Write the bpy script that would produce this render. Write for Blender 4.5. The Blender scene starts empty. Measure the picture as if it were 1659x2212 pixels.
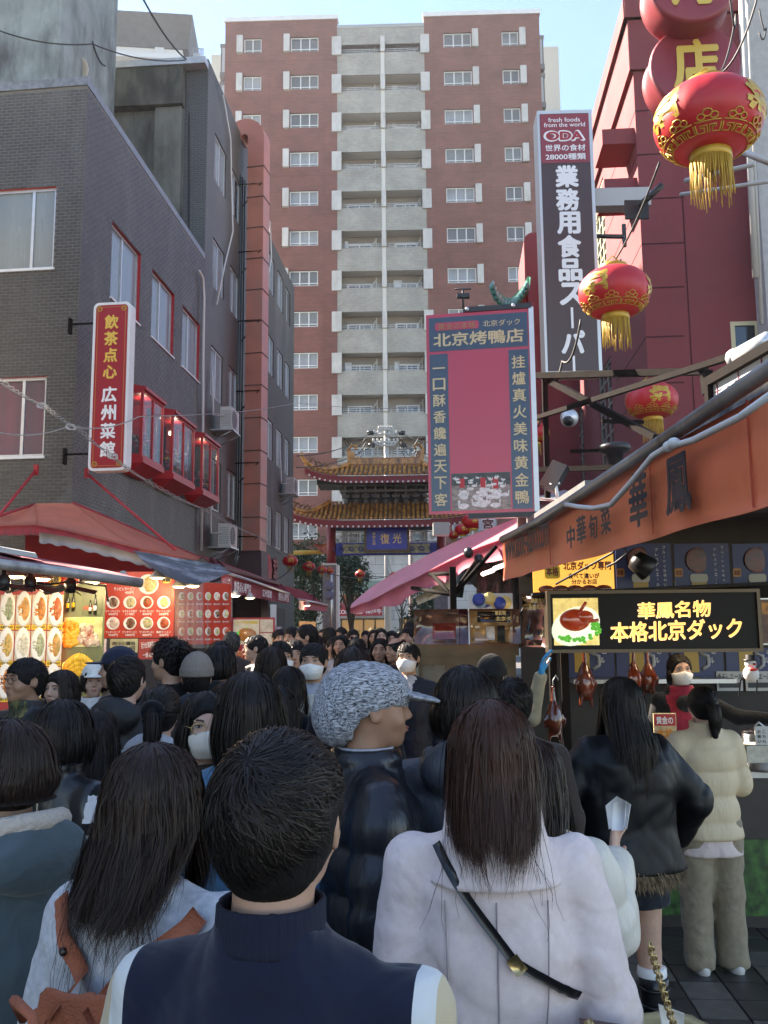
import bpy, math, random
import numpy as np
from mathutils import Vector, Matrix
S = bpy.context.scene
COL = S.collection
rng = random.Random(7)
nr = np.random.default_rng(11)
PI = math.pi
# ---------------------------------------------------------------- camera
CAMZ = 1.85; FOC = 1901.0; PITCH = math.radians(7.6); ROLL = math.radians(-0.46)
cd = bpy.data.cameras.new('camera'); cam = bpy.data.objects.new('camera', cd); COL.objects.link(cam); S.camera = cam
cd.sensor_fit = 'HORIZONTAL'; cd.sensor_width = 36.0; cd.lens = 36.0*FOC/1659.0
cd.clip_start = 0.05; cd.clip_end = 600
CR = (Matrix.Rotation(PI/2+PITCH, 3, 'X') @ Matrix.Rotation(ROLL, 3, 'Z'))
cam.matrix_world = Matrix.Translation((0, 0, CAMZ)) @ CR.to_4x4()
def ray(x, y): return CR @ Vector(((x-829.5)/FOC, (1106-y)/FOC, -1.0))
def P(x, y, D):
    r = ray(x, y); return Vector((0, 0, CAMZ)) + r*(D/r.y)
# ---------------------------------------------------------------- light
SUN_EL, SUN_AZ = math.radians(38), math.radians(-58)      # azimuth from +Y towards -X
w = bpy.data.worlds.new('World'); S.world = w; w.use_nodes = True
nt = w.node_tree; bgn = nt.nodes['Background']
sk = nt.nodes.new('ShaderNodeTexSky'); sk.sky_type = 'NISHITA'; sk.sun_disc = False
sk.sun_elevation = SUN_EL; sk.sun_rotation = SUN_AZ; sk.air_density = 1.0; sk.dust_density = 0.15; sk.ozone_density = 3.6
nt.links.new(sk.outputs[0], bgn.inputs[0]); bgn.inputs[1].default_value = 0.085
sd = bpy.data.lights.new('sun', 'SUN'); sun = bpy.data.objects.new('sun', sd); COL.objects.link(sun)
sd.energy = 5.0; sd.angle = math.radians(0.5); sd.color = (1, .95, .87)
sdir = Vector((math.sin(SUN_AZ)*math.cos(SUN_EL), math.cos(SUN_AZ)*math.cos(SUN_EL), math.sin(SUN_EL)))
sun.rotation_euler = sdir.to_track_quat('Z', 'Y').to_euler()
S.view_settings.view_transform = 'Standard'; S.view_settings.look = 'None'
S.view_settings.exposure = 2.45; S.view_settings.gamma = 1.0; S.view_settings.use_white_balance = True; S.view_settings.white_balance_temperature = 7300; S.view_settings.white_balance_tint = 14; S.view_settings.use_curve_mapping = False
S.cycles.max_bounces = 6; S.cycles.transparent_max_bounces = 12; S.cycles.caustics_reflective = False; S.cycles.caustics_refractive = False
# ---------------------------------------------------------------- materials
_m = {}
def mat(name, col=(.5, .5, .5), rough=.6, metal=0., var=0., vscale=8., bump=0., bscale=40., emit=None, es=1., alpha=1., trans=0., coat=0., stain=None, stain_scale=1.5, stretch=None, sheen=0., spec=.5, transl=0., fold=0.):
    if name in _m: return _m[name]
    m = bpy.data.materials.new(name); m.use_nodes = True; n = m.node_tree.nodes; L = m.node_tree.links; b = n['Principled BSDF']
    c = (*col, 1)
    b.inputs['Base Color'].default_value = c; b.inputs['Roughness'].default_value = rough; b.inputs['Metallic'].default_value = metal
    b.inputs['Coat Weight'].default_value = coat; b.inputs['Transmission Weight'].default_value = trans; b.inputs['Alpha'].default_value = alpha
    b.inputs['Sheen Weight'].default_value = sheen; b.inputs['Specular IOR Level'].default_value = spec
    if emit: b.inputs['Emission Color'].default_value = (*emit, 1); b.inputs['Emission Strength'].default_value = es*.24
    if var or bump or stain:
        tc = n.new('ShaderNodeTexCoord'); src = tc.outputs['Object']
        if stretch:
            mp = n.new('ShaderNodeMapping'); mp.inputs['Scale'].default_value = stretch; L.new(src, mp.inputs[0]); src = mp.outputs[0]
    out = None
    if var:
        no = n.new('ShaderNodeTexNoise'); no.inputs['Scale'].default_value = vscale; no.inputs['Detail'].default_value = 6; L.new(src, no.inputs['Vector'])
        mr = n.new('ShaderNodeMapRange'); mr.inputs[1].default_value = .3; mr.inputs[2].default_value = .7; mr.inputs[3].default_value = 1-var; mr.inputs[4].default_value = 1+var; L.new(no.outputs[0], mr.inputs[0])
        mx = n.new('ShaderNodeVectorMath'); mx.operation = 'SCALE'; mx.inputs[0].default_value = col; L.new(mr.outputs[0], mx.inputs[3]); out = mx.outputs[0]
        mr2 = n.new('ShaderNodeMapRange'); mr2.inputs[3].default_value = max(0, rough-.12); mr2.inputs[4].default_value = min(1, rough+.12); L.new(no.outputs[0], mr2.inputs[0]); L.new(mr2.outputs[0], b.inputs['Roughness'])
    if stain:
        n2 = n.new('ShaderNodeTexNoise'); n2.inputs['Scale'].default_value = stain_scale; n2.inputs['Detail'].default_value = 8; n2.inputs['Roughness'].default_value = .65
        mp = n.new('ShaderNodeMapping'); mp.inputs['Scale'].default_value = (1, 1, .3); L.new(tc.outputs['Object'], mp.inputs[0]); L.new(mp.outputs[0], n2.inputs['Vector'])
        r = n.new('ShaderNodeMapRange'); r.inputs[1].default_value = .48; r.inputs[2].default_value = .68; L.new(n2.outputs[0], r.inputs[0])
        mi = n.new('ShaderNodeMix'); mi.data_type = 'RGBA'; L.new(r.outputs[0], mi.inputs[0])
        if out: L.new(out, mi.inputs[6])
        else: mi.inputs[6].default_value = c
        mi.inputs[7].default_value = (*stain, 1); out = mi.outputs[2]
    if out: L.new(out, b.inputs['Base Color'])
    if fold:
        nf = n.new('ShaderNodeTexNoise'); nf.inputs['Scale'].default_value = 6.5; nf.inputs['Detail'].default_value = 2.5; nf.inputs['Distortion'].default_value = 1.2; L.new(tc.outputs['Object'], nf.inputs['Vector']); bf = n.new('ShaderNodeBump'); bf.inputs['Strength'].default_value = min(1, fold); bf.inputs['Distance'].default_value = .03; L.new(nf.outputs[0], bf.inputs['Height']); L.new(bf.outputs[0], b.inputs['Normal'])
    if bump:
        nb = n.new('ShaderNodeTexNoise'); nb.inputs['Scale'].default_value = bscale; nb.inputs['Detail'].default_value = 4; L.new(src, nb.inputs['Vector'])
        bp = n.new('ShaderNodeBump'); bp.inputs['Strength'].default_value = min(1, bump*3); bp.inputs['Distance'].default_value = .010*bump if bscale > 20 else .03*bump
        L.new(nb.outputs[0], bp.inputs['Height']); fold and L.new(bf.outputs[0], bp.inputs['Normal']); L.new(bp.outputs[0], b.inputs['Normal'])
    if transl:
        tr = n.new('ShaderNodeBsdfTranslucent'); ms = n.new('ShaderNodeMixShader'); ms.inputs[0].default_value = transl; tr.inputs[0].default_value = (*[min(1, q*1.15) for q in col], 1); L.new(b.outputs[0], ms.inputs[1]); L.new(tr.outputs[0], ms.inputs[2]); L.new(ms.outputs[0], n['Material Output'].inputs[0])
    _m[name] = m; return m
# ---------------------------------------------------------------- objects
def tag(o, label=None, cat=None, group=None, kind=None):
    if label: o['label'] = label
    if cat: o['category'] = cat
    if group: o['group'] = group
    if kind: o['kind'] = kind
    return o
def thing(name, label, cat, loc=(0, 0, 0), group=None):
    o = bpy.data.objects.new(name, None); COL.objects.link(o); o.location = loc; o.empty_display_size = .1
    return tag(o, label, cat, group)
def link(name, me, parent=None, local=False):
    o = bpy.data.objects.new(name, me); COL.objects.link(o)
    if parent is not None:
        o.parent = parent
        if not local:
            mw = Matrix.Translation(parent.location)
            if parent.parent is not None: mw = Matrix.Translation((0,0,0)) if not parent.get('_o') else Matrix.Translation(Vector(parent['_o']))
            o.matrix_parent_inverse = mw.inverted()
    return o
class MB:
    def __init__(s): s.v = []; s.f = []; s.mi = []; s.sm = []; s.cur = 0; s.smooth = False
    def add(s, vs, fs):
        b = len(s.v); s.v.extend([tuple(p) for p in vs])
        for f in fs: s.f.append(tuple(b+i for i in f)); s.mi.append(s.cur); s.sm.append(s.smooth)
        return s
    def box(s, c, d, R=None):
        x, y, z = d[0]/2, d[1]/2, d[2]/2
        vs = [Vector((i, j, k)) for k in (-z, z) for j in (-y, y) for i in (-x, x)]
        if R is not None: vs = [R @ p for p in vs]
        c = Vector(c); return s.add([p+c for p in vs], [(0, 2, 3, 1), (4, 5, 7, 6), (0, 1, 5, 4), (2, 6, 7, 3), (0, 4, 6, 2), (1, 3, 7, 5)])
    def hexa(s, q0, q1):   # two quads (lists of four points)
        return s.add(list(q0)+list(q1), [(3, 2, 1, 0), (4, 5, 6, 7), (0, 1, 5, 4), (1, 2, 6, 5), (2, 3, 7, 6), (3, 0, 4, 7)])
    def quad(s, *p): return s.add(p, [tuple(range(len(p)))])
    def fb(s, F, u0, u1, v0, v1, d0, d1):   # box in a wall frame
        return s.hexa([F.p(u0, v0, d0), F.p(u1, v0, d0), F.p(u1, v1, d0), F.p(u0, v1, d0)], [F.p(u0, v0, d1), F.p(u1, v0, d1), F.p(u1, v1, d1), F.p(u0, v1, d1)])
    def tube(s, pts, r, n=8, r1=None, caps=True):
        pts = [Vector(p) for p in pts]; N = len(pts); rings = []; up = Vector((0, 0, 1)); prev = None
        for i, p in enumerate(pts):
            t = (pts[min(i+1, N-1)]-pts[max(i-1, 0)])
            if t.length < 1e-9: t = Vector((0, 0, 1))
            t.normalize()
            if prev is None: a = t.cross(up if abs(t.z) < .95 else Vector((1, 0, 0)))
            else: a = prev - t*prev.dot(t)
            a.normalize(); prev = a; b = t.cross(a)
            rr = r if r1 is None else r+(r1-r)*i/max(1, N-1)
            rings += [p+(a*math.cos(q)+b*math.sin(q))*rr for q in [2*PI*k/n for k in range(n)]]
        fs = [(i*n+k, i*n+(k+1) % n, (i+1)*n+(k+1) % n, (i+1)*n+k) for i in range(N-1) for k in range(n)]
        if caps: fs += [tuple(range(n-1, -1, -1)), tuple((N-1)*n+k for k in range(n))]
        sm = s.smooth; s.smooth = True; s.add(rings, fs); s.smooth = sm; return s
    def lathe(s, prof, c=(0, 0, 0), n=16, R=None, sx=1, sy=1, fn=None):
        vs = []
        for (r, z) in prof:
            for k in range(n):
                q = 2*PI*k/n; rr = r*(fn(q, z) if fn else 1); p = Vector((rr*math.cos(q)*sx, rr*math.sin(q)*sy, z))
                vs.append((R @ p if R is not None else p)+Vector(c))
        fs = [(i*n+k, i*n+(k+1) % n, (i+1)*n+(k+1) % n, (i+1)*n+k) for i in range(len(prof)-1) for k in range(n)]
        fs += [tuple(range(n-1, -1, -1)), tuple((len(prof)-1)*n+k for k in range(n))]
        sm = s.smooth; s.smooth = True; s.add(vs, fs); s.smooth = sm; return s
    def sheet(s, g, th=0.004):    # grid of points [i][j] -> thin cloth with thickness
        ni, nj = len(g), len(g[0]); g = [[Vector(p) for p in r] for r in g]; N = []
        for i in range(ni):
            for j in range(nj):
                a = g[min(i+1, ni-1)][j]-g[max(i-1, 0)][j]; b = g[i][min(j+1, nj-1)]-g[i][max(j-1, 0)][0:3] if False else g[i][min(j+1, nj-1)]-g[i][max(j-1, 0)]
                n = a.cross(b); n = n.normalized() if n.length > 1e-9 else Vector((0, 0, 1)); N.append(n)
        top = [g[i][j] for i in range(ni) for j in range(nj)]; bot = [p-n*th for p, n in zip(top, N)]; o = ni*nj
        fs = [(i*nj+j, (i+1)*nj+j, (i+1)*nj+j+1, i*nj+j+1) for i in range(ni-1) for j in range(nj-1)]
        fs += [tuple(o+q for q in reversed(f)) for f in fs[:]]
        e = [i*nj for i in range(ni)]; e2 = [i*nj+nj-1 for i in range(ni)]; e3 = list(range(nj)); e4 = [(ni-1)*nj+j for j in range(nj)]
        for E, fl in ((e, 0), (e2, 1), (e3, 1), (e4, 0)):
            for a, b in zip(E[:-1], E[1:]): fs.append((a, b, b+o, a+o) if not fl else (b, a, a+o, b+o))
        sm = s.smooth; s.smooth = True; s.add(top+bot, fs); s.smooth = sm; return s
    def mesh(s, name, mats):
        me = bpy.data.meshes.new(name); me.from_pydata(s.v, [], s.f)
        for m in (mats if isinstance(mats, (list, tuple)) else [mats]): me.materials.append(m)
        me.polygons.foreach_set('material_index', s.mi); me.polygons.foreach_set('use_smooth', s.sm); me.update(); return me
    def build(s, name, mats, parent=None, local=False): return link(name, s.mesh(name, mats), parent, local)
class Fr:   # wall frame: origin, unit u (horizontal), z up, n outward
    def __init__(s, O, U, N=None, V=(0, 0, 1)):
        s.O = Vector(O); s.U = Vector(U).normalized(); s.V = Vector(V).normalized(); s.N = Vector(N).normalized() if N is not None else s.U.cross(s.V).normalized()
    def p(s, u, v, d=0): return s.O+s.U*u+s.V*v+s.N*d
    def uv(s, x, y, d=0):
        r = ray(x, y); o = Vector((0, 0, CAMZ)); q = s.O+s.N*d; n = s.U.cross(s.V); t = (q-o).dot(n)/r.dot(n); h = o+r*t-q; return h.dot(s.U), h.dot(s.V)
def npmesh(name, V, Fq, m, smooth=True, attr=None):
    me = bpy.data.meshes.new(name); V = np.asarray(V, np.float32); Fq = np.asarray(Fq, np.int32); k = Fq.shape[1]
    me.vertices.add(len(V)); me.vertices.foreach_set('co', V.ravel()); me.loops.add(Fq.size); me.loops.foreach_set('vertex_index', Fq.ravel())
    me.polygons.add(len(Fq)); me.polygons.foreach_set('loop_start', np.arange(0, Fq.size, k, dtype=np.int32)); me.polygons.foreach_set('loop_total', np.full(len(Fq), k, np.int32))
    me.polygons.foreach_set('use_smooth', np.full(len(Fq), smooth)); 
    for q in (m if isinstance(m, (list, tuple)) else [m]): me.materials.append(q)
    if attr is not None:
        a = me.attributes.new('rnd', 'FLOAT', 'POINT'); a.data.foreach_set('value', np.asarray(attr, np.float32))
    me.update(); return me
def text(body, size, m, F, u, v, d=.01, ext=.004, off=0., align='CENTER', sx=1., vert=False, step=1.05, name='lettering', parent=None, shear=0., rot=0.):
    """lettering laid on a frame, centred at (u,v) of the frame; vert=True writes downwards"""
    mb = []; body = '\n'.join(body) if vert else body
    c = bpy.data.curves.new('text', 'FONT'); c.body = body; c.size = size; c.extrude = ext; c.offset = off*size; c.align_x = align; c.align_y = 'CENTER' if not vert else 'TOP'; c.shear = shear; c.resolution_u = 3
    if vert: c.space_line = step
    o = bpy.data.objects.new('text', c); me = bpy.data.meshes.new_from_object(o); bpy.data.objects.remove(o); bpy.data.curves.remove(c)
    R = Matrix((F.U, F.V, F.N)).transposed(); T = Matrix.Translation(F.p(u, v, d)) @ R.to_4x4() @ Matrix.Rotation(rot, 4, 'Z') @ Matrix.Diagonal((sx, 1, 1, 1))
    me.transform(T); me.name = name; me.materials.clear(); me.materials.append(m)
    return link(name, me, parent)
# ================================================================ implicit-surface modelling of people
class Sdf:
    def __init__(s, xs, ys, zs): s.x, s.y, s.z = [np.asarray(a, np.float64) for a in (xs, ys, zs)]; s.V = np.full((len(xs), len(ys), len(zs)), .25)
    def sub(s, lo, hi):
        i = [(max(0, np.searchsorted(a, l)-1), min(len(a), np.searchsorted(a, h)+1)) for a, l, h in zip((s.x, s.y, s.z), lo, hi)]
        sl = tuple(slice(a, b) for a, b in i); return sl, s.x[sl[0]][:, None, None], s.y[sl[1]][None, :, None], s.z[sl[2]][None, None, :]
    def mix(s, sl, d, k, op):
        v = s.V[sl]
        if v.size == 0: return
        if op == '-': d = -d; h = np.clip(.5+.5*(d-v)/k, 0, 1); s.V[sl] = v*(1-h)+d*h+k*h*(1-h)
        else: h = np.clip(.5+.5*(v-d)/k, 0, 1); s.V[sl] = v*(1-h)+d*h-k*h*(1-h)
    def ell(s, c, r, k=.015, op='+', rx=0., rz=0.):
        m = max(r)*1.05+k+.03; sl, X, Y, Z = s.sub([q-m for q in c], [q+m for q in c]); X = X-c[0]; Y = Y-c[1]; Z = Z-c[2]
        if rz: X, Y = X*math.cos(rz)+Y*math.sin(rz), -X*math.sin(rz)+Y*math.cos(rz)
        if rx: Y, Z = Y*math.cos(rx)+Z*math.sin(rx), -Y*math.sin(rx)+Z*math.cos(rx)
        k0 = np.sqrt((X/r[0])**2+(Y/r[1])**2+(Z/r[2])**2)+1e-9; k1 = np.sqrt((X/r[0]**2)**2+(Y/r[1]**2)**2+(Z/r[2]**2)**2)+1e-9
        s.mix(sl, k0*(k0-1)/k1, k, op); return s
    def cap(s, a, b, ra, rb, k=.02, op='+', puff=0, pitch=.08, fold=0):
        m = max(ra, rb)+k+.04; sl, X, Y, Z = s.sub([min(p, q)-m for p, q in zip(a, b)], [max(p, q)+m for p, q in zip(a, b)])
        ab = [q-p for p, q in zip(a, b)]; L2 = sum(q*q for q in ab)+1e-12; X = X-a[0]; Y = Y-a[1]; Z = Z-a[2]
        t = np.clip((X*ab[0]+Y*ab[1]+Z*ab[2])/L2, 0, 1); d = np.sqrt((X-t*ab[0])**2+(Y-t*ab[1])**2+(Z-t*ab[2])**2)-(ra+(rb-ra)*t)
        if puff: d = d-puff*(np.abs(np.sin(PI*t*math.sqrt(L2)/pitch))**.6-.4)
        if fold: d = d-fold*np.sin(t*math.sqrt(L2)*90+X*40)*np.clip(1-np.abs(t-.95)*3, 0, 1)
        s.mix(sl, d, k, op); return s
    def loft(s, prof, k=.02, p=2.3, puff=0, pitch=.09, ph=0., op='+', cx=0.):
        pr = sorted(prof); zz = [q[0] for q in pr]; am = max(q[1] for q in pr)+.06; bm = max(q[2] for q in pr)+.08
        sl, X, Y, Z = s.sub((cx-am, -bm-.06, zz[0]-.05), (cx+am, bm+.06, zz[-1]+.05)); X = X-cx
        a = np.interp(Z, zz, [q[1] for q in pr]); b = np.interp(Z, zz, [q[2] for q in pr]); c = np.interp(Z, zz, [(q[3] if len(q) > 3 else 0) for q in pr])
        r = ((np.abs(X)/a)**p+(np.abs(Y-c)/b)**p)**(1/p); d = (r-1)*np.minimum(a, b)
        if puff: d = d-puff*(np.abs(np.sin(PI*(Z+ph)/pitch))**.6-.4)
        d = np.maximum(d, np.maximum(zz[0]-Z, Z-zz[-1])); s.mix(sl, d, k, op); return s
    def wrinkle(s, amp, f=1., seed=0):
        X = s.x[:, None, None]; Y = s.y[None, :, None]; Z = s.z[None, None, :]; r = np.random.default_rng(seed); w = 0
        for q in range(6):
            a = r.normal(0, 1, 3); a[2] *= .7; a *= (14+10*q)*f/np.linalg.norm(a); p_ = X*a[0]+Y*a[1]+Z*a[2]+r.uniform(0, 6)+1.3*np.sin(X*a[1]*.6+Z*a[0]*.5+Y*a[2]*.7); w = w+(np.sin(p_)*.5+1.5*(1-np.abs(np.sin(p_*.55)))**3)/(1+.4*q)
        s.V += amp*.5*w; return s
    def cutz(s, z, above=False):
        Z = s.z[None, None, :]; s.V = np.maximum(s.V, (Z-z) if above else (z-Z)); return s
    def mesh(s):
        V = s.V; V[0] = V[-1] = .1; V[:, 0] = V[:, -1] = .1; V[:, :, 0] = V[:, :, -1] = .1
        V = np.where(np.abs(V) < 1e-9, 1e-9, V); n = V.shape; cd = (n[0]-1, n[1]-1, n[2]-1); ids = []; pos = []; edges = []
        ax = (s.x, s.y, s.z)
        for k in range(3):
            a = [slice(None)]*3; b = [slice(None)]*3; a[k] = slice(0, -1); b[k] = slice(1, None); A = V[tuple(a)]; B = V[tuple(b)]
            i = np.nonzero((A < 0) != (B < 0)); va = A[i]; vb = B[i]; t = va/(va-vb); p = np.stack([ax[q][i[q]] for q in range(3)], 1).astype(float); p[:, k] += t*(ax[k][i[k]+1]-ax[k][i[k]])
            o = [q for q in range(3) if q != k]; c = []
            for d0, d1 in ((-1, -1), (0, -1), (0, 0), (-1, 0)):
                j = [i[0].copy(), i[1].copy(), i[2].copy()]; j[o[0]] = j[o[0]]+d0; j[o[1]] = j[o[1]]+d1; c.append((j[0]*cd[1]+j[1])*cd[2]+j[2])
            c = np.stack(c, 1); ids.append(c.ravel()); pos.append(np.repeat(p, 4, 0)); fl = (va < 0) if k != 1 else (va >= 0); c[~fl] = c[~fl][:, ::-1]; edges.append(c)
        ids_ = np.concatenate(ids); pos = np.concatenate(pos); u, inv = np.unique(ids_, return_inverse=True); cnt = np.bincount(inv)
        vv = np.stack([np.bincount(inv, pos[:, q])/cnt for q in range(3)], 1); F = np.searchsorted(u, np.concatenate(edges)); return vv, F
def grid(*seg):   # ((start, stop, step), ...)
    return np.unique(np.round(np.concatenate([np.arange(a, b+st*.5, st) for a, b, st in seg]), 5))
def headsdf(s, fem, k=1., old=0):
    f = .94 if fem else 1.
    s.ell((0, -.012, 1.612), (.077*f, .097, .088), .02); s.ell((0, .028, 1.575), (.064*f, .064, .085), .03); s.ell((0, .05, 1.518), (.043*f, .040, .034), .03)
    s.ell((0, .066, 1.499), (.022, .018, .014), .02); s.cap((0, .088, 1.605), (0, .107, 1.568), .007, .0105, .012); s.ell((.010, .098, 1.562), (.008, .009, .006), .006); s.ell((-.010, .098, 1.562), (.008, .009, .006), .006)
    for q in (1, -1):
        s.ell((q*.031, .1, 1.597), (.018, .013, .010), .012, '-'); s.ell((q*.043, .062, 1.56), (.022, .024, .022), .02); s.ell((q*.078*f, -.004, 1.583), (.009, .019, .031), .006, rz=q*.35); s.ell((q*.032, .084, 1.618), (.022, .008, .005), .01)
        s.ell((q*.084*f, .002, 1.585), (.004, .010, .018), .004, '-', rz=q*.35)
    s.ell((0, .093, 1.537), (.021, .010, .0045), .006); s.ell((0, .092, 1.529), (.018, .010, .005), .006)
    s.cap((0, -.02, 1.53), (0, -.028, 1.40), .052*f, .058*f, .025)
HX = ((-.26, -.10, .02), (-.095, .095, .006), (.10, .26, .02))
def arms(s, A, r0, r1, r2, k=.02, **kw):
    for (sh, el, wr) in A: s.cap(sh, el, r0, r1, k, **kw); s.cap(el, wr, r1, r2, k, **kw)
def armset(fem, pose):
    w = .165 if fem else .185; z = 1.362
    if pose == 'down': return [((q*w, -.005, z), (q*(w+.055), -.03, 1.10), (q*(w+.045), .05, .86)) for q in (1, -1)]
    if pose == 'front': return [((q*w, 0, z), (q*(w+.05), .02, 1.11), (q*.10, .24, 1.14)) for q in (1, -1)]
    if pose == 'phone': return [((w, 0, z), (w+.05, .05, 1.12), (.08, .25, 1.22)), ((-w, 0, z), (-w-.05, -.03, 1.10), (-w-.04, .05, .86))]
    if pose == 'raiseR': return [((w, 0, z), (w+.16, .12, 1.50), (w+.12, .15, 1.74)), ((-w, 0, z), (-w-.05, -.03, 1.10), (-w-.04, .05, .86))]
    if pose == 'hatL': return [((w, 0, z), (w+.05, -.03, 1.10), (w+.04, .05, .86)), ((-w, 0, z), (-w-.15, .12, 1.36), (-w-.02, .14, 1.60))]
    if pose == 'reachL': return [((w, 0, z), (w+.06, .10, 1.14), (w-.02, .30, 1.08)), ((-w, 0, z), (-w-.22, .08, 1.22), (-w-.40, .20, 1.14))]
    return pose
_hand = None
def hand():   # palm down the -Z axis from the wrist, thumb to +Y, palm faces -X
    global _hand
    if _hand is None:
        s = Sdf(np.arange(-.05, .05, .0045), np.arange(-.07, .09, .0045), np.arange(-.21, .05, .0045))
        s.cap((0, 0, .03), (0, 0, -.01), .024, .024, .01); s.ell((0, .0, -.055), (.016, .040, .05), .012)
        for i, (y, L) in enumerate(((.030, .072), (.010, .082), (-.011, .076), (-.031, .060))):
            a = (0, y*.9, -.085); b = (-.006, y*1.12, -.085-L*.5); c = (-.026, y*1.15, -.085-L*.92); s.cap(a, b, .0092, .0085, .005); s.cap(b, c, .0085, .0068, .004)
        s.cap((0, .028, -.03), (-.008, .058, -.065), .012, .010, .008); s.cap((-.008, .058, -.065), (-.018, .066, -.098), .010, .0075, .004); _hand = s.mesh()
    return _hand
def hand_at(el, wr, side):
    V, F = hand(); d = (Vector(wr)-Vector(el)).normalized(); z = -d; y = Vector((0, 1, 0)) if abs(d.y) < .8 else Vector((0, 0, 1)); x = y.cross(z).normalized(); y = z.cross(x)
    V = V.copy(); 
    if side < 0: V[:, 0] *= -1; F = F[:, ::-1]
    R = np.array([x, y, z]); return V @ R + np.array(wr)+np.array(d)*.01, F
_bc = {}
def body_mesh(fem, pose, skin, head=(0, 0)):
    key = (fem, str(pose), skin.name)
    if key not in _bc:
        A = armset(fem, pose)
        xm = max(.3, max(max(abs(a[0]) for a in q) for q in A)+.1)
        xs = grid((-xm, -.101, .018), (-.095, .095, .0068), (.101, xm, .021)); ys = grid((-.22, -.125, .019), (-.115, .125, .0072), (.135, .45, .019)); zm = max(1.735, max(q[2][2] for q in A)+.08); zs = grid((-.02, 1.44, .022), (1.456, zm, .0070))
        s = Sdf(xs, ys, zs); w = .88 if fem else 1
        s.loft([(.86, .155, .105, -.01), (1.0, .13*w, .09, 0), (1.22, .15*w, .10, 0), (1.34, .14*w, .09, -.01), (1.41, .09*w, .06, -.02), (1.45, .05, .05, -.025)], .02)
        for q in (1, -1): s.cap((q*.08, 0, .88), (q*.09, .01, .47), .082, .052, .03); s.cap((q*.09, .01, .47), (q*.095, -.02, .07), .052, .034, .02); s.ell((q*.10, .04, .035), (.04, .11, .035), .02)
        arms(s, A, .042, .036, .026); headsdf(s, fem); V, F = s.mesh()
        for (sh, el, wr) in A: v2, f2 = hand_at(el, wr, 1 if sh[0] > 0 else -1); F = np.concatenate([F, f2+len(V)]); V = np.concatenate([V, v2])
        _bc[key] = npmesh('person', V, F, skin)
    return _bc[key]
# ---- garments
_gc = {}
def jacket(m, fem=0, pose='down', style='plain', hem=.80, wide=1., res=.016, seed=0, collar='low', puff=0, pitch=.095, wr=.004, length=None, mats=None, name='jacket', thick=.0, cuff=1.):
    key = ('j', m.name, fem, str(pose), style, hem, wide, res, seed, collar, puff)
    if key in _gc: return _gc[key]
    A = armset(fem, pose); xm = max(.36, max(max(abs(a[0]) for a in q) for q in A)+.14)*max(1, wide); zt = max(1.66, max(q[2][2] for q in A)+.12)
    s = Sdf(np.arange(-xm, xm, res), np.arange(-.34, .46, res), np.arange(hem-.08, zt, res)); w = (.88 if fem else 1)*wide; t = thick
    fl = .03 if style == 'coat' else 0
    P_ = [(hem-.02, .195*w+fl*2, .15*w+fl), (min(hem+.2, 1.0), (.175+t)*w+fl*.4, .135*w), (1.05, (.168+t)*w, .128*w), (1.22, (.182+t)*w, .135*w), (1.33, (.172+t)*w, .122*w, -.008), (1.385, (.13+t)*w, .10*w, -.015), (1.43, .08, .075, -.025), (1.455, .066, .066, -.025)]
    s.loft(P_, .02, puff=puff, pitch=pitch); sh = .058*(1+(wide-1)*.8)+(.012 if puff else 0)
    for q in (1, -1): s.cap((q*.055, -.025, 1.425), (q*(.160 if fem else .183), -.008, 1.360), .038, sh*.95, .04)
    for (a, e, wv) in A: s.cap(a, e, sh*1.02, sh*.98, .02, puff=puff, pitch=pitch, fold=.004); s.cap(e, wv, sh*.98, .045*cuff+(.012 if puff else 0), .02, puff=puff*.9, pitch=pitch, fold=.0)
    if collar == 'high':
        s.loft([(1.40, .088, .088, -.025), (1.45, .09, .092, -.02), (1.50, .094, .098, -.015)], .012); 
    elif collar == 'stand': s.loft([(1.40, .082, .08, -.03), (1.44, .078, .078, -.026), (1.475, .074, .076, -.022)], .008)
    elif collar == 'hood':
        s.ell((0, -.125, 1.425), (.135, .062, .085), .03); s.cap((-.10, -.06, 1.45), (-.075, .07, 1.41), .035, .028, .02); s.cap((.10, -.06, 1.45), (.075, .07, 1.41), .035, .028, .02); s.ell((0, -.13, 1.47), (.085, .035, .045), .02)
    elif collar == 'lapel':
        s.loft([(1.36, .115, .105, -.03), (1.42, .10, .095, -.03), (1.475, .088, .085, -.028)], .006)
    elif collar == 'big':
        for zc, r in ((1.41, .10), (1.455, .095)): s.loft([(zc-.03, r, r, -.02), (zc, r+.012, r+.012, -.02), (zc+.03, r, r, -.02)], .008)
    if collar != 'hood': s.loft([(1.46 if collar != 'low' else 1.44, .062, .064, -.02), (1.6, .08, .08, -.01)], .008, op='-')
    else: s.ell((0, .01, 1.53), (.072, .085, .09), .01, '-')
    if wr: s.wrinkle(wr, 1., seed)
    s.cutz(hem); V, F = s.mesh(); _gc[key] = npmesh(name, V, F, m); return _gc[key]
def trousers(m, wide=1., res=.02, hem=.06, wrk=.006):
    key = ('t', m.name, wide, hem)
    if key not in _gc:
        s = Sdf(np.arange(-.3, .3, res), np.arange(-.22, .24, res), np.arange(hem-.08, 1.1, res)); s.loft([(.84, .17, .12, -.01), (.95, .165, .12, 0), (1.04, .14, .105, 0)], .02)
        for q in (1, -1): s.cap((q*.085, 0, .86), (q*.10, .01, .47), .098*wide, .078*wide, .02); s.cap((q*.10, .01, .47), (q*.105, -.02, .06), .078*wide, .07*wide, .02)
        s.wrinkle(wrk, 1.2, 3).cutz(hem); V, F = s.mesh(); _gc[key] = npmesh('trousers', V, F, m)
    return _gc[key]
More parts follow.
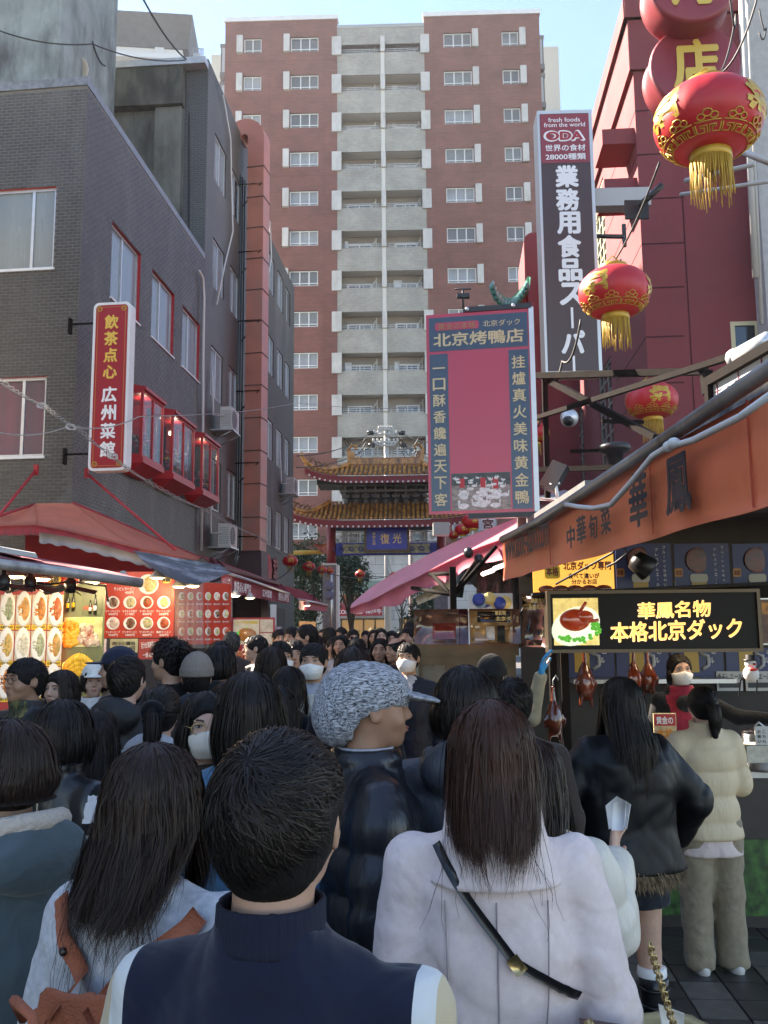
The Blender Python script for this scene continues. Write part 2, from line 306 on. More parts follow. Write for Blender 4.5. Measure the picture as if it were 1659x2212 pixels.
def shoe(m):
    if ('s', m.name) not in _gc:
        s = Sdf(np.arange(-.07, .07, .012), np.arange(-.12, .2, .012), np.arange(-.02, .14, .012)); s.ell((0, .05, .03), (.045, .12, .045), .02); s.ell((0, -.03, .06), (.042, .06, .05), .02).cutz(0)
        V, F = s.mesh(); _gc[('s', m.name)] = npmesh('shoe', V, F, m)
    return _gc[('s', m.name)]
# ---- hair
def hairmat(name, c1, c2, rough=.42):
    if name in _m: return _m[name]
    m = bpy.data.materials.new(name); m.use_nodes = True; n = m.node_tree.nodes; L = m.node_tree.links; b = n['Principled BSDF']
    a = n.new('ShaderNodeAttribute'); a.attribute_name = 'rnd'; mi = n.new('ShaderNodeMix'); mi.data_type = 'RGBA'; L.new(a.outputs['Fac'], mi.inputs[0]); mi.inputs[6].default_value = (*c1, 1); mi.inputs[7].default_value = (*c2, 1)
    L.new(mi.outputs[2], b.inputs['Base Color']); b.inputs['Roughness'].default_value = rough; b.inputs['Specular IOR Level'].default_value = .28; b.inputs['Specular Tint'].default_value = (1, .88, .78, 1); _m[name] = m; return m
BLACK = hairmat('hair_black', (.0068, .0056, .0050), (.0165, .0130, .0110)); DKBR = hairmat('hair_dark_brown', (.0135, .0078, .0058), (.036, .0200, .0145)); AUB = hairmat('hair_auburn', (.030, .0115, .0070), (.070, .0260, .0155)); GREYH = hairmat('hair_grey', (.03, .03, .03), (.15, .14, .13))
HC = np.array([0, -.010, 1.607]); HR = np.array([.084, .104, .096])
def hair_core(style, fem, L):
    key = ('hc', style, L)
    if key not in _bc:
        st = .0095; zl = 1.45 if L == 0 else 1.60-L-.05
        s = Sdf(np.arange(-.17, .17, st), np.arange(-.26, .15, st), np.arange(zl, 1.74, st)); g = .004 if style != 'bob' else .010
        s.ell(tuple(HC), tuple(HR+g), .01)
        if style in ('short', 'crop', 'curly', 'bald'):
            s.ell((0, -.035, 1.56), (.072, .068, .07), .02)
            s.ell((0, .13, 1.555), (.10, .078, .085), .012, '-'); s.ell((0, .045, 1.502), (.12, .088, .078), .01, '-'); s.ell((0, -.01, 1.432), (.12, .12, .046), .01, '-')
            for q in (1, -1): s.ell((q*.10, .006, 1.578), (.03, .023, .038), .006, '-')
            if style == 'bald': s.ell((0, .03, 1.70), (.07, .09, .06), .01, '-')
        elif style == 'pony':
            s.ell((0, -.035, 1.56), (.072, .066, .07), .02); s.ell((0, .13, 1.558), (.10, .088, .108), .012, '-'); s.ell((0, .05, 1.49), (.12, .08, .062), .01, '-'); s.ell((0, -.02, 1.46), (.12, .09, .045), .01, '-')
            for q in (1, -1): s.ell((q*.10, .01, 1.575), (.03, .025, .035), .006, '-')
            s.ell((0, -.125, 1.60), (.034, .030, .034), .01); s.cap((0, -.14, 1.59), (0, -.165, 1.60-L), .028, .020, .01)
        elif style == 'bob':
            s.loft([(1.60-L*.85, .074, .072, -.04), (1.56-L*.4, .098, .100, -.03), (1.62, .092, .106, -.014), (1.66, .07, .08, -.01)], .02, p=2.1)
            s.ell((0, .12, 1.54), (.088, .088, .112), .012, '-'); s.ell((0, .06, 1.46), (.055, .10, .06), .01, '-')
        else:
            s.loft([(min(1.47, 1.60-L*.5), .055, .014, -.115), (1.51, .085, .062, -.055), (1.57, .09, .095, -.03), (1.63, .088, .10, -.012), (1.66, .07, .08, -.01)], .02, p=2.)
            s.ell((0, .125, 1.54), (.086, .094, .128), .012, '-')
        V, F = s.mesh(); _bc[key] = (V, F)
    return _bc[key]
def strands(style, n, L, wd, seg=7, seed=0, wave=0., spread=1., whorl=(-.15, -.45, .85), fringe=1):
    r = np.random.default_rng(seed); N = int(n); t = np.linspace(0, 1, seg+1)[None, :]
    if style in ('long', 'bob'):
        ph = r.uniform(0, 2*PI, N)[:, None]; dphi = (ph-PI/2+PI) % (2*PI)-PI    # 0 = face side (+y)
        side = np.sign(dphi); side[side == 0] = 1; lim = 1.05 if style == 'long' else (.95 if fringe == 0 else .7)
        th0 = np.arccos(r.uniform(-.1, 1, N))[:, None]; T = th0+(PI*.5-th0)*np.minimum(1, t*2.2) ; T = np.maximum(T, th0)
        dr = np.clip(t*2.2+ (th0/1.6), 0, 1); dp = np.where(np.abs(dphi) < lim, dphi*(1-dr)+side*lim*dr, dphi); ph2 = dp+PI/2
        ln = L*(.58+.50*r.uniform(0, 1, N)+.07*np.sin(ph[:, 0]*5)+.35*(r.uniform(0, 1, N) < .04))[:, None]; ex = 1+r.uniform(.02 if style == 'long' else .09, .085 if style == 'long' else .15, N)[:, None]*(1+.2*t)
        drop = np.clip((t-.45)/.55, 0, 1)*(ln); x = HR[0]*np.sin(T)*np.cos(ph2)*ex; y = HR[1]*np.sin(T)*np.sin(ph2)*ex; z = HR[2]*np.cos(T)*ex-drop
        z = z-np.where(th0 > PI/2, (th0-PI/2)*.08, 0)
        q = np.clip(drop/.30, 0, 1); 
        if style == 'bob': x = x*(1+.12*np.sin(np.clip(drop/L, 0, 1)*PI)-.12*np.clip(drop/L-.5, 0, 1)); y = y*(1-.15*np.clip(drop/L-.6, 0, 1))
        else:
            x = x*(1+.12*q*spread-.30*(drop/L)**2)+ .02*q*r.normal(0, 1, N)[:, None]*spread; back = np.clip((drop-.06)/.14, 0, 1); yb = -.148+.03*(np.abs(x)/.12)**2-.012*r.uniform(-1, 1, N)[:, None]
            y = np.where(y < .02, y*(1-back)+(np.minimum(y, 0)*.1+yb)*back, y+.02*back)
        if wave:
            p0 = r.uniform(0, 6.3, N)[:, None]*.25+np.round(ph*4)*1.7; x = x+wave*np.sin(drop*26+p0)*q; y = y+wave*.6*np.cos(drop*24+p0)*q-wave*.5*q
        X = np.stack([x, y, z], 2)+HC; Nn = np.stack([x/HR[0]**2, y/HR[1]**2, np.where(drop > 0, 0, z/HR[2]**2)], 2)
    else:
        w = np.array(whorl); w /= np.linalg.norm(w); u = np.cross(w, [0, 1, .2]); u /= np.linalg.norm(u); v = np.cross(w, u)
        ph = r.uniform(0, 2*PI, N)[:, None]; th0 = np.arccos(r.uniform(-.95, 1, N))[:, None]; ln = L*r.uniform(.6, 1.1, N)[:, None]/.09
        T = th0+ln*t; tw = .55*t*ln+.25*r.normal(0, 1, N)[:, None]*t; ph2 = ph+tw/(np.maximum(np.sin(th0), .35)) *.6
        d = np.cos(T)[..., None]*w+(np.sin(T)*np.cos(ph2))[..., None]*u+(np.sin(T)*np.sin(ph2))[..., None]*v
        lift = r.uniform(.0, .075, N)[:, None]+r.uniform(.0, .055 if style != 'curly' else .22, N)[:, None]*np.sin(t*2.2)*np.clip(1.3-th0/1.8, .25, 1)
        sc = HR*(1+lift[..., None]); X = HC+d*sc; neg = (d[..., 2] < 0) & (d[..., 1] < .1); X[..., 2] = np.where(neg, HC[2]+(X[..., 2]-HC[2])*1.16, X[..., 2])
        if style == 'curly': X = X+.012*np.stack([np.sin(t*9+ph*7), np.cos(t*8+ph*5), np.sin(t*10+ph*9)], 2)*np.ones((N, 1, 1))
        Nn = d/HR; d0 = d[:, 0]; dm = d[:, -1]
        face = (dm[:, 1] > .30) & (dm[:, 2] < (.12 if fringe else .45)); neck = (dm[:, 2] < -1.)|((dm[:,1]>-.30)&(dm[:,2]<-.42)); ear = (np.abs(dm[:, 0]) > .75) & (np.abs(dm[:, 1]-.08) < .30) & (dm[:, 2] < .08)
        keep = ~(face | neck | ear)
        if style == 'bald': keep &= ~((d0[:, 2] > .45) & (d0[:, 1] > -.5))
        if style == 'pony':
            keep = ~((d0[:, 1] > .35) & (d0[:, 2] < .35) | (d0[:, 2] < -.6)); a = d0; b = np.array([0, -.97, -.12]); f = (1-np.cos(t*PI))/2; D = a[:, None, :]*(1-f[..., None])+b*f[..., None]; D /= np.linalg.norm(D, axis=2, keepdims=True); X = HC+D*HR*(1.02+r.uniform(0, .05, N)[:, None, None]); Nn = D/HR
        X, Nn = X[keep], Nn[keep]
        if style == 'pony':
            M_ = N//3; a = r.uniform(0, 2*PI, M_)[:, None]; rr = .028*np.sqrt(r.uniform(0, 1, M_))[:, None]; ll = L*r.uniform(.7, 1.08, M_)[:, None]; wd2 = (1+.6*np.sin(t*2.6))*(1-.45*t)
            XP = np.stack([rr*np.cos(a)*wd2*1.25+.01*np.sin(t*3), -.135+rr*np.sin(a)*wd2-.02*np.sin(t*2.5), 1.60+.02*np.sin(np.minimum(t*8, 3.1))-ll*t], 2); X = np.concatenate([X, XP]); Nn = np.concatenate([Nn, np.stack([np.cos(a)*np.ones_like(t), np.sin(a)*np.ones_like(t), 0*a*t], 2)])
    N = len(X); q_ = np.floor(X[:, 0]*34+.5)@np.array([7., 13., 29.]); a_ = t[..., None]**1.3*np.clip(L*4, .3, 1)
    cl = np.stack([np.sin(q_*1.7), np.sin(q_*2.9+1), np.sin(q_*4.3+2)], 1)[:, None, :]*(.007 if style in ('long', 'bob') else .003); fly = np.where(r.uniform(0, 1, (N, 1, 1)) < .03, .02, .0022)*r.normal(0, 1, (N, 1, 3)); X = X+(cl+fly)*a_+.0015*np.sin(t[..., None]*9+q_[:, None, None])
    Tn = np.gradient(X, axis=1); W = np.cross(Tn, Nn); W /= np.linalg.norm(W, axis=2, keepdims=True)+1e-9; tilt = r.normal(0, .35, (N, 1, 1)); NN = Nn/(np.linalg.norm(Nn, axis=2, keepdims=True)+1e-9); W = W+NN*tilt
    wv = (wd*.5*np.where(t < .5, 1, 1-(t-.5)*1.7))[..., None]; A = X-W*wv; B = X+W*wv; Vv = np.stack([A, B], 2).reshape(-1, 3)
    i = np.arange(N)[:, None]*(seg+1)*2+np.arange(seg)[None, :]*2; i = i.ravel(); F = np.stack([i, i+1, i+3, i+2], 1); at = np.repeat(r.beta(1.2, 2.2, N), (seg+1)*2); return Vv, F, at
def hair(style, m, fem=1, L=.3, n=900, wd=.006, seed=0, wave=0., spread=1., whorl=(-.15, -.45, .85), fringe=1, seg=7):
    n = int(n*.64); wd = wd*1.12; key = ('h', style, m.name, L, n, seed, wave)
    if key not in _gc:
        if style in ('long', 'bob', 'pony'): V, F = hair_core(style, fem, L)
        else: V, F = hair_core(style, fem, 0)
        nc = len(F); V2, F2, at = strands(style, n, L, wd, seg, seed, wave, spread, whorl, fringe); F = np.concatenate([F, F2+len(V)]); at = np.concatenate([np.full(len(V), .12), at]); V = np.concatenate([V, V2]); 
        me = _gc[key] = npmesh('hair', V, F, [m, hcore(m)], True, at); mi = np.zeros(len(F), np.int32); mi[:nc] = 1; me.polygons.foreach_set('material_index', mi)
    return _gc[key]
def hcore(m):
    c = m.node_tree.nodes['Mix'].inputs[6].default_value; return mat(m.name+'_inner', tuple(c)[:3], .75, bump=.4, bscale=90, stretch=(1, 1, .15), spec=.25)
# ---- face bits
def skinmat(n, c): return mat('skin_'+n, c, .5, var=.08, vscale=30, bump=.03, bscale=300, spec=.35)
SK = [skinmat('light', (.55, .33, .235)), skinmat('mid', (.46, .26, .17)), skinmat('tan', (.36, .19, .115))]
EYEW = mat('eye_white', (.42, .38, .35), .4); EYED = mat('eye_dark', (.012, .008, .006), .2); LIP = mat('lip', (.36, .13, .11), .45); BROW = mat('brow', (.015, .012, .011), .8)
MASKW = mat('mask_white', (.74, .71, .66), .8, bump=.04, bscale=60); MASKB = mat('mask_beige', (.62, .56, .47), .8, bump=.04, bscale=60)
WIRE = mat('glasses_wire', (.02, .018, .016), .3, .6); GOLD = mat('gold_wire', (.5, .36, .16), .3, .9)
def ellmesh(c, r, n=8, m=5):
    vs = []; fs = []
    for i in range(m+1):
        for k in range(n): a = PI*i/m; q = 2*PI*k/n; vs.append((c[0]+r[0]*math.sin(a)*math.cos(q), c[1]+r[1]*math.sin(a)*math.sin(q), c[2]+r[2]*math.cos(a)))
    for i in range(m):
        for k in range(n): fs.append((i*n+k, i*n+(k+1) % n, (i+1)*n+(k+1) % n, (i+1)*n+k))
    return vs, [f[::-1] for f in fs]
_fm = {}
def facebits(root, mask=None, glasses=None, shut=0, brow=1.):
    if not _fm:
        for q in (1, -1):
            b = MB(); b.smooth = True; b.add(*ellmesh((q*.031, .0865, 1.598), (.0135, .006, .0048))); b.cur = 1; b.add(*ellmesh((q*.031, .0895, 1.598), (.0058, .0042, .0046))); b.cur = 1; b.tube([(q*.017, .088, 1.599), (q*.025, .0935, 1.6035), (q*.034, .0935, 1.6045), (q*.045, .0845, 1.600)], .0013, 5); _fm[q] = b.mesh('eye', [EYEW, EYED])
            b = MB(); b.sheet([[(q*x, y, z+.002), (q*x, y+.001, z-.003)] for x, y, z in ((.014, .0945, 1.617), (.025, .0955, 1.621), (.036, .092, 1.622), (.047, .083, 1.617))], .003); _fm[q*2] = b.mesh('eyebrow', BROW)
        b = MB(); b.smooth = True; b.add(*ellmesh((0, .0965, 1.5365), (.021, .0082, .0038), 10)); b.add(*ellmesh((0, .0955, 1.5285), (.017, .0082, .0048), 10)); _fm['lip'] = b.mesh('lips', LIP)
        for mn, mm in (('w', MASKW), ('b', MASKB)):
            s = Sdf(np.arange(-.10, .10, .006), np.arange(-.03, .15, .006), np.arange(1.47, 1.61, .006)); headsdf(s, 1); s.ell((0, .06, 1.54), (.056, .062, .05), .02); s.V -= .008; X = s.x[:, None, None]; Y = s.y[None, :, None]; Z = s.z[None, None, :]
            s.V = np.maximum(s.V, np.maximum(.022-Y-.3*(1.54-Z), np.maximum(1.487-Z, Z-1.585+.25*np.abs(X)))); V, F = s.mesh(); _fm[mn] = npmesh('face_mask', V, F, mm)
    for q in (1, -1): link('eye', _fm[q], root, 1); link('eyebrow', _fm[q*2], root, 1)
    if mask: link('face_mask', _fm[mask], root, 1)
    else: link('lips', _fm['lip'], root, 1)
    if glasses:
        b = MB(); r = .021 if glasses != 'big' else .025
        for q in (1, -1):
            b.tube([(q*.033+r*math.cos(a), .108-abs(q*.033+r*math.cos(a))*.12, 1.592+r*.78*math.sin(a)) for a in [2*PI*k/14 for k in range(15)]], .0016, 5, caps=False); b.tube([(q*(.033+r), .100, 1.596), (q*.077, .075, 1.60), (q*.084, -.01, 1.60)], .0014, 5)
        b.tube([(-.011, .108, 1.597), (0, .112, 1.60), (.011, .108, 1.597)], .0015, 5); b.build('glasses', GOLD if glasses == 'big' else WIRE, root, 1)
        if glasses == 'sun':
            b = MB()
            for q in (1, -1): b.add(*ellmesh((q*.033, .106, 1.592), (.022, .002, .016)))
            b.build('lens', EYED, root, 1)
def hat(kind, m, root):
    key = ('hat', kind, m.name)
    if key not in _gc:
        if kind == 'beanie':
            s = Sdf(np.arange(-.13, .13, .007), np.arange(-.16, .14, .007), np.arange(1.56, 1.79, .007)); s.ell((0, -.014, 1.63), (.098, .118, .118), .01); s.loft([(1.60, .101, .121, -.014), (1.645, .101, .121, -.014)], .006, p=2); X = s.x[:, None, None]; Y = s.y[None, :, None]; s.V = s.V-.0018*np.sin(np.arctan2(Y, X)*44); s.cutz(1.598+0)
        else:
            s = Sdf(np.arange(-.12, .12, .006), np.arange(-.15, .22, .006), np.arange(1.59, 1.76, .006)); s.ell((0, -.01, 1.63), (.092, .112, .105), .01); s.cutz(1.625); s.ell((0, .115, 1.632), (.075, .08, .008), .008)
        V, F = s.mesh(); _gc[key] = npmesh('hat', V, F, m)
    return link('hat', _gc[key], root, 1)
# ---- cloth materials
def cloth(name, col, rough=.85, **k): return mat('cloth_'+name, col, rough, var=k.pop('var', .12), vscale=k.pop('vscale', 25), bump=k.pop('bump', .08), bscale=k.pop('bscale', 260), sheen=k.pop('sheen', .15), fold=k.pop('fold', .55), spec=k.pop('spec', .25), **k)
C_BLK = cloth('black', (.0065, .0065, .007)); C_NAVY = cloth('navy', (.010, .014, .028)); C_DNAVY = cloth('dark_navy', (.008, .010, .018), .5); C_GREY = cloth('grey_melange', (.42, .42, .43), vscale=120, var=.1); C_PUFF = mat('puffer_black', (.011, .011, .0125), .42, bump=.35, bscale=60, var=.1, stretch=(1, 1, .3)); C_CHAR = cloth('charcoal', (.022, .023, .026)); C_BEIGE = cloth('beige', (.42, .34, .25)); C_WHITE = cloth('fleece_white', (.72, .70, .67), bump=.4, bscale=120); C_JEAN = cloth('jean', (.05, .07, .12)); C_BROWN = cloth('brown', (.05, .035, .028)); C_KHAKI = cloth('khaki', (.28, .23, .155), bscale=160)
SHOEB = mat('shoe_black', (.012, .012, .012), .4); SHOEW = mat('shoe_white', (.6, .58, .55), .5)
PEOPLE = []
def person(label, x, y, D, rot=0, fem=0, hs=None, top=None, pants=C_BLK, pose='down', skin=0, mask=None, glasses=None, hatk=None, group='people in the crowd', shoes=SHOEB, face=None, tilt=0, zmax=1.9, cat='person', wide=None, legs=True):
    """x, y: picture position of the crown of the head; D distance; rot 0 = back to the camera, 180 facing it, +90 faces left"""
    p = P(x, y, D); H = 1.725; s = min(max(p.z/H, .86), 1.09)
    o = bpy.data.objects.new('person', body_mesh(fem, pose, SK[skin])); COL.objects.link(o); o.location = (p.x, p.y, max(0, min(.12, p.z-H*s)) if p.z > H*s else 0)
    o.location.z = 0; o.scale = (s, s, s*min(1.06, max(.94, p.z/(H*s)))); a = math.radians(rot); o.rotation_euler = (0, 0, a)
    tag(o, label, cat, group)
    if hs:
        hm = hs if not isinstance(hs, dict) else hair(**hs)
        link('hair', hm, o, 1)
    if top: link('jacket', top if not isinstance(top, dict) else jacket(**{**dict(fem=fem, pose=pose), **top}), o, 1)
    if legs:
        link('trousers', trousers(pants), o, 1)
        for q in (1, -1): f = link('shoe', shoe(shoes), o, 1); f.location = (q*.105, -.02, 0)
    fc = face if face is not None else (math.cos(a) < .5)
    if fc: facebits(o, mask, glasses)
    if hatk: hat(hatk[0], hatk[1], o)
    PEOPLE.append(o); return o
# ================================================================ walls, windows, bricks
def opencheck(a0, a1, b0, b1, ops): return any(a1 > o[0]+1e-4 and a0 < o[1]-1e-4 and b1 > o[2]+1e-4 and b0 < o[3]-1e-4 for o in ops)
def wall(F, u0, u1, v0, v1, ops, m, parent=None, th=.2, name='wall', rm=None, d=0.):
    us = sorted({u0, u1, *[q for o in ops for q in o[:2] if u0 < q < u1]}); vs = sorted({v0, v1, *[q for o in ops for q in o[2:4] if v0 < q < v1]}); b = MB()
    for j in range(len(vs)-1):
        run = None
        for i in range(len(us)):
            solid = i < len(us)-1 and not opencheck(us[i], us[i+1], vs[j], vs[j+1], ops)
            if solid and run is None: run = us[i]
            if not solid and run is not None: b.quad(F.p(run, vs[j], d), F.p(us[i], vs[j], d), F.p(us[i], vs[j+1], d), F.p(run, vs[j+1], d)); run = None
    for o in ops:
        b.cur = 1 if rm else 0
        for (a, c, e, f) in ((o[0], o[2], o[1], o[2]), (o[1], o[2], o[1], o[3]), (o[1], o[3], o[0], o[3]), (o[0], o[3], o[0], o[2])): b.quad(F.p(a, c, d), F.p(a, c, d-th), F.p(e, f, d-th), F.p(e, f, d))
        b.cur = 0
    return b.build(name, [m, rm] if rm else m, parent)
def bricks(F, u0, u1, v0, v1, ops, bw, bh, j, m, parent, n_ind=0, key=None, proud=.006, d0=0.):
    out = MB(); k = 0; full = None; r = random.Random(3); nv = int((v1-v0)/bh); ind = []
    for b in range(nv):
        z0 = v0+b*bh; off = (b % 2)*bw*.5; a = u0-off
        while a < u1-.01:
            p, q = max(a, u0), min(a+bw, u1); a += bw
            if q-p < .02: continue
            x0, x1, y0, y1 = p+j/2, q-j/2, z0+j/2, z0+bh-j/2
            if opencheck(x0, x1, y0, y1, ops):
                hit = [o for o in ops if x1 > o[0] and x0 < o[1] and y1 > o[2] and y0 < o[3]][0]
                if y0 < hit[2]-.01: y1 = hit[2]
                elif y1 > hit[3]+.01: y0 = hit[3]
                elif x0 < hit[0]-.02: x1 = hit[0]
                elif x1 > hit[1]+.02: x0 = hit[1]
                else: continue
            dd = proud+r.uniform(-.0025, .0025)
            if n_ind and key(x0, y0) and len(ind) < n_ind and abs((x1-x0)-(bw-j)) < 1e-4 and abs((y1-y0)-(bh-j)) < 1e-4: ind.append((x0, y0, dd)); continue
            c = .006; q0 = [F.p(x0, y0, d0), F.p(x1, y0, d0), F.p(x1, y1, d0), F.p(x0, y1, d0)]; q1 = [F.p(x0+c, y0+c, d0+dd), F.p(x1-c, y0+c, d0+dd), F.p(x1-c, y1-c, d0+dd), F.p(x0+c, y1-c, d0+dd)]
            out.add(q0+q1, [(4, 5, 6, 7), (0, 1, 5, 4), (1, 2, 6, 5), (2, 3, 7, 6), (3, 0, 4, 7)])
    if out.v: o = out.build('brick_facing', m, parent); tag(o, kind='stuff')
    if ind:
        e = MB(); c = .006; x1, y1 = bw-j, bh-j; U, V, N = F.U, F.V, F.N
        g = lambda a, b, d: U*a+V*b+N*d
        e.add([g(0, 0, 0), g(x1, 0, 0), g(x1, y1, 0), g(0, y1, 0), g(c, c, proud), g(x1-c, c, proud), g(x1-c, y1-c, proud), g(c, y1-c, proud)], [(4, 5, 6, 7), (0, 1, 5, 4), (1, 2, 6, 5), (2, 3, 7, 6), (3, 0, 4, 7)])
        me = e.mesh('brick', m)
        for (x, y, dd) in ind:
            o = link('brick', me, parent, True); o.location = F.p(x, y, d0+dd-proud)-parent.location
def wframe(b, F, u0, u1, v0, v1, d0, d1, t, mull=(), rails=()):
    b.fb(F, u0, u1, v0, v0+t, d0, d1); b.fb(F, u0, u1, v1-t, v1, d0, d1); b.fb(F, u0, u0+t, v0+t, v1-t, d0, d1); b.fb(F, u1-t, u1, v0+t, v1-t, d0, d1)
    for q in mull: m = u0+(u1-u0)*q; b.fb(F, m-t*.5, m+t*.5, v0+t, v1-t, d0+.002, d1-.003)
    for q in rails: m = v0+(v1-v0)*q; b.fb(F, u0+t, u1-t, m-t*.4, m+t*.4, d0+.004, d1-.006)
def window(F, u0, u1, v0, v1, fm, gm, parent, t=.045, mull=(.5,), rails=(), d=-.12, name='window', curtain=None, lab=None, sill=None):
    b = MB(); wframe(b, F, u0, u1, v0, v1, d, d+.06, t, mull, rails); fr = b.build(name, fm, parent)
    fr['_o'] = list(parent.location) if parent.parent is None else [0, 0, 0]
    cuts = [0, *mull, 1]
    for i in range(len(cuts)-1):
        a, c = u0+(u1-u0)*cuts[i], u0+(u1-u0)*cuts[i+1]; g = MB(); g.fb(F, a+t*.5, c-t*.5, v0+t*.8, v1-t*.8, d+.022+.008*(i % 2), d+.030+.008*(i % 2)); sub(g.build('pane', gm[i % len(gm)] if isinstance(gm, list) else gm), fr, parent)
    if curtain:
        g = MB(); n = 14; pr = [(u0+(u1-u0)*k/n, -.05-.015*(k % 2)) for k in range(n+1)]
        g.sheet([[F.p(a, v0, d+q), F.p(a, v1, d+q)] for a, q in pr], .004); sub(g.build('curtain', curtain), fr, parent)
    if sill: g = MB(); g.fb(F, u0-.03, u1+.03, v0-.04, v0, d, .035); sub(g.build('sill', sill), fr, parent)
    return fr
def sub(o, part, root):   # child of a part whose geometry is in world coordinates
    o.parent = part; o.matrix_parent_inverse = Matrix.Identity(4)
    # part sits at its root's inverse, so world = root * inv(root) = identity
    return o
def brickmat(name, axis, c1, c2, mort, bw, bh, ms=.008, rough=.7, stain=None, bump=.3, haze=None):
    if name in _m: return _m[name]
    m = bpy.data.materials.new(name); m.use_nodes = True; n = m.node_tree.nodes; L = m.node_tree.links; b = n['Principled BSDF']; b.inputs['Roughness'].default_value = rough
    tc = n.new('ShaderNodeTexCoord'); sp = n.new('ShaderNodeSeparateXYZ'); cb = n.new('ShaderNodeCombineXYZ'); L.new(tc.outputs['Object'], sp.inputs[0]); L.new(sp.outputs[axis], cb.inputs[0]); L.new(sp.outputs[2], cb.inputs[1])
    t = n.new('ShaderNodeTexBrick'); L.new(cb.outputs[0], t.inputs['Vector']); t.inputs['Color1'].default_value = (*c1, 1); t.inputs['Color2'].default_value = (*c2, 1); t.inputs['Mortar'].default_value = (*mort, 1)
    t.inputs['Scale'].default_value = 1; t.inputs['Mortar Size'].default_value = ms; t.inputs['Brick Width'].default_value = bw; t.inputs['Row Height'].default_value = bh
    no = n.new('ShaderNodeTexNoise'); no.inputs['Scale'].default_value = .7; no.inputs['Detail'].default_value = 8; L.new(tc.outputs['Object'], no.inputs['Vector'])
    mr = n.new('ShaderNodeMapRange'); mr.inputs[1].default_value = .3; mr.inputs[2].default_value = .7; mr.inputs[3].default_value = .82; mr.inputs[4].default_value = 1.16; L.new(no.outputs[0], mr.inputs[0])
    vm = n.new('ShaderNodeVectorMath'); vm.operation = 'SCALE'; L.new(t.outputs[0], vm.inputs[0]); L.new(mr.outputs[0], vm.inputs[3]); L.new(vm.outputs[0], b.inputs['Base Color'])
    bp = n.new('ShaderNodeBump'); bp.inputs['Strength'].default_value = bump; bp.inputs['Distance'].default_value = .01; bp.invert = True; L.new(t.outputs['Fac'], bp.inputs['Height']); L.new(bp.outputs[0], b.inputs['Normal'])
    _m[name] = m; return m
# shared materials
ALU = mat('aluminium', (.55, .56, .56), .4, .6, var=.08); WPAINT = mat('white_paint', (.70, .69, .66), .5, var=.06, vscale=3); STEEL = mat('steel', (.45, .46, .46), .35, .8, var=.1); DKST = mat('dark_steel', (.009, .007, .006), .85, 0., spec=.1, var=.2, stain=(.014, .009, .007), stain_scale=9)
BLKP = mat('black_plastic', (.012, .012, .013), .4); GLD = mat('glass_dark', (.02, .026, .03), .06, spec=.8); GLF = mat('glass_frosted', (.20, .225, .215), .25, var=.12, vscale=3, stretch=(1, 1, .12), spec=.7); GLT = mat('glass_clear', (.16, .20, .23), .04, alpha=.22, spec=.9)
CURT = mat('curtain_white', (.62, .63, .62), .9, var=.1, vscale=6, stretch=(1, 1, .1)); CURT2 = mat('curtain_grey', (.40, .40, .36), .9, var=.1, vscale=6); CURTR = mat('curtain_red', (.30, .02, .03), .9, var=.3, vscale=5, stretch=(1, 1, .05))
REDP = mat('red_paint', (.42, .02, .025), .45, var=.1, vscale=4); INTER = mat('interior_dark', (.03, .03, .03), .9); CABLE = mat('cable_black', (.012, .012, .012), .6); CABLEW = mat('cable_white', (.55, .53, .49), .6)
GOLDP = mat('gold_print', (.62, .40, .05), .5); YEL = mat('yellow_print', (.80, .55, .04), .5); WHT = mat('white_print', (.80, .79, .76), .5); BLK = mat('black_print', (.012, .012, .014), .45)
SMOKE = mat('tile_black_brick', (.053, .047, .040), .42, var=.28, vscale=9, stain=(.10, .095, .085), stain_scale=1.2); MORT = mat('mortar_dark', (.15, .135, .115), .9, var=.2)
# ================================================================ ground
UD = Vector((.077, .997, 0)).normalized()      # direction of the street
UR = Vector((.997, -.077, 0)).normalized()
GR = mat('asphalt', (.10, .095, .09), .85, var=.2, bump=.2, bscale=60)
b = MB(); b.quad((-150, -60, 0), (150, -60, 0), (150, 260, 0), (-150, 260, 0)); tag(b.build('ground', GR), kind='structure')
PVD = mat('paver_dark', (.058, .050, .045), .42, var=.35, vscale=14, bump=.3, bscale=120); PVL = mat('paver_light', (.135, .118, .102), .42, var=.3, vscale=14, bump=.3, bscale=120)
b = MB(); b.hexa([(-6, -3, .002), (4.2, -3, .002), (7, 36, .002), (-3.2, 36, .002)], [(-6, -3, .02), (4.2, -3, .02), (7, 36, .02), (-3.2, 36, .02)]); pv = tag(b.build('pavement', mat('joint_sand', (.03, .028, .026), .9)), kind='structure')
GF = Fr((0, 0, .02), UR, (0, 0, 1), UD)
PS = .225; mA = MB(); mA.box((PS/2, PS/2, .005), (PS-.012, PS-.012, .012)); me1 = [mA.mesh('paver', PVD), mA.mesh('paver', PVL)]; st = [MB(), MB()]; cnt = 0
Rg = Matrix((UR, UD, Vector((0, 0, 1)))).transposed()
cells = [(i, k) for i in range(-24, 17) for k in range(0, 140)]
cells.sort(key=lambda c: (c[0]*PS-1.6)**2+(c[1]*PS-3.9)**2)
for (i, k) in cells:
    li = 1 if ((i//1+(k//2)) % 3 == 0 or rng.random() < .08) else 0; p = GF.p(i*PS, k*PS, 0)
    if cnt < 290: o = link('paver', me1[li], pv, 1); o.location = p+Vector((0, 0, rng.uniform(-.0015, .0015))); o.rotation_euler = Rg.to_euler(); cnt += 1
    else: st[li].box(GF.p(i*PS+PS/2, k*PS+PS/2, .003), (PS-.012, PS-.012, .014), Rg)
for q in (0, 1): tag(st[q].build('pavers', [PVD, PVL][q], pv), kind='stuff')
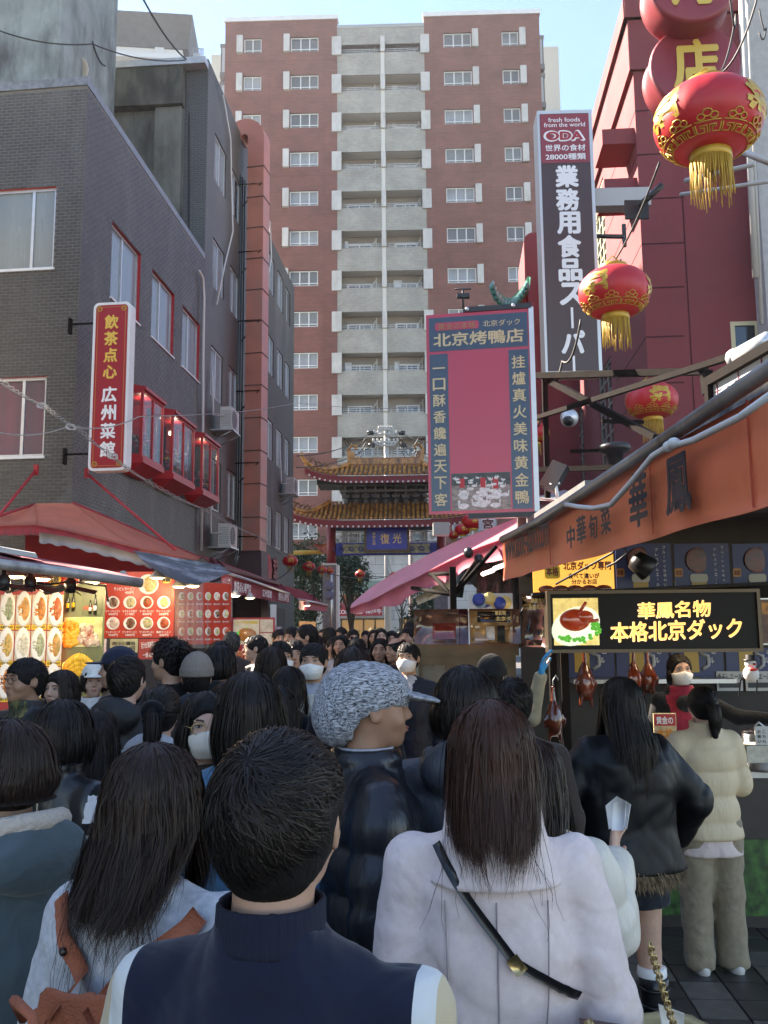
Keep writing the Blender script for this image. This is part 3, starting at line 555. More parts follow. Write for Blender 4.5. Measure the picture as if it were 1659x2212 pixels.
# ================================================================ left building A (black brick, near)
CA = P(172, 605, 14.0); CA.z = 0
FS = Fr(CA, UD); FA = Fr(CA, (.9925, -.105, 0))
LA = thing('brick_building', 'near black brick restaurant building with red window reveals, left side of the street', 'building', tuple(CA))
uA = FS.uv(441, 590)[0]; hA = FS.uv(192, 190)[1]
wS = []
for (x0, y0, x1, y1, xb, yb) in ((243, 477, 304, 560, 237, 640), (329, 595, 376, 660, 326, 735), (394, 680, 431, 726, 391, 800)):
    u0, v1 = FS.uv(x0, y0); u1, _ = FS.uv(x1, y1); _, v0 = FS.uv(xb, yb); wS.append((u0, u1, 0, 0))
vt = FS.uv(243, 477)[1]; vb = FS.uv(237, 640)[1]; wS = [(a, c, vb, vt) for a, c, _, _ in wS]
lw = vb-3.0+.15
wlow = []
for (x0, x1, y) in ((250, 316, 960), (322, 386, 1000), (392, 441, 1040)):
    u0 = FS.uv(x0, y)[0]; u1 = FS.uv(x1, y)[0]; wlow.append((u0+.30, u1-.30, lw+.05, lw+1.3))
opS = wS+wlow
wall(FS, 0, uA, 0, hA, opS, MORT, LA, rm=REDP)
oF = []
for (x0, x1, y0, y1) in ((-60, 122, 402, 578), (-60, 101, 812, 985)):
    u1, v1 = FA.uv(x1, y0); _, v0 = FA.uv(x1, y1); oF.append((-3.2, u1, v0, v1))
wall(FA, -6, 0, 0, hA, oF, MORT, LA, rm=REDP)
BW, BH, BJ = .152, .0585, .012
bricks(FA, -2.2, 0, 2.2, hA-.02, oF, BW, BH, BJ, SMOKE, LA, 290, lambda a, c: a > -1.5 and c > FA.uv(100, 1080)[1])
bricks(FS, .004, uA, 2.2, hA-.02, opS, BW, BH, BJ, SMOKE, LA)
for o in oF: window(FA, o[0], o[1], o[2], o[3], ALU, GLF if o[2] > 6 else GLT, LA, mull=(.845,), curtain=CURTR if o[2] < 6 else None, sill=WPAINT, t=.05)
for o in wS: window(FS, o[0], o[1], o[2], o[3], ALU, GLF, LA, mull=(.45,), curtain=None, sill=WPAINT, t=.05)
b = MB(); b.fb(FA, -6, .012, hA-.0, hA+.16, -.35, .03); b.fb(FS, .0, uA, hA, hA+.15, -.35, .012); b.build('coping', mat('coping_tile', (.16, .165, .17), .35, var=.3, vscale=12), LA)
b = MB(); c0 = FA.p(-6, 0, -.3); b.hexa([FA.p(-6, 0, -.4), FA.p(-.4, 0, -.4), FS.p(uA, 0, -.4), FS.p(uA, 0, -6)], [FA.p(-6, hA, -.4), FA.p(-.4, hA, -.4), FS.p(uA, hA, -.4), FS.p(uA, hA, -6)]); b.build('interior', INTER, LA)
# bay window boxes with flowers
def bay(i, o):
    u0, u1, v0, v1 = o; d1 = .42; b = MB(); t = .05
    for (a, c, dd) in ((u0-.1, u1+.1, 0),):
        b.fb(FS, a, c, v0-.13, v0-.02, 0.01, d1+.03); b.fb(FS, a, c, v1+.0, v1+.06, .01, d1+.05)
        b.hexa([FS.p(a, v1+.06, .01), FS.p(c, v1+.06, .01), FS.p(c, v1+.06, d1+.05), FS.p(a, v1+.06, d1+.05)], [FS.p(a, v1+.2, .01), FS.p(c, v1+.2, .01), FS.p(c, v1+.1, d1*.6), FS.p(a, v1+.1, d1*.6)])
        b.hexa([FS.p(a+.2, v0-.3, .01), FS.p(c-.2, v0-.3, .01), FS.p(c-.2, v0-.3, .12), FS.p(a+.2, v0-.3, .12)], [FS.p(a, v0-.13, .01), FS.p(c, v0-.13, .01), FS.p(c, v0-.13, d1), FS.p(a, v0-.13, d1)])
        for uu in (a, c-t, (a+c)/2-t/2): b.fb(FS, uu, uu+t, v0-.02, v1, d1-.05, d1)
        for uu in (a, c-t): b.fb(FS, uu, uu+t, v0-.02, v1, .01, .06); b.fb(FS, uu+.006, uu+t-.006, v0-.02, v0+.04, .06, d1-.05); b.fb(FS, uu+.006, uu+t-.006, v1-.05, v1, .06, d1-.05)
        b.fb(FS, a+t, c-t, v0-.02, v0+.03, d1-.045, d1-.005); b.fb(FS, a+t, c-t, v1-.05, v1, d1-.045, d1-.005)
    w_ = b.build('bay_window', REDP, LA)
    for (f, args) in ((FS, (a+t, c-t, v0+.03, v1-.05, d1-.03, d1-.024)),): g = MB(); g.fb(f, *args); sub(g.build('pane', GLT), w_, LA)
    for uu in (a+.02, c-.03): g = MB(); g.fb(FS, uu, uu+.006, v0+.04, v1-.05, .07, d1-.055); sub(g.build('pane', GLT), w_, LA)
    g = MB(); g.smooth = True
    for k in range(46):
        q = FS.p(rng.uniform(a+.12, c-.12), v0+rng.uniform(.15, .62 if i == 1 else .5), rng.uniform(.1, d1-.1)); g.cur = rng.choice([0, 0, 1, 2, 3]); r_ = rng.uniform(.025, .06); g.add(*ellmesh(q, (r_, r_, r_*.7), 6, 3))
    for k in range(16):
        q = FS.p(rng.uniform(a+.2, c-.2), v0+.02, rng.uniform(.12, .3)); g.cur = 3; g.tube([q, q+Vector((rng.uniform(-.06, .06), rng.uniform(-.05, .05), .45))], .012, 4, r1=.003)
    pl = g.build('flower_arrangement', [mat('petal_pink', (.5, .16, .22), .6), mat('petal_yellow', (.6, .38, .04), .6), mat('petal_white', (.6, .55, .5), .6), mat('leaf_green', (.03, .08, .02), .6)])
    tag(pl, ['vase of white and pink lilies in the first red bay window', 'mixed bouquet of pink and yellow flowers in the middle red bay window', 'tall green and yellow potted flowers in the last red bay window'][i], 'flowers')
    if i == 1:
        g = MB(); g.smooth = True; q = FS.p(a+.35, v1-.35, .25); g.add(*ellmesh(q, (.05, .05, .05))); tag(g.build('pendant_bulb', mat('bulb_glow', (1, .95, .85), .5, emit=(1, .85, .6), es=6)), 'glowing round bulb inside the middle red bay window', 'lamp')
for i, o in enumerate(wlow):
    bay(i, o)
    l = bpy.data.lights.new('bay_light', 'POINT'); l.energy = 1.2; l.color = (1, .85, .62); l.shadow_soft_size = .05; q = bpy.data.objects.new('bay_light', l); COL.objects.link(q); q.location = FS.p((o[0]+o[1])/2, o[3]-.12, .2)
# ================================================================ left buildings B and C
FB = FS; u0B = uA+.02; hB = FS.uv(457, 142)[1]; uB1 = FS.uv(527, 700)[0]; uC1 = FS.uv(634, 900)[0]
DKT = brickmat('dark_tile_wall', 1, (.072, .062, .049), (.054, .046, .037), (.098, .085, .067), .16, .06, .008, .55); DKT2 = brickmat('black_tile_front', 0, (.050, .052, .053), (.036, .038, .040), (.085, .084, .08), .17, .06, .01, .5)
STUC = mat('grey_stucco', (.085, .080, .068), .9, var=.14, vscale=2, stain=(.14, .13, .115), stain_scale=.8, bump=.2)
CONC = mat('stained_concrete', (.15, .155, .14), .9, var=.25, vscale=1.2, stain=(.035, .036, .034), stain_scale=.9, bump=.2, stretch=(1, 1, .35))
LB = thing('grey_building', 'tall grey tiled building with stained concrete flank behind the black brick one', 'building', tuple(FS.p(u0B, 0)))
vT = FS.uv(461, 277)[1]; sB = 2.93; hw = 1.32
cols = [(FS.uv(456, 755)[0], FS.uv(482, 755)[0]), (FS.uv(494, 755)[0], FS.uv(514, 755)[0])]
opB = [(a, c, vT-hw-sB*k, vT-sB*k) for k in range(4) for a, c in cols]
wall(FS, u0B, uB1+.9, 0, hB, opB, DKT, LB, name='street_wall')
for o in opB: window(FS, *o, ALU, [GLF, GLD] if rng.random() < .4 else GLF, LA if 0 else LB, mull=(.5,), t=.05, d=-.1)
FBf = Fr(FS.p(u0B, 0), UR)
wB = abs(FBf.uv(398, 300)[0])
wall(FBf, -wB, 0, 0, hB, [], DKT2, LB, name='tiled_corner_wall')
wall(FBf, -9, -wB, 0, hB-.35, [], CONC, LB, name='concrete_wall', d=-.02)
b = MB(); b.fb(FBf, -9, -wB-.01, hB-1.35, hB-.3, -.018, .25); b.build('concrete_parapet', mat('moss_concrete', (.05, .052, .045), .9, var=.4, vscale=3, stain=(.12, .12, .10), stretch=(1, 1, .3)), LB)
b = MB(); b.fb(FBf, -9.02, .0, hB-.3, hB-.12, -1.2, .3); b.build('metal_cap', mat('pale_flashing', (.42, .44, .46), .4, .3, var=.1), LB)
b = MB(); b.fb(FBf, -wB-.75, -wB-.05, 0, hB-1.36, -.01, .12); b.build('concrete_pier', CONC, LB)
b = MB(); b.tube([FBf.p(-wB+.12, hB-1.5, .04), FBf.p(-wB+.25, 8, .04)], .02); b.build('conduit', CABLE, LB)
b = MB(); b.hexa([FBf.p(-9, 0, -.3), FBf.p(-.3, 0, -.3), FS.p(uB1+.9, 0, -.3), FS.p(uB1+.9, 0, -7)], [FBf.p(-9, hB-.4, -.3), FBf.p(-.3, hB-.4, -.3), FS.p(uB1+.9, hB-.4, -.3), FS.p(uB1+.9, hB-.4, -7)]); b.build('interior', INTER, LB)
LC = thing('stucco_building', 'grey stucco building with tall narrow windows, farthest on the left', 'building', tuple(FS.p(uB1+.92, 0)))
hC = FS.uv(632, 614)[1]
cols = [(FS.uv(a, 800)[0], FS.uv(c, 800)[0]) for a, c in ((559, 568), (577, 591), (598, 611), (616, 626))]
opC = [(a, c, vT-.25-hw-sB*k, vT-.25-sB*k) for k in range(4) for a, c in cols]
wall(FS, uB1+.92, uC1, 4.6, hC, opC, STUC, LC)
for o in opC: window(FS, *o, ALU, GLF, LC, mull=(.5,), t=.05, d=-.1)
b = MB(); b.fb(FS, uB1+.92, uC1+.01, 0, 4.6, -.1, .06); b.build('dark_fascia', mat('charcoal_fascia', (.02, .021, .024), .5, var=.1), LC)
b = MB(); b.hexa([FS.p(uB1+.93, 0, -.3), FS.p(uC1, 0, -.3), FS.p(uC1, 0, -7), FS.p(uB1+.93, 0, -7)], [FS.p(uB1+.93, hC, -.3), FS.p(uC1, hC, -.001), FS.p(uC1, hC, -7), FS.p(uB1+.93, hC, -7)]); b.build('end_wall', STUC, LC)
rs = FS.uv(577, 1235)
sg = thing('shop_emblem', 'round red emblem with dark characters on the charcoal fascia', 'sign', tuple(FS.p(rs[0], rs[1], .1)))
b = MB(); c = FS.p(rs[0]-.5, rs[1], .1); R = Matrix((FS.U, FS.V, FS.N)).transposed(); b.lathe([(.0, 0), (.55, 0), (.55, .05), (.0, .05)], c, 20, R); b.build('disc', REDP, sg)
text('葉', .9, mat('dark_red_print', (.2, .02, .02), .5), FS, rs[0]+.75, rs[1], .12, .02, .02, name='lettering', parent=sg)
# orange duct
FD = Fr(P(528, 900, 24.6)*1, (.98, -.2, 0)); x0 = FD.O.copy(); FD.O = Vector((x0.x, x0.y, 0)); DW = .50
zt = FD.uv(545, 262)[1]; zb = FD.uv(545, 1190)[1]
du = thing('ventilation_duct', 'tall terracotta painted kitchen exhaust duct up the grey facade', 'duct', tuple(FD.O))
DUM = mat('duct_orange', (.42, .145, .095), .5, var=.12, vscale=2, stain=(.33, .16, .12)); n = 13
hh = (zt-.5-zb)/n
for k in range(n):
    b = MB(); b.fb(FD, .0, DW, zb+k*hh+.012, zb+(k+1)*hh, -.55, 0); b.build('duct_section', DUM, du)
    b = MB(); b.fb(FD, -.02, DW+.02, zb+k*hh-.014, zb+k*hh+.010, -.57, .02); b.build('flange', mat('flange_dark', (.06, .03, .028), .6), du)
b = MB(); b.smooth = False; pr = [(DW/2*0+.0, 0)]; ra = .5
pts = [(-ra*math.cos(a)-0, ra*math.sin(a)) for a in [PI/2*k/8 for k in range(9)]]
for k in range(8):
    a0, a1 = PI*k/8, PI*(k+1)/8; f = lambda a, r: (DW-.6-(0) + .6 + (-.62)+.62*math.cos(a)*r/.62, zt-.5+r*math.sin(a))
    q = lambda a, r, dd: FD.p(-.12+r*math.cos(a), zt-.5+r*math.sin(a), dd)
    b.hexa([q(a0, .12, -.55), q(a0, .62, -.55), q(a1, .62, -.55), q(a1, .12, -.55)], [q(a0, .12, 0), q(a0, .62, 0), q(a1, .62, 0), q(a1, .12, 0)])
b.build('duct_elbow', DUM, du)
b = MB(); b.hexa([FD.p(-.05, zb, -.55), FD.p(DW+.05, zb, -.55), FD.p(DW+.1, zb-.9, -.5), FD.p(-.3, zb-.9, -.5)], [FD.p(-.05, zb, 0), FD.p(DW+.05, zb, 0), FD.p(DW+.1, zb-.9, .1), FD.p(-.3, zb-.9, .1)]); b.fb(FD, -.3, DW+.1, 0, zb-.92, -.5, .1); b.build('duct_base', mat('duct_brown', (.07, .035, .03), .6, var=.2), du)
for k in range(6):
    z = zt-2-k*2.1; b = MB(); b.tube([FD.p(-.25, z-.5, -.3), FD.p(DW-.05, z, .03), FD.p(-.25, z, .03)], .022, 5); b.build('bracket', DKST, du)
b = MB()
for k in range(3): b.tube([FD.p(-.12-.07*k, zt-1.8+.1*k, -.1), FD.p(-.12-.07*k, 4, -.1)], .025, 6)
b.build('riser_pipe', BLKP, du)
# AC units
def acunit(F, u, v, d, lab, w_=.78, h=.58):
    t = thing('air_conditioner', lab, 'air conditioner', tuple(F.p(u, v, d)), 'outdoor air conditioner units'); b = MB(); b.fb(F, u, u+w_, v, v+h, d, d+.3); b.build('casing', mat('ac_cream', (.50, .49, .45), .5, var=.06), t)
    c = F.p(u+.36*w_, v+h*.5, d+.302); R = Matrix((F.U, F.V, F.N)).transposed(); b = MB(); b.lathe([(0, 0), (.23, 0), (.23, .012), (.20, .012), (.19, .004), (0, .004)], c, 20, R); b.build('fan_grille', mat('ac_grille', (.10, .10, .10), .5), t)
    b = MB(); 
    for k in range(9): b.fb(F, u+.05, u+.66*w_, v+.06+k*.055, v+.072+k*.055, d+.318, d+.324)
    for k in range(8): b.fb(F, u-.008, u-.001, v+.07+k*.055, v+.095+k*.055, d+.03, d+.27)
    b.build('louvre', mat('ac_louvre', (.34, .34, .32), .5), t)
    b = MB(); b.fb(F, u-.02, u+w_+.02, v-.035, v-.002, 0, d+.34); b.tube([F.p(u+.05, v-.3, .02), F.p(u+.05, v-.04, d+.3)], .015, 4); b.tube([F.p(u+w_-.05, v-.3, .02), F.p(u+w_-.05, v-.04, d+.3)], .015, 4); b.build('bracket', STEEL, t)
    b = MB(); b.tube([F.p(u, v+h*.6, d+.1), F.p(u-.18, v+h*.55, .12), F.p(u-.2, v+h+.9, .08)], .025, 6); b.build('hose', CABLEW, t)
for (x, y, lab) in ((452, 925, 'upper cream air conditioner beside the white pipe on the grey facade'), (447, 1180, 'lower cream air conditioner just above the red awning'), (601, 1065, 'small air conditioner high on the stucco building near the gate')):
    u, v = FS.uv(x, y); acunit(FS, u+.1, v, .25, lab)
pp = MB(); q = [FS.uv(x, y, .1) for x, y in ((430, 585), (438, 600), (441, 640), (439, 760), (438, 1000), (435, 1190))]; pp.tube([FS.p(u, v, .1) for u, v in q], .035, 7); tag(pp.build('drain_pipe', CABLEW), 'white drain pipe curving down the grey facade', 'pipe')
pp = MB(); q = [(482, 205), (498, 300), (500, 400), (503, 500), (485, 575), (468, 660)]; pp.tube([FS.p(*FS.uv(x, y, .08), .08) for x, y in q], .022, 6); tag(pp.build('loose_cable', CABLEW), 'cream cable hanging loosely down the grey tiled wall', 'cable')
pp = MB(); q = [(568, 455), (583, 480), (586, 560), (577, 600), (568, 570), (566, 470)]; pp.tube([FS.p(*FS.uv(x, y, .1), .1) for x, y in q], .03, 6); tag(pp.build('loose_cable', CABLEW), 'cream looped cable beside the terracotta duct', 'cable')
# ================================================================ buildings behind, upper left
FX = Fr(P(0, 600, 17.5)*1, UR); FX.O.z = 0
t = thing('concrete_tower', 'weathered grey concrete block at the top left corner', 'building', tuple(FX.O))
u1, _ = FX.uv(128, 150); CN2 = mat('weathered_concrete', (.22, .25, .24), .9, var=.25, vscale=1.5, stain=(.06, .065, .065), stain_scale=1.1, bump=.3)
wall(FX, -4, u1, 8, 20, [], CN2, t); b = MB(); b.hexa([FX.p(u1, 8, 0), FX.p(u1, 8, -3), FX.p(-4, 8, -3), FX.p(-4, 8, -.01)], [FX.p(u1, 20, 0), FX.p(u1, 20, -3), FX.p(-4, 20, -3), FX.p(-4, 20, -.01)]); b.build('core', CN2, t)
FY = Fr(P(140, 600, 22)*1, UR); FY.O.z = 0
t = thing('cream_building', 'cream rendered building with a steep edge behind the concrete block', 'building', tuple(FY.O))
pts = [(120, 200), (120, -40), (165, -40), (185, 60), (228, 140), (228, 200)]; q = [FY.uv(x, y) for x, y in pts]; b = MB(); n = len(q)
CRM = mat('cream_render', (.62, .57, .50), .8, var=.05); vs = [FY.p(u, v) for u, v in q]+[FY.p(u, v, -2) for u, v in q]; b.add(vs, [tuple(range(n)), tuple(range(2*n-1, n-1, -1))]+[(i, i+n, (i+1) % n+n, (i+1) % n) for i in range(n)]); b.build('wall', CRM, t)
FZ = Fr(P(300, 300, 45)*1, (.995, .10, 0)); FZ.O.z = 0
t = thing('white_apartment_block', 'white apartment block with a wide overhanging grey roof far behind', 'building', tuple(FZ.O))
a = FZ.uv(190, 60); c = FZ.uv(405, 65); e = FZ.uv(215, 98); f = FZ.uv(418, 110); g_ = FZ.uv(410, 170)
b = MB(); b.fb(FZ, e[0]-3, f[0]-.6, 5, e[1], -8, 0); b.build('wall', mat('white_render', (.70, .69, .67), .7, var=.04), t)
b = MB(); b.hexa([FZ.p(e[0]-4, e[1]-.0, 0.1), FZ.p(f[0]-.3, e[1]-.0, .1), FZ.p(f[0]-.3, e[1], -6), FZ.p(e[0]-4, e[1], -6)], [FZ.p(e[0]-5, e[1]+1.0, 1.6), FZ.p(f[0]+.1, e[1]+1.0, 1.6), FZ.p(f[0]+.1, e[1]+1.3, -7), FZ.p(e[0]-5, e[1]+1.3, -7)]); b.build('overhanging_roof', mat('roof_soffit', (.22, .24, .27), .6, var=.08, vscale=3), t)
for (x0, x1) in ((226, 240), (286, 330), (366, 404)):
    u0, v1 = FZ.uv(x0, 128); u1, v0 = FZ.uv(x1, 148); window(FZ, u0, u1, v0, v1, WPAINT, GLD, t, mull=(.33, .66), t=.08, d=.03)
b = MB(); u, v = FZ.uv(345, 105); b.fb(FZ, u-.25, u+.25, v-4, v, .02, .12); b.fb(FZ, e[0]-3, f[0]-.5, e[1]-.9, e[1]-.6, .01, .5); b.build('trim', mat('pale_trim', (.66, .67, .67), .6), t)
b = MB()
for k in range(7): p0 = P(418+k*3.5, 130, 44.8); p1 = P(418+k*3.5, 104, 44.8); b.tube([p0, p1], .03, 4)
for y in (104, 116): b.tube([P(416, y, 44.8), P(440, y+1, 44.8)], .03, 4)
tag(b.build('roof_railing', ALU), 'metal railing on the roof edge beside the overhanging roof', 'railing')
b = MB(); b.smooth = True; cst = P(158, 158, 18.6); b.lathe([(.0, -.02), (.2, .0), (.34, .06), (.40, .12), (.39, .13), (.3, .08), (0, .01)], cst, 18, Matrix.Rotation(PI/2, 3, 'X')); tag(b.build('satellite_dish', mat('dish_beige', (.5, .42, .33), .6)), 'beige satellite dish on the roof of the black brick building', 'dish')
# ================================================================ tower
FT = Fr(P(829, 1360, 60), (.9996, -.0297, 0)); FT.O.z = 0
TW = thing('apartment_tower', 'tall red brick apartment tower with grey central balconies closing the street', 'building', tuple(FT.O))
RBR = brickmat('red_brick_tile', 0, (.20, .070, .052), (.16, .056, .042), (.18, .09, .07), .42, .13, .012, .8, bump=.2); GBR = brickmat('grey_brick_tile', 0, (.37, .35, .30), (.31, .295, .255), (.26, .245, .215), .24, .12, .01, .85, bump=.2)
uL = FT.uv(487, 60)[0]; uR = FT.uv(1165, 60)[0]; g0 = FT.uv(728, 200)[0]; g1 = FT.uv(918, 200)[0]; gm = FT.uv(826, 200)[0]; hL = FT.uv(600, 45)[1]; hR = FT.uv(1040, 33)[1]; hM = FT.uv(830, 58)[1]
par0 = FT.uv(829, 111)[1]; ST = 3.03; NF = 13
colsT = [(FT.uv(527, 100)[0], FT.uv(565, 100)[0], 'l', 2), (FT.uv(628, 100)[0], FT.uv(688, 100)[0], 'l', 3), (FT.uv(958, 100)[0], FT.uv(1018, 100)[0], 'r', 3), (FT.uv(1084, 100)[0], FT.uv(1120, 100)[0], 'r', 2)]
wt = FT.uv(660, 80)[1]; wb = FT.uv(660, 111)[1]
opT = [(a, c, wb-ST*k, wt-ST*k) for k in range(NF) for (a, c, _, _) in colsT]
wall(FT, uL, g0, 5.2, hL, opT, RBR, TW, name='brick_wall'); wall(FT, g1, uR, 5.2, hR, opT, RBR, TW, name='brick_wall')
for a, c, h in ((uL-.1, g0+.1, hL), (g1-.1, uR+.1, hR)): b = MB(); b.fb(FT, a, c, h, h+.35, -.6, .08); b.build('parapet_cap', WPAINT, TW)
b = MB(); b.fb(FT, uL, g0-.02, 5.2, hL-.01, -12, -.3); b.fb(FT, g1+.02, uR, 5.2, hR-.01, -12, -.3); b.fb(FT, g0, g1, 6.5, hM, -12, -1.25); b.build('side_walls', mat('tower_side', (.30, .27, .24), .8, var=.06), TW)
wall(FT, g0, g1, hM-1.35, hM, [], GBR, TW, name='top_band', d=-.04)
b = MB(); b.fb(FT, g0, g1, hM-.02, hM+.25, -1.7, .0); b.build('top_cap', mat('cap_grey', (.34, .35, .34), .7), TW)
FINM = mat('fin_white', (.52, .50, .46), .6, var=.1, vscale=1.5, stain=(.40, .38, .34)); RAILM = mat('rail_alu', (.50, .52, .52), .35, .5); SHAD = mat('balcony_inner', (.60, .58, .52), .85)
fc = 0
for k in range(NF):
    dz = ST*k
    for (a, c, sd_, n) in colsT:
        z0, z1 = wb-dz, wt-dz
        fr = window(FT, a, c, z0, z1, WPAINT, GLT, TW, t=.075, mull=(.5,) if n == 2 else (.36, .68), rails=(.2,), d=-.16, curtain=[CURT, CURT, CURT2][int(rng.random()*3)] if rng.random() < .8 else None)
        b = MB(); fin = .42
        if sd_ == 'l': b.fb(FT, a-.5, a-.06, z0-.12, z1+.12, .002, .28)
        else: b.fb(FT, c+.06, c+.5, z0-.12, z1+.12, .002, .28)
        b.build('shutter_box', FINM, TW)
    zp = par0-dz      # parapet top
    for (a, c) in ((g0+.0, gm-.12), (gm+.18, g1)):
        b = MB(); b.fb(FT, a+.003, c, zp-1.80, zp-.08, -.14, -.04); b.build('balcony_parapet', GBR, TW)
        b = MB(); b.fb(FT, a+.003, c, zp-.52-1.20, zp-.52-1.22+.2, -1.24, -.15)
        b.build('balcony_floor', SHAD, TW)
        b = MB(); 
        for zz in (.0, .14, .28): b.tube([FT.p(a, zp+zz-.03, -.08), FT.p(c, zp+zz-.03, -.08)], .028, 5)
        for q in range(6): uu = a+(c-a)*(q+.5)/6; b.fb(FT, uu-.02, uu+.02, zp-.08, zp+.26, -.09, -.07)
        b.build('balcony_rail', RAILM, TW)
        w0 = a+(c-a)*.2; w1 = a+(c-a)*.75; window(FT, w0, w1, zp-1.45, zp+.72, WPAINT, GLT if rng.random() < .7 else GLD, TW, t=.09, mull=(.5,), d=-1.22, name='balcony_door', curtain=CURT if rng.random() < .75 else None)
        b = MB(); b.fb(FT, c-.5, c-.42, zp-.6, zp+1.1, -1.2, -1.0); b.tube([FT.p(c-.75, zp-.4, -1.1), FT.p(c-.7, zp+.6, -1.0), FT.p(c-.5, zp+.9, -1.0)], .05, 5); b.build('drain_pipe', SHAD, TW)
        if rng.random() < .8: b = MB(); b.fb(FT, c-1.25, c-.55, zp-1.5, zp-1.0+rng.uniform(.2, .6), -1.15, -.85); b.build('ac_unit', WPAINT, TW)
        if rng.random() < .35: b = MB(); n_ = rng.randint(2, 5); b.sheet([[FT.p(a+.5+.12*j, zp+.75, -.7+.03*(j % 2)), FT.p(a+.5+.12*j, zp+.05, -.7)] for j in range(n_+1)], .01); b.build('laundry', [CURT, CURT2, REDP][rng.randint(0, 1)], TW)
    b = MB(); b.fb(FT, g0-.38, g0+.32, zp-.25, zp+1.22, -.05, .14); b.build('balcony_fin', FINM, TW)
    b = MB(); b.fb(FT, gm-.13, gm+.2, zp-.02, zp+1.2, -.3, .1); b.build('balcony_fin', FINM, TW)
    b = MB(); b.fb(FT, g1-.3, g1+.36, zp-.25, zp+1.22, -.05, .14); b.build('balcony_fin', FINM, TW)
    b = MB(); b.fb(FT, gm-.115, gm+.17, zp-1.8, zp-.03, -1.22, -.06); b.build('partition', SHAD, TW)
jt = MB()
for k in range(NF):
    for (a, c) in ((uL, g0), (g1, uR)): jt.fb(FT, a+.02, c-.02, wb-ST*k-.72, wb-ST*k-.70, -.001, .006)
for u in [FT.uv(x, 400)[0] for x in (580, 700, 940, 1060)]: jt.fb(FT, u, u+.02, 7, hL-1, -.001, .007)
tag(jt.build('panel_joints', mat('joint_dark', (.12, .05, .04), .9), TW), kind='stuff')
for (xa, xb, sgn) in ((470, 486, -1), (1166, 1182, 1)):
    u0 = FT.uv(xa, 200)[0]; u1 = FT.uv(xb, 200)[0]
    for k in range(5):
        b = MB(); zt_ = (hR if sgn > 0 else hL)-1.3-ST*k; b.fb(FT, u0, u1, zt_-.3, zt_, -2.6, -.6); b.fb(FT, u0, u1, zt_-2.7, zt_-2.3, -2.6, -.6); b.fb(FT, u0+.05, u0+.15, zt_-2.3, zt_-.3, -.7, -.62); b.fb(FT, u1-.15, u1-.05, zt_-2.3, zt_-.3, -.7, -.62)
        b.build('side_balcony', mat('balcony_slab', (.16, .15, .15), .7), TW)
        b = MB(); b.fb(FT, u0+.15, u1-.15, zt_-2.3, zt_-.3, -.68, -.64); b.build('balcony_glass', mat('balcony_glazing', (.45, .47, .47), .2), TW)
FW = Fr(FT.p(0, 0, -14), FT.U); u0 = FW.uv(1170, 250)[0]; u1, v1 = FW.uv(1206, 100); b = MB(); b.fb(FW, u0-2, u1, 0, v1, -8, 0); b.fb(FW, FW.uv(455, 200)[0], FW.uv(475, 200)[0], 0, FW.uv(460, 118)[1], -8, 0); tag(b.build('background_block', mat('beige_panel', (.50, .46, .38), .8, var=.05)), 'plain beige block edge showing beside the red brick tower', 'building')
# tower base: stone front, shops
STN = brickmat('pale_stone', 0, (.50, .48, .44), (.42, .41, .38), (.25, .24, .22), 1.2, .62, .018, .8)
bs = thing('stone_podium', 'pale stone shop front at the foot of the tower behind the gate', 'building', tuple(FT.p(0, 0, .5)))
FP = Fr(FT.p(0, 0, .6), FT.U); q0 = FP.uv(757, 1235); q1 = FP.uv(800, 1292)
op = [(q0[0], q1[0], q1[1], q0[1]), (FP.uv(862, 1225)[0], FP.uv(905, 1225)[0], q1[1], q0[1]), (FP.uv(690, 1235)[0], FP.uv(735, 1235)[0], q1[1], q0[1])]
wall(FP, uL, uR, 0, 7.05, op+[(FP.uv(735, 1340)[0], FP.uv(835, 1340)[0], .1, 2.6), (FP.uv(862, 1340)[0], FP.uv(960, 1340)[0], .1, 2.6)], STN, bs, th=.5)
for o in op: window(FP, *o, ALU, GLD, bs, t=.08, d=-.4)
b = MB(); b.fb(FP, uL, uR, 0, 7.0, -.62, -.52); b.fb(FP, uL, uR, 7.05, 7.25, -.6, .3); b.build('interior', INTER, bs)
for (a, c) in ((735, 835), (862, 960)): window(FP, FP.uv(a, 1340)[0], FP.uv(c, 1340)[0], .1, 2.6, mat('bronze_frame', (.08, .055, .035), .4, .4), mat('shop_glass_warm', (.16, .10, .05), .15, emit=(.9, .55, .22), es=.25), bs, mull=(.25, .5, .75), t=.1, d=-.3, name='shop_window')
aw = thing('steak_shop_awning', 'red awning of the beef restaurant with white lettering at the far end', 'awning', tuple(P(780, 1322, 58)))
FK = Fr(P(733, 1360, 58)*1, FT.U); FK.O.z = 0; a0 = FK.uv(733, 1314); a1 = FK.uv(826, 1330); zz0, zz1 = a1[1], a0[1]; b = MB(); b.fb(FK, 0, a1[0], zz0, zz1, 0, .03); b.hexa([FK.p(0, zz1, 0), FK.p(a1[0], zz1, 0), FK.p(a1[0], zz1, .03), FK.p(0, zz1, .03)], [FK.p(0, zz1+.5, -1.4), FK.p(a1[0], zz1+.5, -1.4), FK.p(a1[0], zz1+.54, -1.37), FK.p(0, zz1+.54, -1.37)]); b.build('canopy', mat('awning_crimson', (.33, .02, .03), .7, var=.1), aw)
text('KOBE BEEF 神戸牛', .36, WHT, FK, a1[0]*.47, (zz0+zz1)/2, .035, .004, .01, parent=aw)
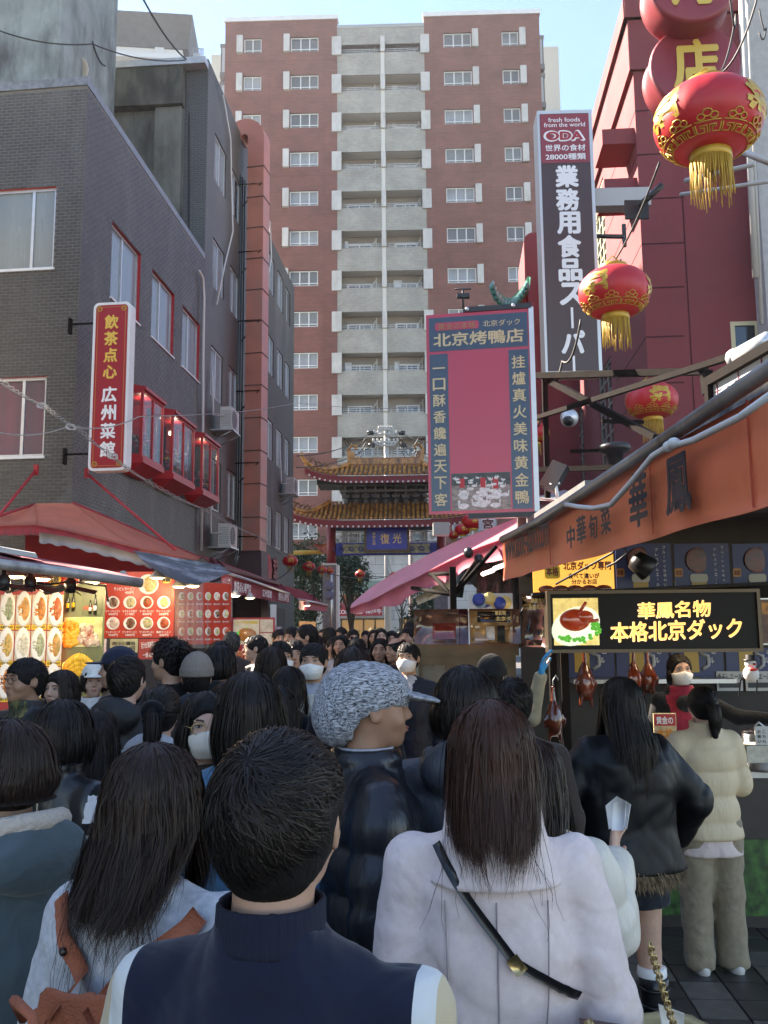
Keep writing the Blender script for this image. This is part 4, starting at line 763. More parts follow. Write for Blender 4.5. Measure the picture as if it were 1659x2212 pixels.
FK2 = Fr(FK.p(0, 0, -1.0), FK.U); c0 = FK2.uv(733, 1281); c1 = FK2.uv(826, 1310); b = MB(); b.fb(FK2, 0, c1[0], c1[1], c0[1], -.1, 0); s2 = thing('shop_fascia', 'long white and green shop fascia above the beef restaurant awning', 'sign', tuple(FK2.O)); b.build('panel', mat('fascia_pale', (.55, .60, .52), .6, var=.1), s2)
b = MB(); b.fb(FK2, .15, 1.2, c1[1]+.2, c0[1]-.1, .01, .03); b.build('picture_panel', mat('chilli_print', (.5, .12, .03), .5, var=.6, vscale=6), s2)
text('鉄板焼・大井肉店', .4, BLK, FK2, c1[0]*.66, c1[1]+.35, .02, .004, .02, parent=s2)
b = MB(); FG = Fr(FK2.p(0, 0, -.2), FK.U); c2 = FG.uv(740, 1255); c3 = FG.uv(840, 1281); b.fb(FG, c2[0], c3[0], c3[1], c2[1], -.6, 0); tag(b.build('glass_canopy', mat('green_glass', (.22, .30, .25), .2)), 'pale green glass canopy above the far shop fascia', 'canopy')
# ================================================================ lettering helpers
def Pz(x, y, z): r = ray(x, y); return Vector((0, 0, CAMZ))+r*((z-CAMZ)/r.z)
def tmesh(body, size=1., off=0., ext=0.): 
    c = bpy.data.curves.new('text', 'FONT'); c.body = body; c.size = size; c.extrude = ext; c.offset = off; c.align_x = 'CENTER'; c.align_y = 'CENTER'; c.resolution_u = 3
    o = bpy.data.objects.new('text', c); me = bpy.data.meshes.new_from_object(o); bpy.data.objects.remove(o); bpy.data.curves.remove(c); return me
def fit(body, m, F, u0, u1, v0, v1, d=.01, bold=.02, ext=.003, keep=False, parent=None, name='lettering', shear=0., rot=0.):
    me = tmesh(body, 1.); n = len(me.vertices)
    if n == 0: return None
    co = np.empty(n*3, np.float32); me.vertices.foreach_get('co', co); co = co.reshape(-1, 3)
    if bold:
        me.calc_loop_triangles(); T3 = np.empty(len(me.loop_triangles)*3, np.int32); me.loop_triangles.foreach_get('vertices', T3); T3 = T3.reshape(-1, 3); bm_ = name; k = 6 if len(body)*bold < .3 else 8
        cs = [co+np.array([bold*.75*math.cos(a), bold*.75*math.sin(a), .0004*(j+1)]) for j, a in enumerate([2*PI*j/k for j in range(k)])]; T4 = np.concatenate([T3+n*j for j in range(k)]); co = np.concatenate(cs).astype(np.float32); bpy.data.meshes.remove(me); me = npmesh(name, co, T4, m, False); co = co.copy(); n = len(co)
    lo, hi = co.min(0), co.max(0); sx = (u1-u0)/(hi[0]-lo[0]+1e-6); sy = (v1-v0)/(hi[1]-lo[1]+1e-6)
    if keep: sx = sy = min(sx, sy)
    me.transform(Matrix.Translation((-(lo[0]+hi[0])/2, -(lo[1]+hi[1])/2, 0))); K = Matrix.Diagonal((sx, sy, 1, 1)); SHM = Matrix.Identity(4); SHM[0][1] = shear
    R = Matrix((F.U, F.V, F.N)).transposed(); me.transform(Matrix.Translation(F.p((u0+u1)/2, (v0+v1)/2, d)) @ R.to_4x4() @ Matrix.Rotation(rot, 4, 'Z') @ SHM @ K)
    me.name = name; me.materials.clear(); me.materials.append(m); return link(name, me, parent)
def vtext(chars, m, F, u0, u1, vt, vb, d=.01, bold=.03, parent=None, ms=None, fill=.86):
    n = len(chars); h = (vt-vb)/n
    for i, c in enumerate(chars):
        if c == ' ': continue
        cu = (u0+u1)/2; s = min(u1-u0, h)*fill/2; k = .5 if c in 'ッっ。' else 1; cv = vt-h*(i+.5); mm = ms[i] if ms else m
        if c == 'ー': b = MB(); b.fb(F, cu-s*.1, cu+s*.1, cv-s*.9, cv+s*.9, d, d+.003); b.build('lettering', mm, parent); continue
        kp = c in '一心'
        fit(c, mm, F, cu-s*k, cu+s*k, cv-s*k, cv+s*k, d, bold, parent=parent, keep=kp)
def rrect(b, F, u0, u1, v0, v1, r, d0, d1, n=5):
    pts = []
    for cx, cy, a0 in ((u1-r, v1-r, 0), (u0+r, v1-r, PI/2), (u0+r, v0+r, PI), (u1-r, v0+r, 1.5*PI)):
        for k in range(n+1): a = a0+PI/2*k/n; pts.append((cx+r*math.cos(a), cy+r*math.sin(a)))
    N = len(pts); vs = [F.p(u, v, d0) for u, v in pts]+[F.p(u, v, d1) for u, v in pts]; b.add(vs, [tuple(range(N-1, -1, -1)), tuple(range(N, 2*N))]+[(i, (i+1) % N, (i+1) % N+N, i+N) for i in range(N)])
# ================================================================ left vertical sign
t = FS.uv(250, 700, 0); sp = P(245, 1015, 13.6); FL = Fr(sp, (.992, -.12, 0)); FL.O.z = 0
(u0, v1), (u1, v0) = FL.uv(203, 655), FL.uv(283, 1015); u1 = u0+(FL.uv(287, 660)[0]-FL.uv(207, 660)[0])
sg = thing('restaurant_sign', 'tall red rounded sign with gold and white characters on the black brick wall', 'sign', tuple(FL.p(u0, v0)))
b = MB(); rrect(b, FL, u0, u1, v0, v1, .09, -.2, 0); b.build('white_case', WPAINT, sg)
b = MB(); rrect(b, FL, u0+.045, u1-.045, v0+.045, v1-.045, .06, .001, .006); b.build('red_face', mat('sign_crimson', (.34, .014, .022), .35), sg)
b = MB()
for (a, c, e, f) in ((u0+.08, u1-.08, v0+.078, v0+.082), (u0+.08, u1-.08, v1-.082, v1-.078), (u0+.078, u0+.082, v0+.08, v1-.08), (u1-.082, u1-.078, v0+.08, v1-.08)): b.fb(FL, a, c, e, f, .0065, .009)
for (cu, cv) in ((u0+.11, v0+.11), (u1-.11, v0+.11), (u0+.11, v1-.11), (u1-.11, v1-.11)):
    for k in range(3): b.tube([FL.p(cu+(.02+.012*k)*math.cos(a), cv+(.02+.012*k)*math.sin(a), .009) for a in [2*PI*j/10 for j in range(11)]], .003, 4)
b.build('gold_trim', GOLDP, sg)
H_ = v1-v0; GY = mat('sign_gold', (.75, .48, .07), .45)
vtext('飲茶点心', GY, FL, u0+.12, u1-.12, v1-.07*H_, v1-.47*H_, .008, .045, sg); vtext('広州菜館', WHT, FL, u0+.12, u1-.12, v1-.50*H_, v1-.93*H_, .008, .045, sg)
b = MB()
for v in (v0+.3, v1-.3): b.tube([FL.p(u0-.42, v, -.1), FL.p(u0+.05, v, -.1)], .018, 5); b.fb(FL, u0-.46, u0-.42, v-.16, v+.1, -.14, -.06)
b.build('bracket', DKST, sg)
for (a, c, lab) in (((78, 1015, 13.6), (-40, 1160, 12.4), 'left red stay rod holding the tent awning to the brick wall'), ((187, 1022, 14.2), (379, 1188, 13.2), 'right red stay rod slanting down to the tent awning')):
    b = MB(); b.tube([P(*a), P(*c)], .022, 6); b.box(P(*a), (.06, .06, .16)); tag(b.build('stay_rod', REDP), lab, 'rod')
# ================================================================ red building
CRR = P(1381, 429, 14); CRR.z = 0; FRf = Fr(CRR, UR); FRs = Fr(CRR, -UD)
RB = thing('red_building', 'dark red rendered corner building with recessed grooves and lattice windows, right side', 'building', tuple(CRR))
RDW = mat('red_render', (.19, .036, .040), .82, var=.08, vscale=2, bump=.35, bscale=90); hR_ = FRf.uv(1357, 46)[1]
uW = FRf.uv(1640, 500)[0]
def sidewin(x0, x1, y0, y1): a = FRs.uv(x0, y0); c = FRs.uv(x1, y1); return (a[0], c[0], c[1], a[1])
sw = [sidewin(1292, 1328, 815, 985), sidewin(1238, 1263, 875, 1000), sidewin(1199, 1218, 925, 1000), sidewin(1284, 1310, 436, 560)]; sw = [(min(a, c), max(a, c), e, f) for a, c, e, f in sw]
vt_ = sw[0][3]; sw[1] = (*sw[1][:2], sw[0][2], vt_); sw[2] = (*sw[2][:2], sw[0][2], vt_)
wall(FRs, -17, 0, 0, hR_, sw, RDW, RB, name='side_wall', th=.15)
a = FRf.uv(1577, 695); fw = [(a[0], a[0]+1.3, a[1]-1.6, a[1])]
wall(FRf, 0, uW, 0, hR_, fw, RDW, RB, name='front_wall', th=.12)
LAT = mat('lattice_grey', (.20, .19, .16), .6); LATC = mat('lattice_cream', (.55, .50, .30), .6)
for i, o in enumerate(sw): window(FRs, *o, LATC if i == 3 else LAT, GLD, RB, mull=(.33, .66), rails=(.14, .28, .42, .56, .7, .84), t=.05, d=-.08)
window(FRf, *fw[0], LATC, GLD, RB, mull=(.33, .66), rails=(.33, .66), t=.07, d=-.06)
g = MB(); gy = [FRf.uv(1400, 245+.0)[1], FRf.uv(1400, 343)[1]]; gp = .95; v = hR_-.35
b = MB(); b.fb(FRf, -.12, uW, hR_-.02, hR_+.35, -.5, .14); b.fb(FRs, -17, .12, hR_-.02, hR_+.33, -.5, .142); b.build('cornice', RDW, RB)
b = MB(); v2 = FRf.uv(1400, 95)[1]; b.fb(FRf, -.06, uW, v2-.5, hR_-.03, .0, .07); b.fb(FRs, -17, .06, v2-.5, hR_-.03, .0, .072); b.build('frieze', RDW, RB)
g = MB()
for k in range(12):
    y = [140, 238, 333, 429, 527, 622, 728, 828][k] if k < 8 else None
    if y is None: break
    vv = FRf.uv(1410, y)[1]; u_ = FRf.uv(1478, y)[0]; g.fb(FRf, 0.0, u_ if y > 380 else uW, vv-.012, vv+.012, -.001, .004); g.fb(FRs, -2.6 if y > 600 else -5, -.02, vv-.012, vv+.012, -.001, .004)
g.fb(FRf, FRf.uv(1478, 500)[0]-.01, FRf.uv(1478, 500)[0]+.01, 2, FRf.uv(1478, 425)[1], -.001, .004)
tag(g.build('wall_grooves', mat('groove_dark', (.05, .006, .010), .9), RB), kind='stuff')
b = MB(); b.hexa([FRs.p(-.02, 0, -.2), FRs.p(-17, 0, -.2), FRs.p(-17, 0, -8), FRf.p(uW, 0, -.2)], [FRs.p(-.02, hR_, -.2), FRs.p(-17, hR_, -.2), FRs.p(-17, hR_, -8), FRf.p(uW, hR_, -.2)]); b.build('interior', INTER, RB)
b = MB(); 
for (y0, y1) in ((297, 333), (415, 452)): b = MB(); v0, v1 = FRs.uv(1363, y1)[1], FRs.uv(1363, y0)[1]; b.fb(FRs, -.9, -.1, v0, v1, .002, .55); b.build('corbel', RDW, RB)
b = MB(); v0, v1 = FRf.uv(1240, 1040)[1], FRf.uv(1240, 1003)[1]; b.fb(FRs, -16, -.0, v0, v1, .0, .35); b.build('ledge', mat('ledge_red', (.2, .03, .03), .7), RB)
b = MB(); b.fb(FRs, -16, -.0, v0-1.4, v0-.1, .0, .25); b.build('red_fascia', mat('bright_red_fascia', (.5, .02, .02), .5), RB)
# upper far piece of red building and green tiled eave
FQ = Fr(P(1137, 700, 22)*1, UR); FQ.O.z = 0; b = MB(); v1 = FQ.uv(1140, 502)[1]; u1 = FQ.uv(1175, 502)[0]; rrect(b, FQ, 0, u1+1.5, 0, v1, .25, -2, 0); tag(b.build('red_annex', RDW), 'narrow dark red block with a rounded top behind the vertical banner', 'building')
t = thing('green_roof_corner', 'upturned green glazed tile eave corner with red rafters above the banner', 'roof', tuple(P(1100, 670, 21)))
GRN = mat('green_glaze', (.05, .22, .15), .35, var=.3, vscale=5); b = MB(); N = 9
edge = [(1064, 618), (1072, 640), (1085, 655), (1100, 660), (1115, 652), (1128, 636), (1138, 618)]; top = [(1062, 614), (1076, 632), (1090, 645), (1103, 648), (1116, 638), (1130, 620), (1140, 600)]
b.sheet([[P(x, y+3, 20.4), P(tx, ty-4, 21.2)] for (x, y), (tx, ty) in zip(edge, top)], .08); b.build('roof_slope', GRN, t)
for k in range(13): q = k/12*(len(edge)-1); i = min(int(q), len(edge)-2); f_ = q-i; x = edge[i][0]*(1-f_)+edge[i+1][0]*f_; y = edge[i][1]*(1-f_)+edge[i+1][1]*f_; b = MB(); b.tube([P(x, y+5, 20.3), P(x+1, y-8, 20.9)], .045, 6); b.build('eave_tile', GRN, t)
b = MB(); b.sheet([[P(x, y+4, 20.5), P(1085+(x-1064)*.75, 674, 20.8)] for (x, y) in edge], .05); b.build('rafters', mat('rafter_red', (.16, .015, .02), .6, var=.4, vscale=10), t)
# far right grey building
FH = Fr(P(1645, 500, 13.4)*1, UR); FH.O.z = 0; t = thing('grey_rendered_building', 'pale grey rough rendered building at the right edge', 'building', tuple(FH.O)); b = MB(); b.fb(FH, 0, 4, 0, 14, -3, 0); b.build('wall', mat('rough_grey_render', (.38, .37, .35), .9, var=.1, bump=.6, bscale=50), t)
b = MB(); b.tube([P(1600, -40, 13.1), P(1632, 600, 13.1)], .05, 6); b.tube([P(1612, -40, 13.2), P(1645, 700, 13.2)], .03, 6); b.build('downpipe', mat('pipe_beige', (.42, .40, .36), .5), t)
b = MB(); b.tube([P(1590, 322, 10.6), P(1665, 352, 10.2)], .04, 4); b.tube([P(1480, 390, 12), P(1630, 355, 11)], .035, 4); b.tube([P(1470, 420, 12), P(1660, 392, 11)], .03, 4); tag(b.build('sign_support', mat('support_grey', (.4, .4, .38), .5)), 'pale steel struts behind the largest lantern', 'support')
# ================================================================ ODA vertical sign
t0 = P(1184, 802, 12.3); FO_ = Fr(t0, (.9995, -.03, 0)); FO_.O.z = 0
v1 = FO_.uv(1168, 247)[1]; v0 = FO_.uv(1184, 802)[1]; u0 = 0; u1 = FO_.uv(1294, 802)[0]
t = thing('supermarket_sign', 'tall brown vertical sign with white characters and red top in a silver case', 'sign', tuple(FO_.p(0, v0)))
b = MB(); b.fb(FO_, u0-.035, u1+.05, v0-.02, v1+.06, -.42, -.002); b.build('metal_case', mat('brushed_case', (.60, .58, .53), .3, .5), t)
b = MB(); b.fb(FO_, u0, u1, v0, v1, 0, .008); b.build('brown_face', mat('sign_brown', (.062, .034, .030), .4), t)
W_ = u1-u0; H_ = v1-v0; b = MB(); b.fb(FO_, u0+.005, u1-.005, v1-H_*.198, v1-.01, .008, .012); b.build('red_face', mat('sign_red2', (.26, .035, .045), .4), t)
gl = lambda f: v1-H_*f
fit('fresh foods', WHT, FO_, u0+W_*.17, u1-W_*.18, gl(.035), gl(.017), .013, .015, parent=t); fit('from the world', WHT, FO_, u0+W_*.08, u1-W_*.08, gl(.055), gl(.037), .013, .015, parent=t)
fit('ODA', WHT, FO_, u0+W_*.06, u1-W_*.08, gl(.114), gl(.068), .013, .13, parent=t); fit('ODA', mat('logo_red', (.36, .02, .03), .4), FO_, u0+W_*.11, u1-W_*.13, gl(.1085), gl(.0735), .018, .06, parent=t)
fit('世界の食材', WHT, FO_, u0+W_*.09, u1-W_*.09, gl(.152), gl(.125), .013, .025, parent=t); fit('28000種類', WHT, FO_, u0+W_*.09, u1-W_*.09, gl(.187), gl(.161), .013, .025, parent=t)
vtext('業務用食品スーパー', WHT, FO_, u0+W_*.22, u1-W_*.2, gl(.207), gl(1.03), .013, .06, t, fill=.96)
b = MB(); y = FO_.uv(1300, 400)[1]; b.fb(FO_, u1+.05, u1+.9, y-.26, y+.02, -.35, -.12); b.build('support_box', mat('support_grey', (.4, .4, .38), .5), t)
b = MB(); y = FO_.uv(1300, 497)[1]; b.tube([FO_.p(u1, y, -.2), FO_.p(u1+.5, y-.02, -.2)], .035, 5); b.box(FO_.p(u1+.5, y, -.2), (.05, .05, .35)); b.build('support_arm', BLKP, t)
# ================================================================ round signs
for (x, y, D, ch, lab) in ((1497, -42, 8.6, '烤', 'upper round red sign cut off by the top of the picture'), (1503, 140, 8.9, '店', 'round red drum sign with one yellow character behind the largest lantern')):
    c = P(x, y, D); F_ = Fr(c, (.997, -.07, 0)); R = Matrix((F_.U, F_.V, F_.N)).transposed(); r_ = 103/1901*D
    t = thing('round_sign', lab, 'sign', tuple(c), 'round drum signs'); b = MB(); b.lathe([(0, -.42), (r_, -.42), (r_+.015, -.38), (r_, -.34), (r_, -.1), (r_+.015, -.05), (r_, 0), (r_-.03, .004), (0, .004)], c, 40, R); b.build('drum', [mat('drum_red', (.24, .028, .035), .45, var=.1, vscale=2)], t)
    fit(ch, mat('sign_yellow', (.62, .42, .07), .45), F_, -r_*.52, r_*.52, -r_*.62, r_*.62, .012, .05, .02, parent=t); b = MB(); b.tube([F_.p(0, r_*.98, -.2), F_.p(0, r_*1.25, -.2)], .05, 8); b.fb(F_, -.2, .2, r_*.99, r_*1.06, -.3, -.1); b.build('mount', DKST, t)
# ================================================================ lanterns
LRED = mat('lantern_silk', (.44, .010, .014), .45, var=.12, vscale=7, bump=.15, bscale=12, stretch=(1, 1, .25)); LGLD = mat('lantern_gold', (.46, .28, .03), .4, .2, var=.15, vscale=30); TAS = mat('tassel_gold', (.45, .28, .03), .7, var=.2)
def lantern(c, R, lab, spin=0., char='福', tas=60, pat=True, group='red silk lanterns'):
    t = thing('lantern', lab, 'lantern', tuple(c), group); k = .70; c = Vector(c); N = 48
    fn = lambda q, z: 1-.018*abs(math.sin(q*7))**.4+.006*math.sin(q*31+z*9/R)*(abs(z)/(R*k))
    pr = [(R*math.sin(a)**.82, -R*k*math.cos(a)) for a in [.36+(PI-.72)*i/16 for i in range(17)]]
    b = MB(); b.lathe(pr, c, N, None, fn=fn); b.build('silk_body', LRED, t)
    r0 = R*.36; z0 = R*k*.94
    b = MB(); b.lathe([(r0*1.02, -z0-R*.15), (r0*1.06, -z0-R*.14), (r0*1.05, -z0+.01*R), (r0*.9, -z0+.02)], c, 28); b.build('lower_ring', LGLD, t)
    b = MB(); b.lathe([(r0*.9, z0-.02), (r0*1.05, z0), (r0*1.06, z0+R*.12), (r0*.98, z0+R*.13)], c, 28); b.tube([c+Vector((-r0*.9, 0, z0+R*.1)), c+Vector((0, 0, z0+R*.42)), c+Vector((r0*.9, 0, z0+R*.1))], .006, 5); b.build('upper_ring', LGLD, t)
    b = MB()
    for i in range(tas):
        q = 2*PI*i/tas+rng.uniform(-.05, .05); p = c+Vector((r0*math.cos(q), r0*math.sin(q), -z0-R*.14)); L = R*rng.uniform(.45, .85); w_ = Vector((rng.uniform(-.05, .05), rng.uniform(-.05, .05), 0))*R; b.tube([p, p+Vector((0, 0, -L*.5))+w_*.4, p+Vector((0, 0, -L))+w_], R*.014, 4, r1=R*.008)
    tag(b.build('tassel', TAS, t), kind='stuff')
    def sp(q, a, o=1.012): rr = R*math.sin(a)**.82*o; return c+Vector((rr*math.cos(q)*fn(q, 0), rr*math.sin(q)*fn(q, 0), R*k*math.cos(a)*1.01))
    if pat:
        b = MB(); n = 10
        for i in range(n):
            q0 = 2*PI*(i+.5)/n+spin; w_ = 2*PI/n*.46; A0, A1 = 2.30, 2.50
            key = [(-1, 0), (-1, 1), (-.35, 1), (-.35, .45), (-.65, .45), (-.65, .2), (-.1, .2), (-.1, 1), (.1, 1), (.1, .2), (.65, .2), (.65, .45), (.35, .45), (.35, 1), (1, 1), (1, 0)]
            for sc in (1.,): b.tube([sp(q0+w_*x, A0+(A1-A0)*y) for x, y in key], R*.014, 4)
            b.tube([sp(q0+w_*x, A0-.06-.10*(1-x*x)*0) for x in (-1, -.5, 0, .5, 1)], R*.013, 4)
            for (dx, dy, r_) in ((-.45, .16, .07), (.45, .16, .07), (0, .24, .085)): b.tube([sp(q0+w_*dx+r_*1.1*math.cos(a), A0-dy+r_*math.sin(a)) for a in [2*PI*j/9 for j in range(10)]], R*.014, 4)
        b.build('gold_pattern', LGLD, t)
    me = tmesh(char, 1., .05); n = len(me.vertices); co = np.empty(n*3, np.float32); me.vertices.foreach_get('co', co); co = co.reshape(-1, 3); lo, hi = co.min(0), co.max(0); co = (co-(lo+hi)/2)/(hi-lo).max()
    for sp_ in (spin, spin+PI*.66, spin-PI*.66):
        m2 = me.copy(); out = [];
        for (x, y, z) in co: out.extend(sp(sp_+x*.85, PI/2-.08-(-y)*.95*-1*-1, 1.02))
        m2.vertices.foreach_set('co', np.array(out, np.float32)); m2.materials.clear(); m2.materials.append(LGLD); m2.name = 'gold_character'; link('gold_character', m2, t)
    return t
LN = [(1530, 262, 4.75, 124, 'largest red lantern with gold fret pattern at the upper right', -2.9), (1327, 632, 7.1, 81, 'second largest lantern hanging in front of the tall brown sign', -.35), (1408, 866, 9.7, 58, 'lantern with an upside-down gold character behind the crossed steel bars', -1.55), (1155, 936, 13.0, 33, 'lantern half hidden behind the right edge of the banner', -.7)]
for (x, y, D, r, lab, sp_) in LN: lantern(P(x, y, D), r*D/1901, lab, sp_, tas=64 if r > 50 else 30)
sm = [(627, 1212, 24, 17, 'leftmost small lantern over the street beside the stucco building'), (667, 1224, 27, 14, 'second small lantern from the left over the street'), (695, 1231, 30, 11.5, 'third small lantern over the street, left one of a touching pair'), (711, 1233, 31, 10, 'fourth small lantern over the street, right one of a touching pair'), (778, 1240, 33, 11, 'lone small lantern hanging below the gate plaque'), (1000, 1144, 17, 18, 'lantern under the lower edge of the banner'), (980, 1156, 20, 12, 'small lantern left of the one under the banner'), (1022, 1126, 15, 24, 'lantern partly hidden behind the bottom frame of the banner'), (850, 1243, 34, 9, 'tiny lantern just above the tip of the pink awning')]
for (x, y, D, r, lab) in sm: lantern(P(x, y, D), r*D/1901, lab, -1.4, tas=18, pat=False, group='small lanterns over the street')
# ================================================================ gate
GD = 38.; FGt = Fr(P(836, 1360, GD)*1, (1, -.03, 0)); FGt.O.z = 0
GT = thing('chinese_gate', 'ceremonial Chinese gate with two amber tiled roofs and a blue plaque across the street', 'gate', tuple(FGt.O))
AMB = mat('amber_glaze', (.56, .26, .05), .28, var=.3, vscale=5, stain=(.12, .05, .02), stain_scale=4); AMBD = mat('amber_glaze_dark', (.20, .10, .04), .5, var=.3); GRED = mat('gate_red', (.22, .018, .02), .5, var=.1); GBLU = mat('bracket_blue_grey', (.13, .16, .17), .6, var=.4, vscale=8, stain=(.26, .28, .26), stain_scale=6); BLU = mat('gate_blue', (.02, .04, .34), .5, var=.1); GGRN = mat('gate_green', (.12, .20, .14), .6, var=.3, vscale=6)
def guv(x, y): return FGt.uv(x, y)
def cnroof(W, Wr, zr, ze, dep, up, n):
    def pt(u, t, lift=0): z = ze+(zr-ze)*max(0, 1-t)**1.55+up*.8*(abs(u)/W)**5*t**1.5+lift; return FGt.p(u, z, dep*t-.0)
    rows = []; M_ = 30; b = MB(); b.sheet([[pt(-W+2*W*i/M_, max(0, (abs(-W+2*W*i/M_)-Wr)/(W-Wr))*(1-j/7)+j/7) for j in range(8)] for i in range(M_+1)], .01); b.build('roof_slope', AMBD, GT)
    for i in range(n):
        u = -W+.06+(2*W-.12)*i/(n-1); t0_ = max(0, (abs(u)-Wr)/(W-Wr)); b = MB(); b.tube([pt(u, t0_+(1.02-t0_)*j/6, .05) for j in range(7)], .068, 7); b.build('tile_row', AMB, GT)
    b = MB(); b.smooth = False
    for i in range(M_): a, c = -W+2*W*i/M_, -W+2*W*(i+1)/M_; b.hexa([pt(a, 1, -.34), pt(c, 1, -.34), pt(c, .93, -.34), pt(a, .93, -.34)], [pt(a, 1, -.07), pt(c, 1, -.07), pt(c, .93, -.04), pt(a, .93, -.04)])
    b.build('eave_board', GRED, GT); b = MB()
    for i in range(int(W*9)): u = -W+.2+(2*W-.4)*i/(int(W*9)-1); p = pt(u, 1.0, -.30); b.box(p+FGt.N*.02, (.075, .03, .075))
    tag(b.build('rafter_ends', WHT, GT), kind='stuff')
    for s_ in (-1, 1):
        b = MB(); ps = [pt(s_*(Wr+(W-Wr)*j/8), j/8, .10+.10*(j/8)) for j in range(9)]; ps.append(ps[-1]+Vector((s_*.14, 0, .22))); ps.append(ps[-1]+Vector((s_*-.02, 0, .14))); b.tube(ps, .13, 7, r1=.07); b.build('hip_ridge', AMB, GT)
        for j in range(4): p = pt(s_*(Wr+(W-Wr)*(.55+.11*j)), .55+.11*j, .28+.04*j); b = MB(); b.smooth = True; b.add(*ellmesh(p, (.06, .06, .12), 7, 5)); b.add(*ellmesh(p+Vector((s_*.05, 0, .13)), (.055, .04, .05), 7, 4)); b.tube([p+Vector((-s_*.05, 0, 0)), p+Vector((-s_*.13, 0, .12))], .025, 5); b.build('ridge_figure', AMBD, GT)
zr1 = guv(836, 1006)[1]; ze1 = guv(836, 1043)[1]; zr2 = guv(836, 1088)[1]; ze2 = guv(836, 1138)[1]
W1 = abs(guv(667, 1010)[0]); W2 = abs(guv(637, 1115)[0]); Wr1 = abs(guv(757, 1000)[0]); 
cnroof(W1, Wr1, zr1, ze1+.1, 1.5, .55, 33); cnroof(W2, abs(guv(712, 1085)[0]), zr2, ze2+.15, 1.5, .5, 41)
b = MB(); b.fb(FGt, -Wr1, Wr1, zr1-.1, zr1+.34, -.14, .14); b.build('main_ridge', mat('ridge_tile', (.30, .10, .025), .35, var=.25, vscale=7), GT)
for i in range(11): u = -Wr1+2*Wr1*i/11; b = MB(); b.fb(FGt, u+.01, u+2*Wr1/11-.01, zr1+.06, zr1+.30, .141, .155); b.build('ridge_tile', AMB, GT)
for s_ in (-1, 1):
    b = MB(); b.hexa([FGt.p(s_*(Wr1+.1), zr1-.05, -.12), FGt.p(s_*(Wr1-.3), zr1-.05, -.12), FGt.p(s_*(Wr1-.3), zr1-.05, .12), FGt.p(s_*(Wr1+.1), zr1-.05, .12)], [FGt.p(s_*(Wr1+.16), zr1+.75, -.06), FGt.p(s_*(Wr1-.18), zr1+.6, -.06), FGt.p(s_*(Wr1-.18), zr1+.6, .06), FGt.p(s_*(Wr1+.16), zr1+.75, .06)]); b.tube([FGt.p(s_*(Wr1+.1), zr1+.7, 0), FGt.p(s_*(Wr1-.05), zr1+.95, 0), FGt.p(s_*(Wr1-.28), zr1+.88, 0), FGt.p(s_*(Wr1-.22), zr1+.72, 0)], .06, 6); b.tube([FGt.p(s_*(Wr1-.2), zr1+.2, .1), FGt.p(s_*(Wr1-.35), zr1+.4, .1)], .05, 5); b.build('ridge_dragon', AMB, GT)
zb0, zb1 = zr2-.0, ze1-.05; nB = 9; Wb = abs(guv(740, 1070)[0])
b = MB(); b.fb(FGt, -Wb*.9, Wb*.9, zb0-.3, zb1, -.35, -.02); b.fb(FGt, -W1*.86, W1*.86, zb1-.16, zb1+.12, -.6, 1.1); b.build('bracket_backing', mat('bracket_back', (.04, .045, .045), .7), GT)
for i in range(nB):
    u = -Wb*.92+2*Wb*.92*i/(nB-1); b = MB(); h_ = (zb1-zb0)
    for j in range(4): z = zb0+h_*(.02+.24*j); w_ = .07+.075*j; dd = .10+.26*j; b.fb(FGt, u-w_, u+w_, z, z+h_*.11, .0, dd); b.fb(FGt, u-.045, u+.045, z+h_*.11, z+h_*.24, .0, dd+.05); b.fb(FGt, u-w_-.03, u-w_+.05, z+h_*.111, z+h_*.18, .02, dd-.01); b.fb(FGt, u+w_-.05, u+w_+.03, z+h_*.111, z+h_*.18, .02, dd-.01)
    b.build('bracket_set', GBLU, GT)
uc = abs(guv(716, 1200)[0])
for s_ in (-1, 1):
    ctr = FGt.p(s_*uc, 0, 0); b = MB(); b.lathe([(.2, 4.65), (.2, ze2+.1)], ctr, 18); b.build('red_column', GRED, GT)
    b = MB(); b.fb(FGt, s_*uc-.36, s_*uc+.22, 0, 4.6, -.25, .25); b.build('stone_pier', mat('carved_stone', (.20, .20, .20), .85, var=.3, vscale=14, bump=.7, bscale=18), GT)
    b = MB(); b.fb(FGt, s_*uc+.225, s_*uc+.33, 0, 4.62, -.27, .27); b.fb(FGt, s_*uc-.40, s_*uc+.22, 4.61, 4.69, -.28, .28); b.build('pier_edge', WPAINT, GT)
zbt = ze2-.02; zb_ = guv(836, 1199)[1]; zmid = guv(836, 1173)[1]
b = MB(); b.fb(FGt, -uc+.2, uc-.2, zb_, zmid, -.14, .14); b.build('lower_beam', BLU, GT); b = MB(); b.fb(FGt, -uc+.5, uc-.5, zb_+.07, zmid-.06, .141, .155); b.build('painted_panel', mat('panel_gold_green', (.36, .38, .22), .6, var=.5, vscale=9), GT)
b = MB(); b.fb(FGt, -uc+.2, uc-.2, zmid+.55, zbt+.05, -.14, .12); b.build('upper_beam', mat('beam_teal', (.05, .09, .13), .6, var=.5, vscale=8), GT)
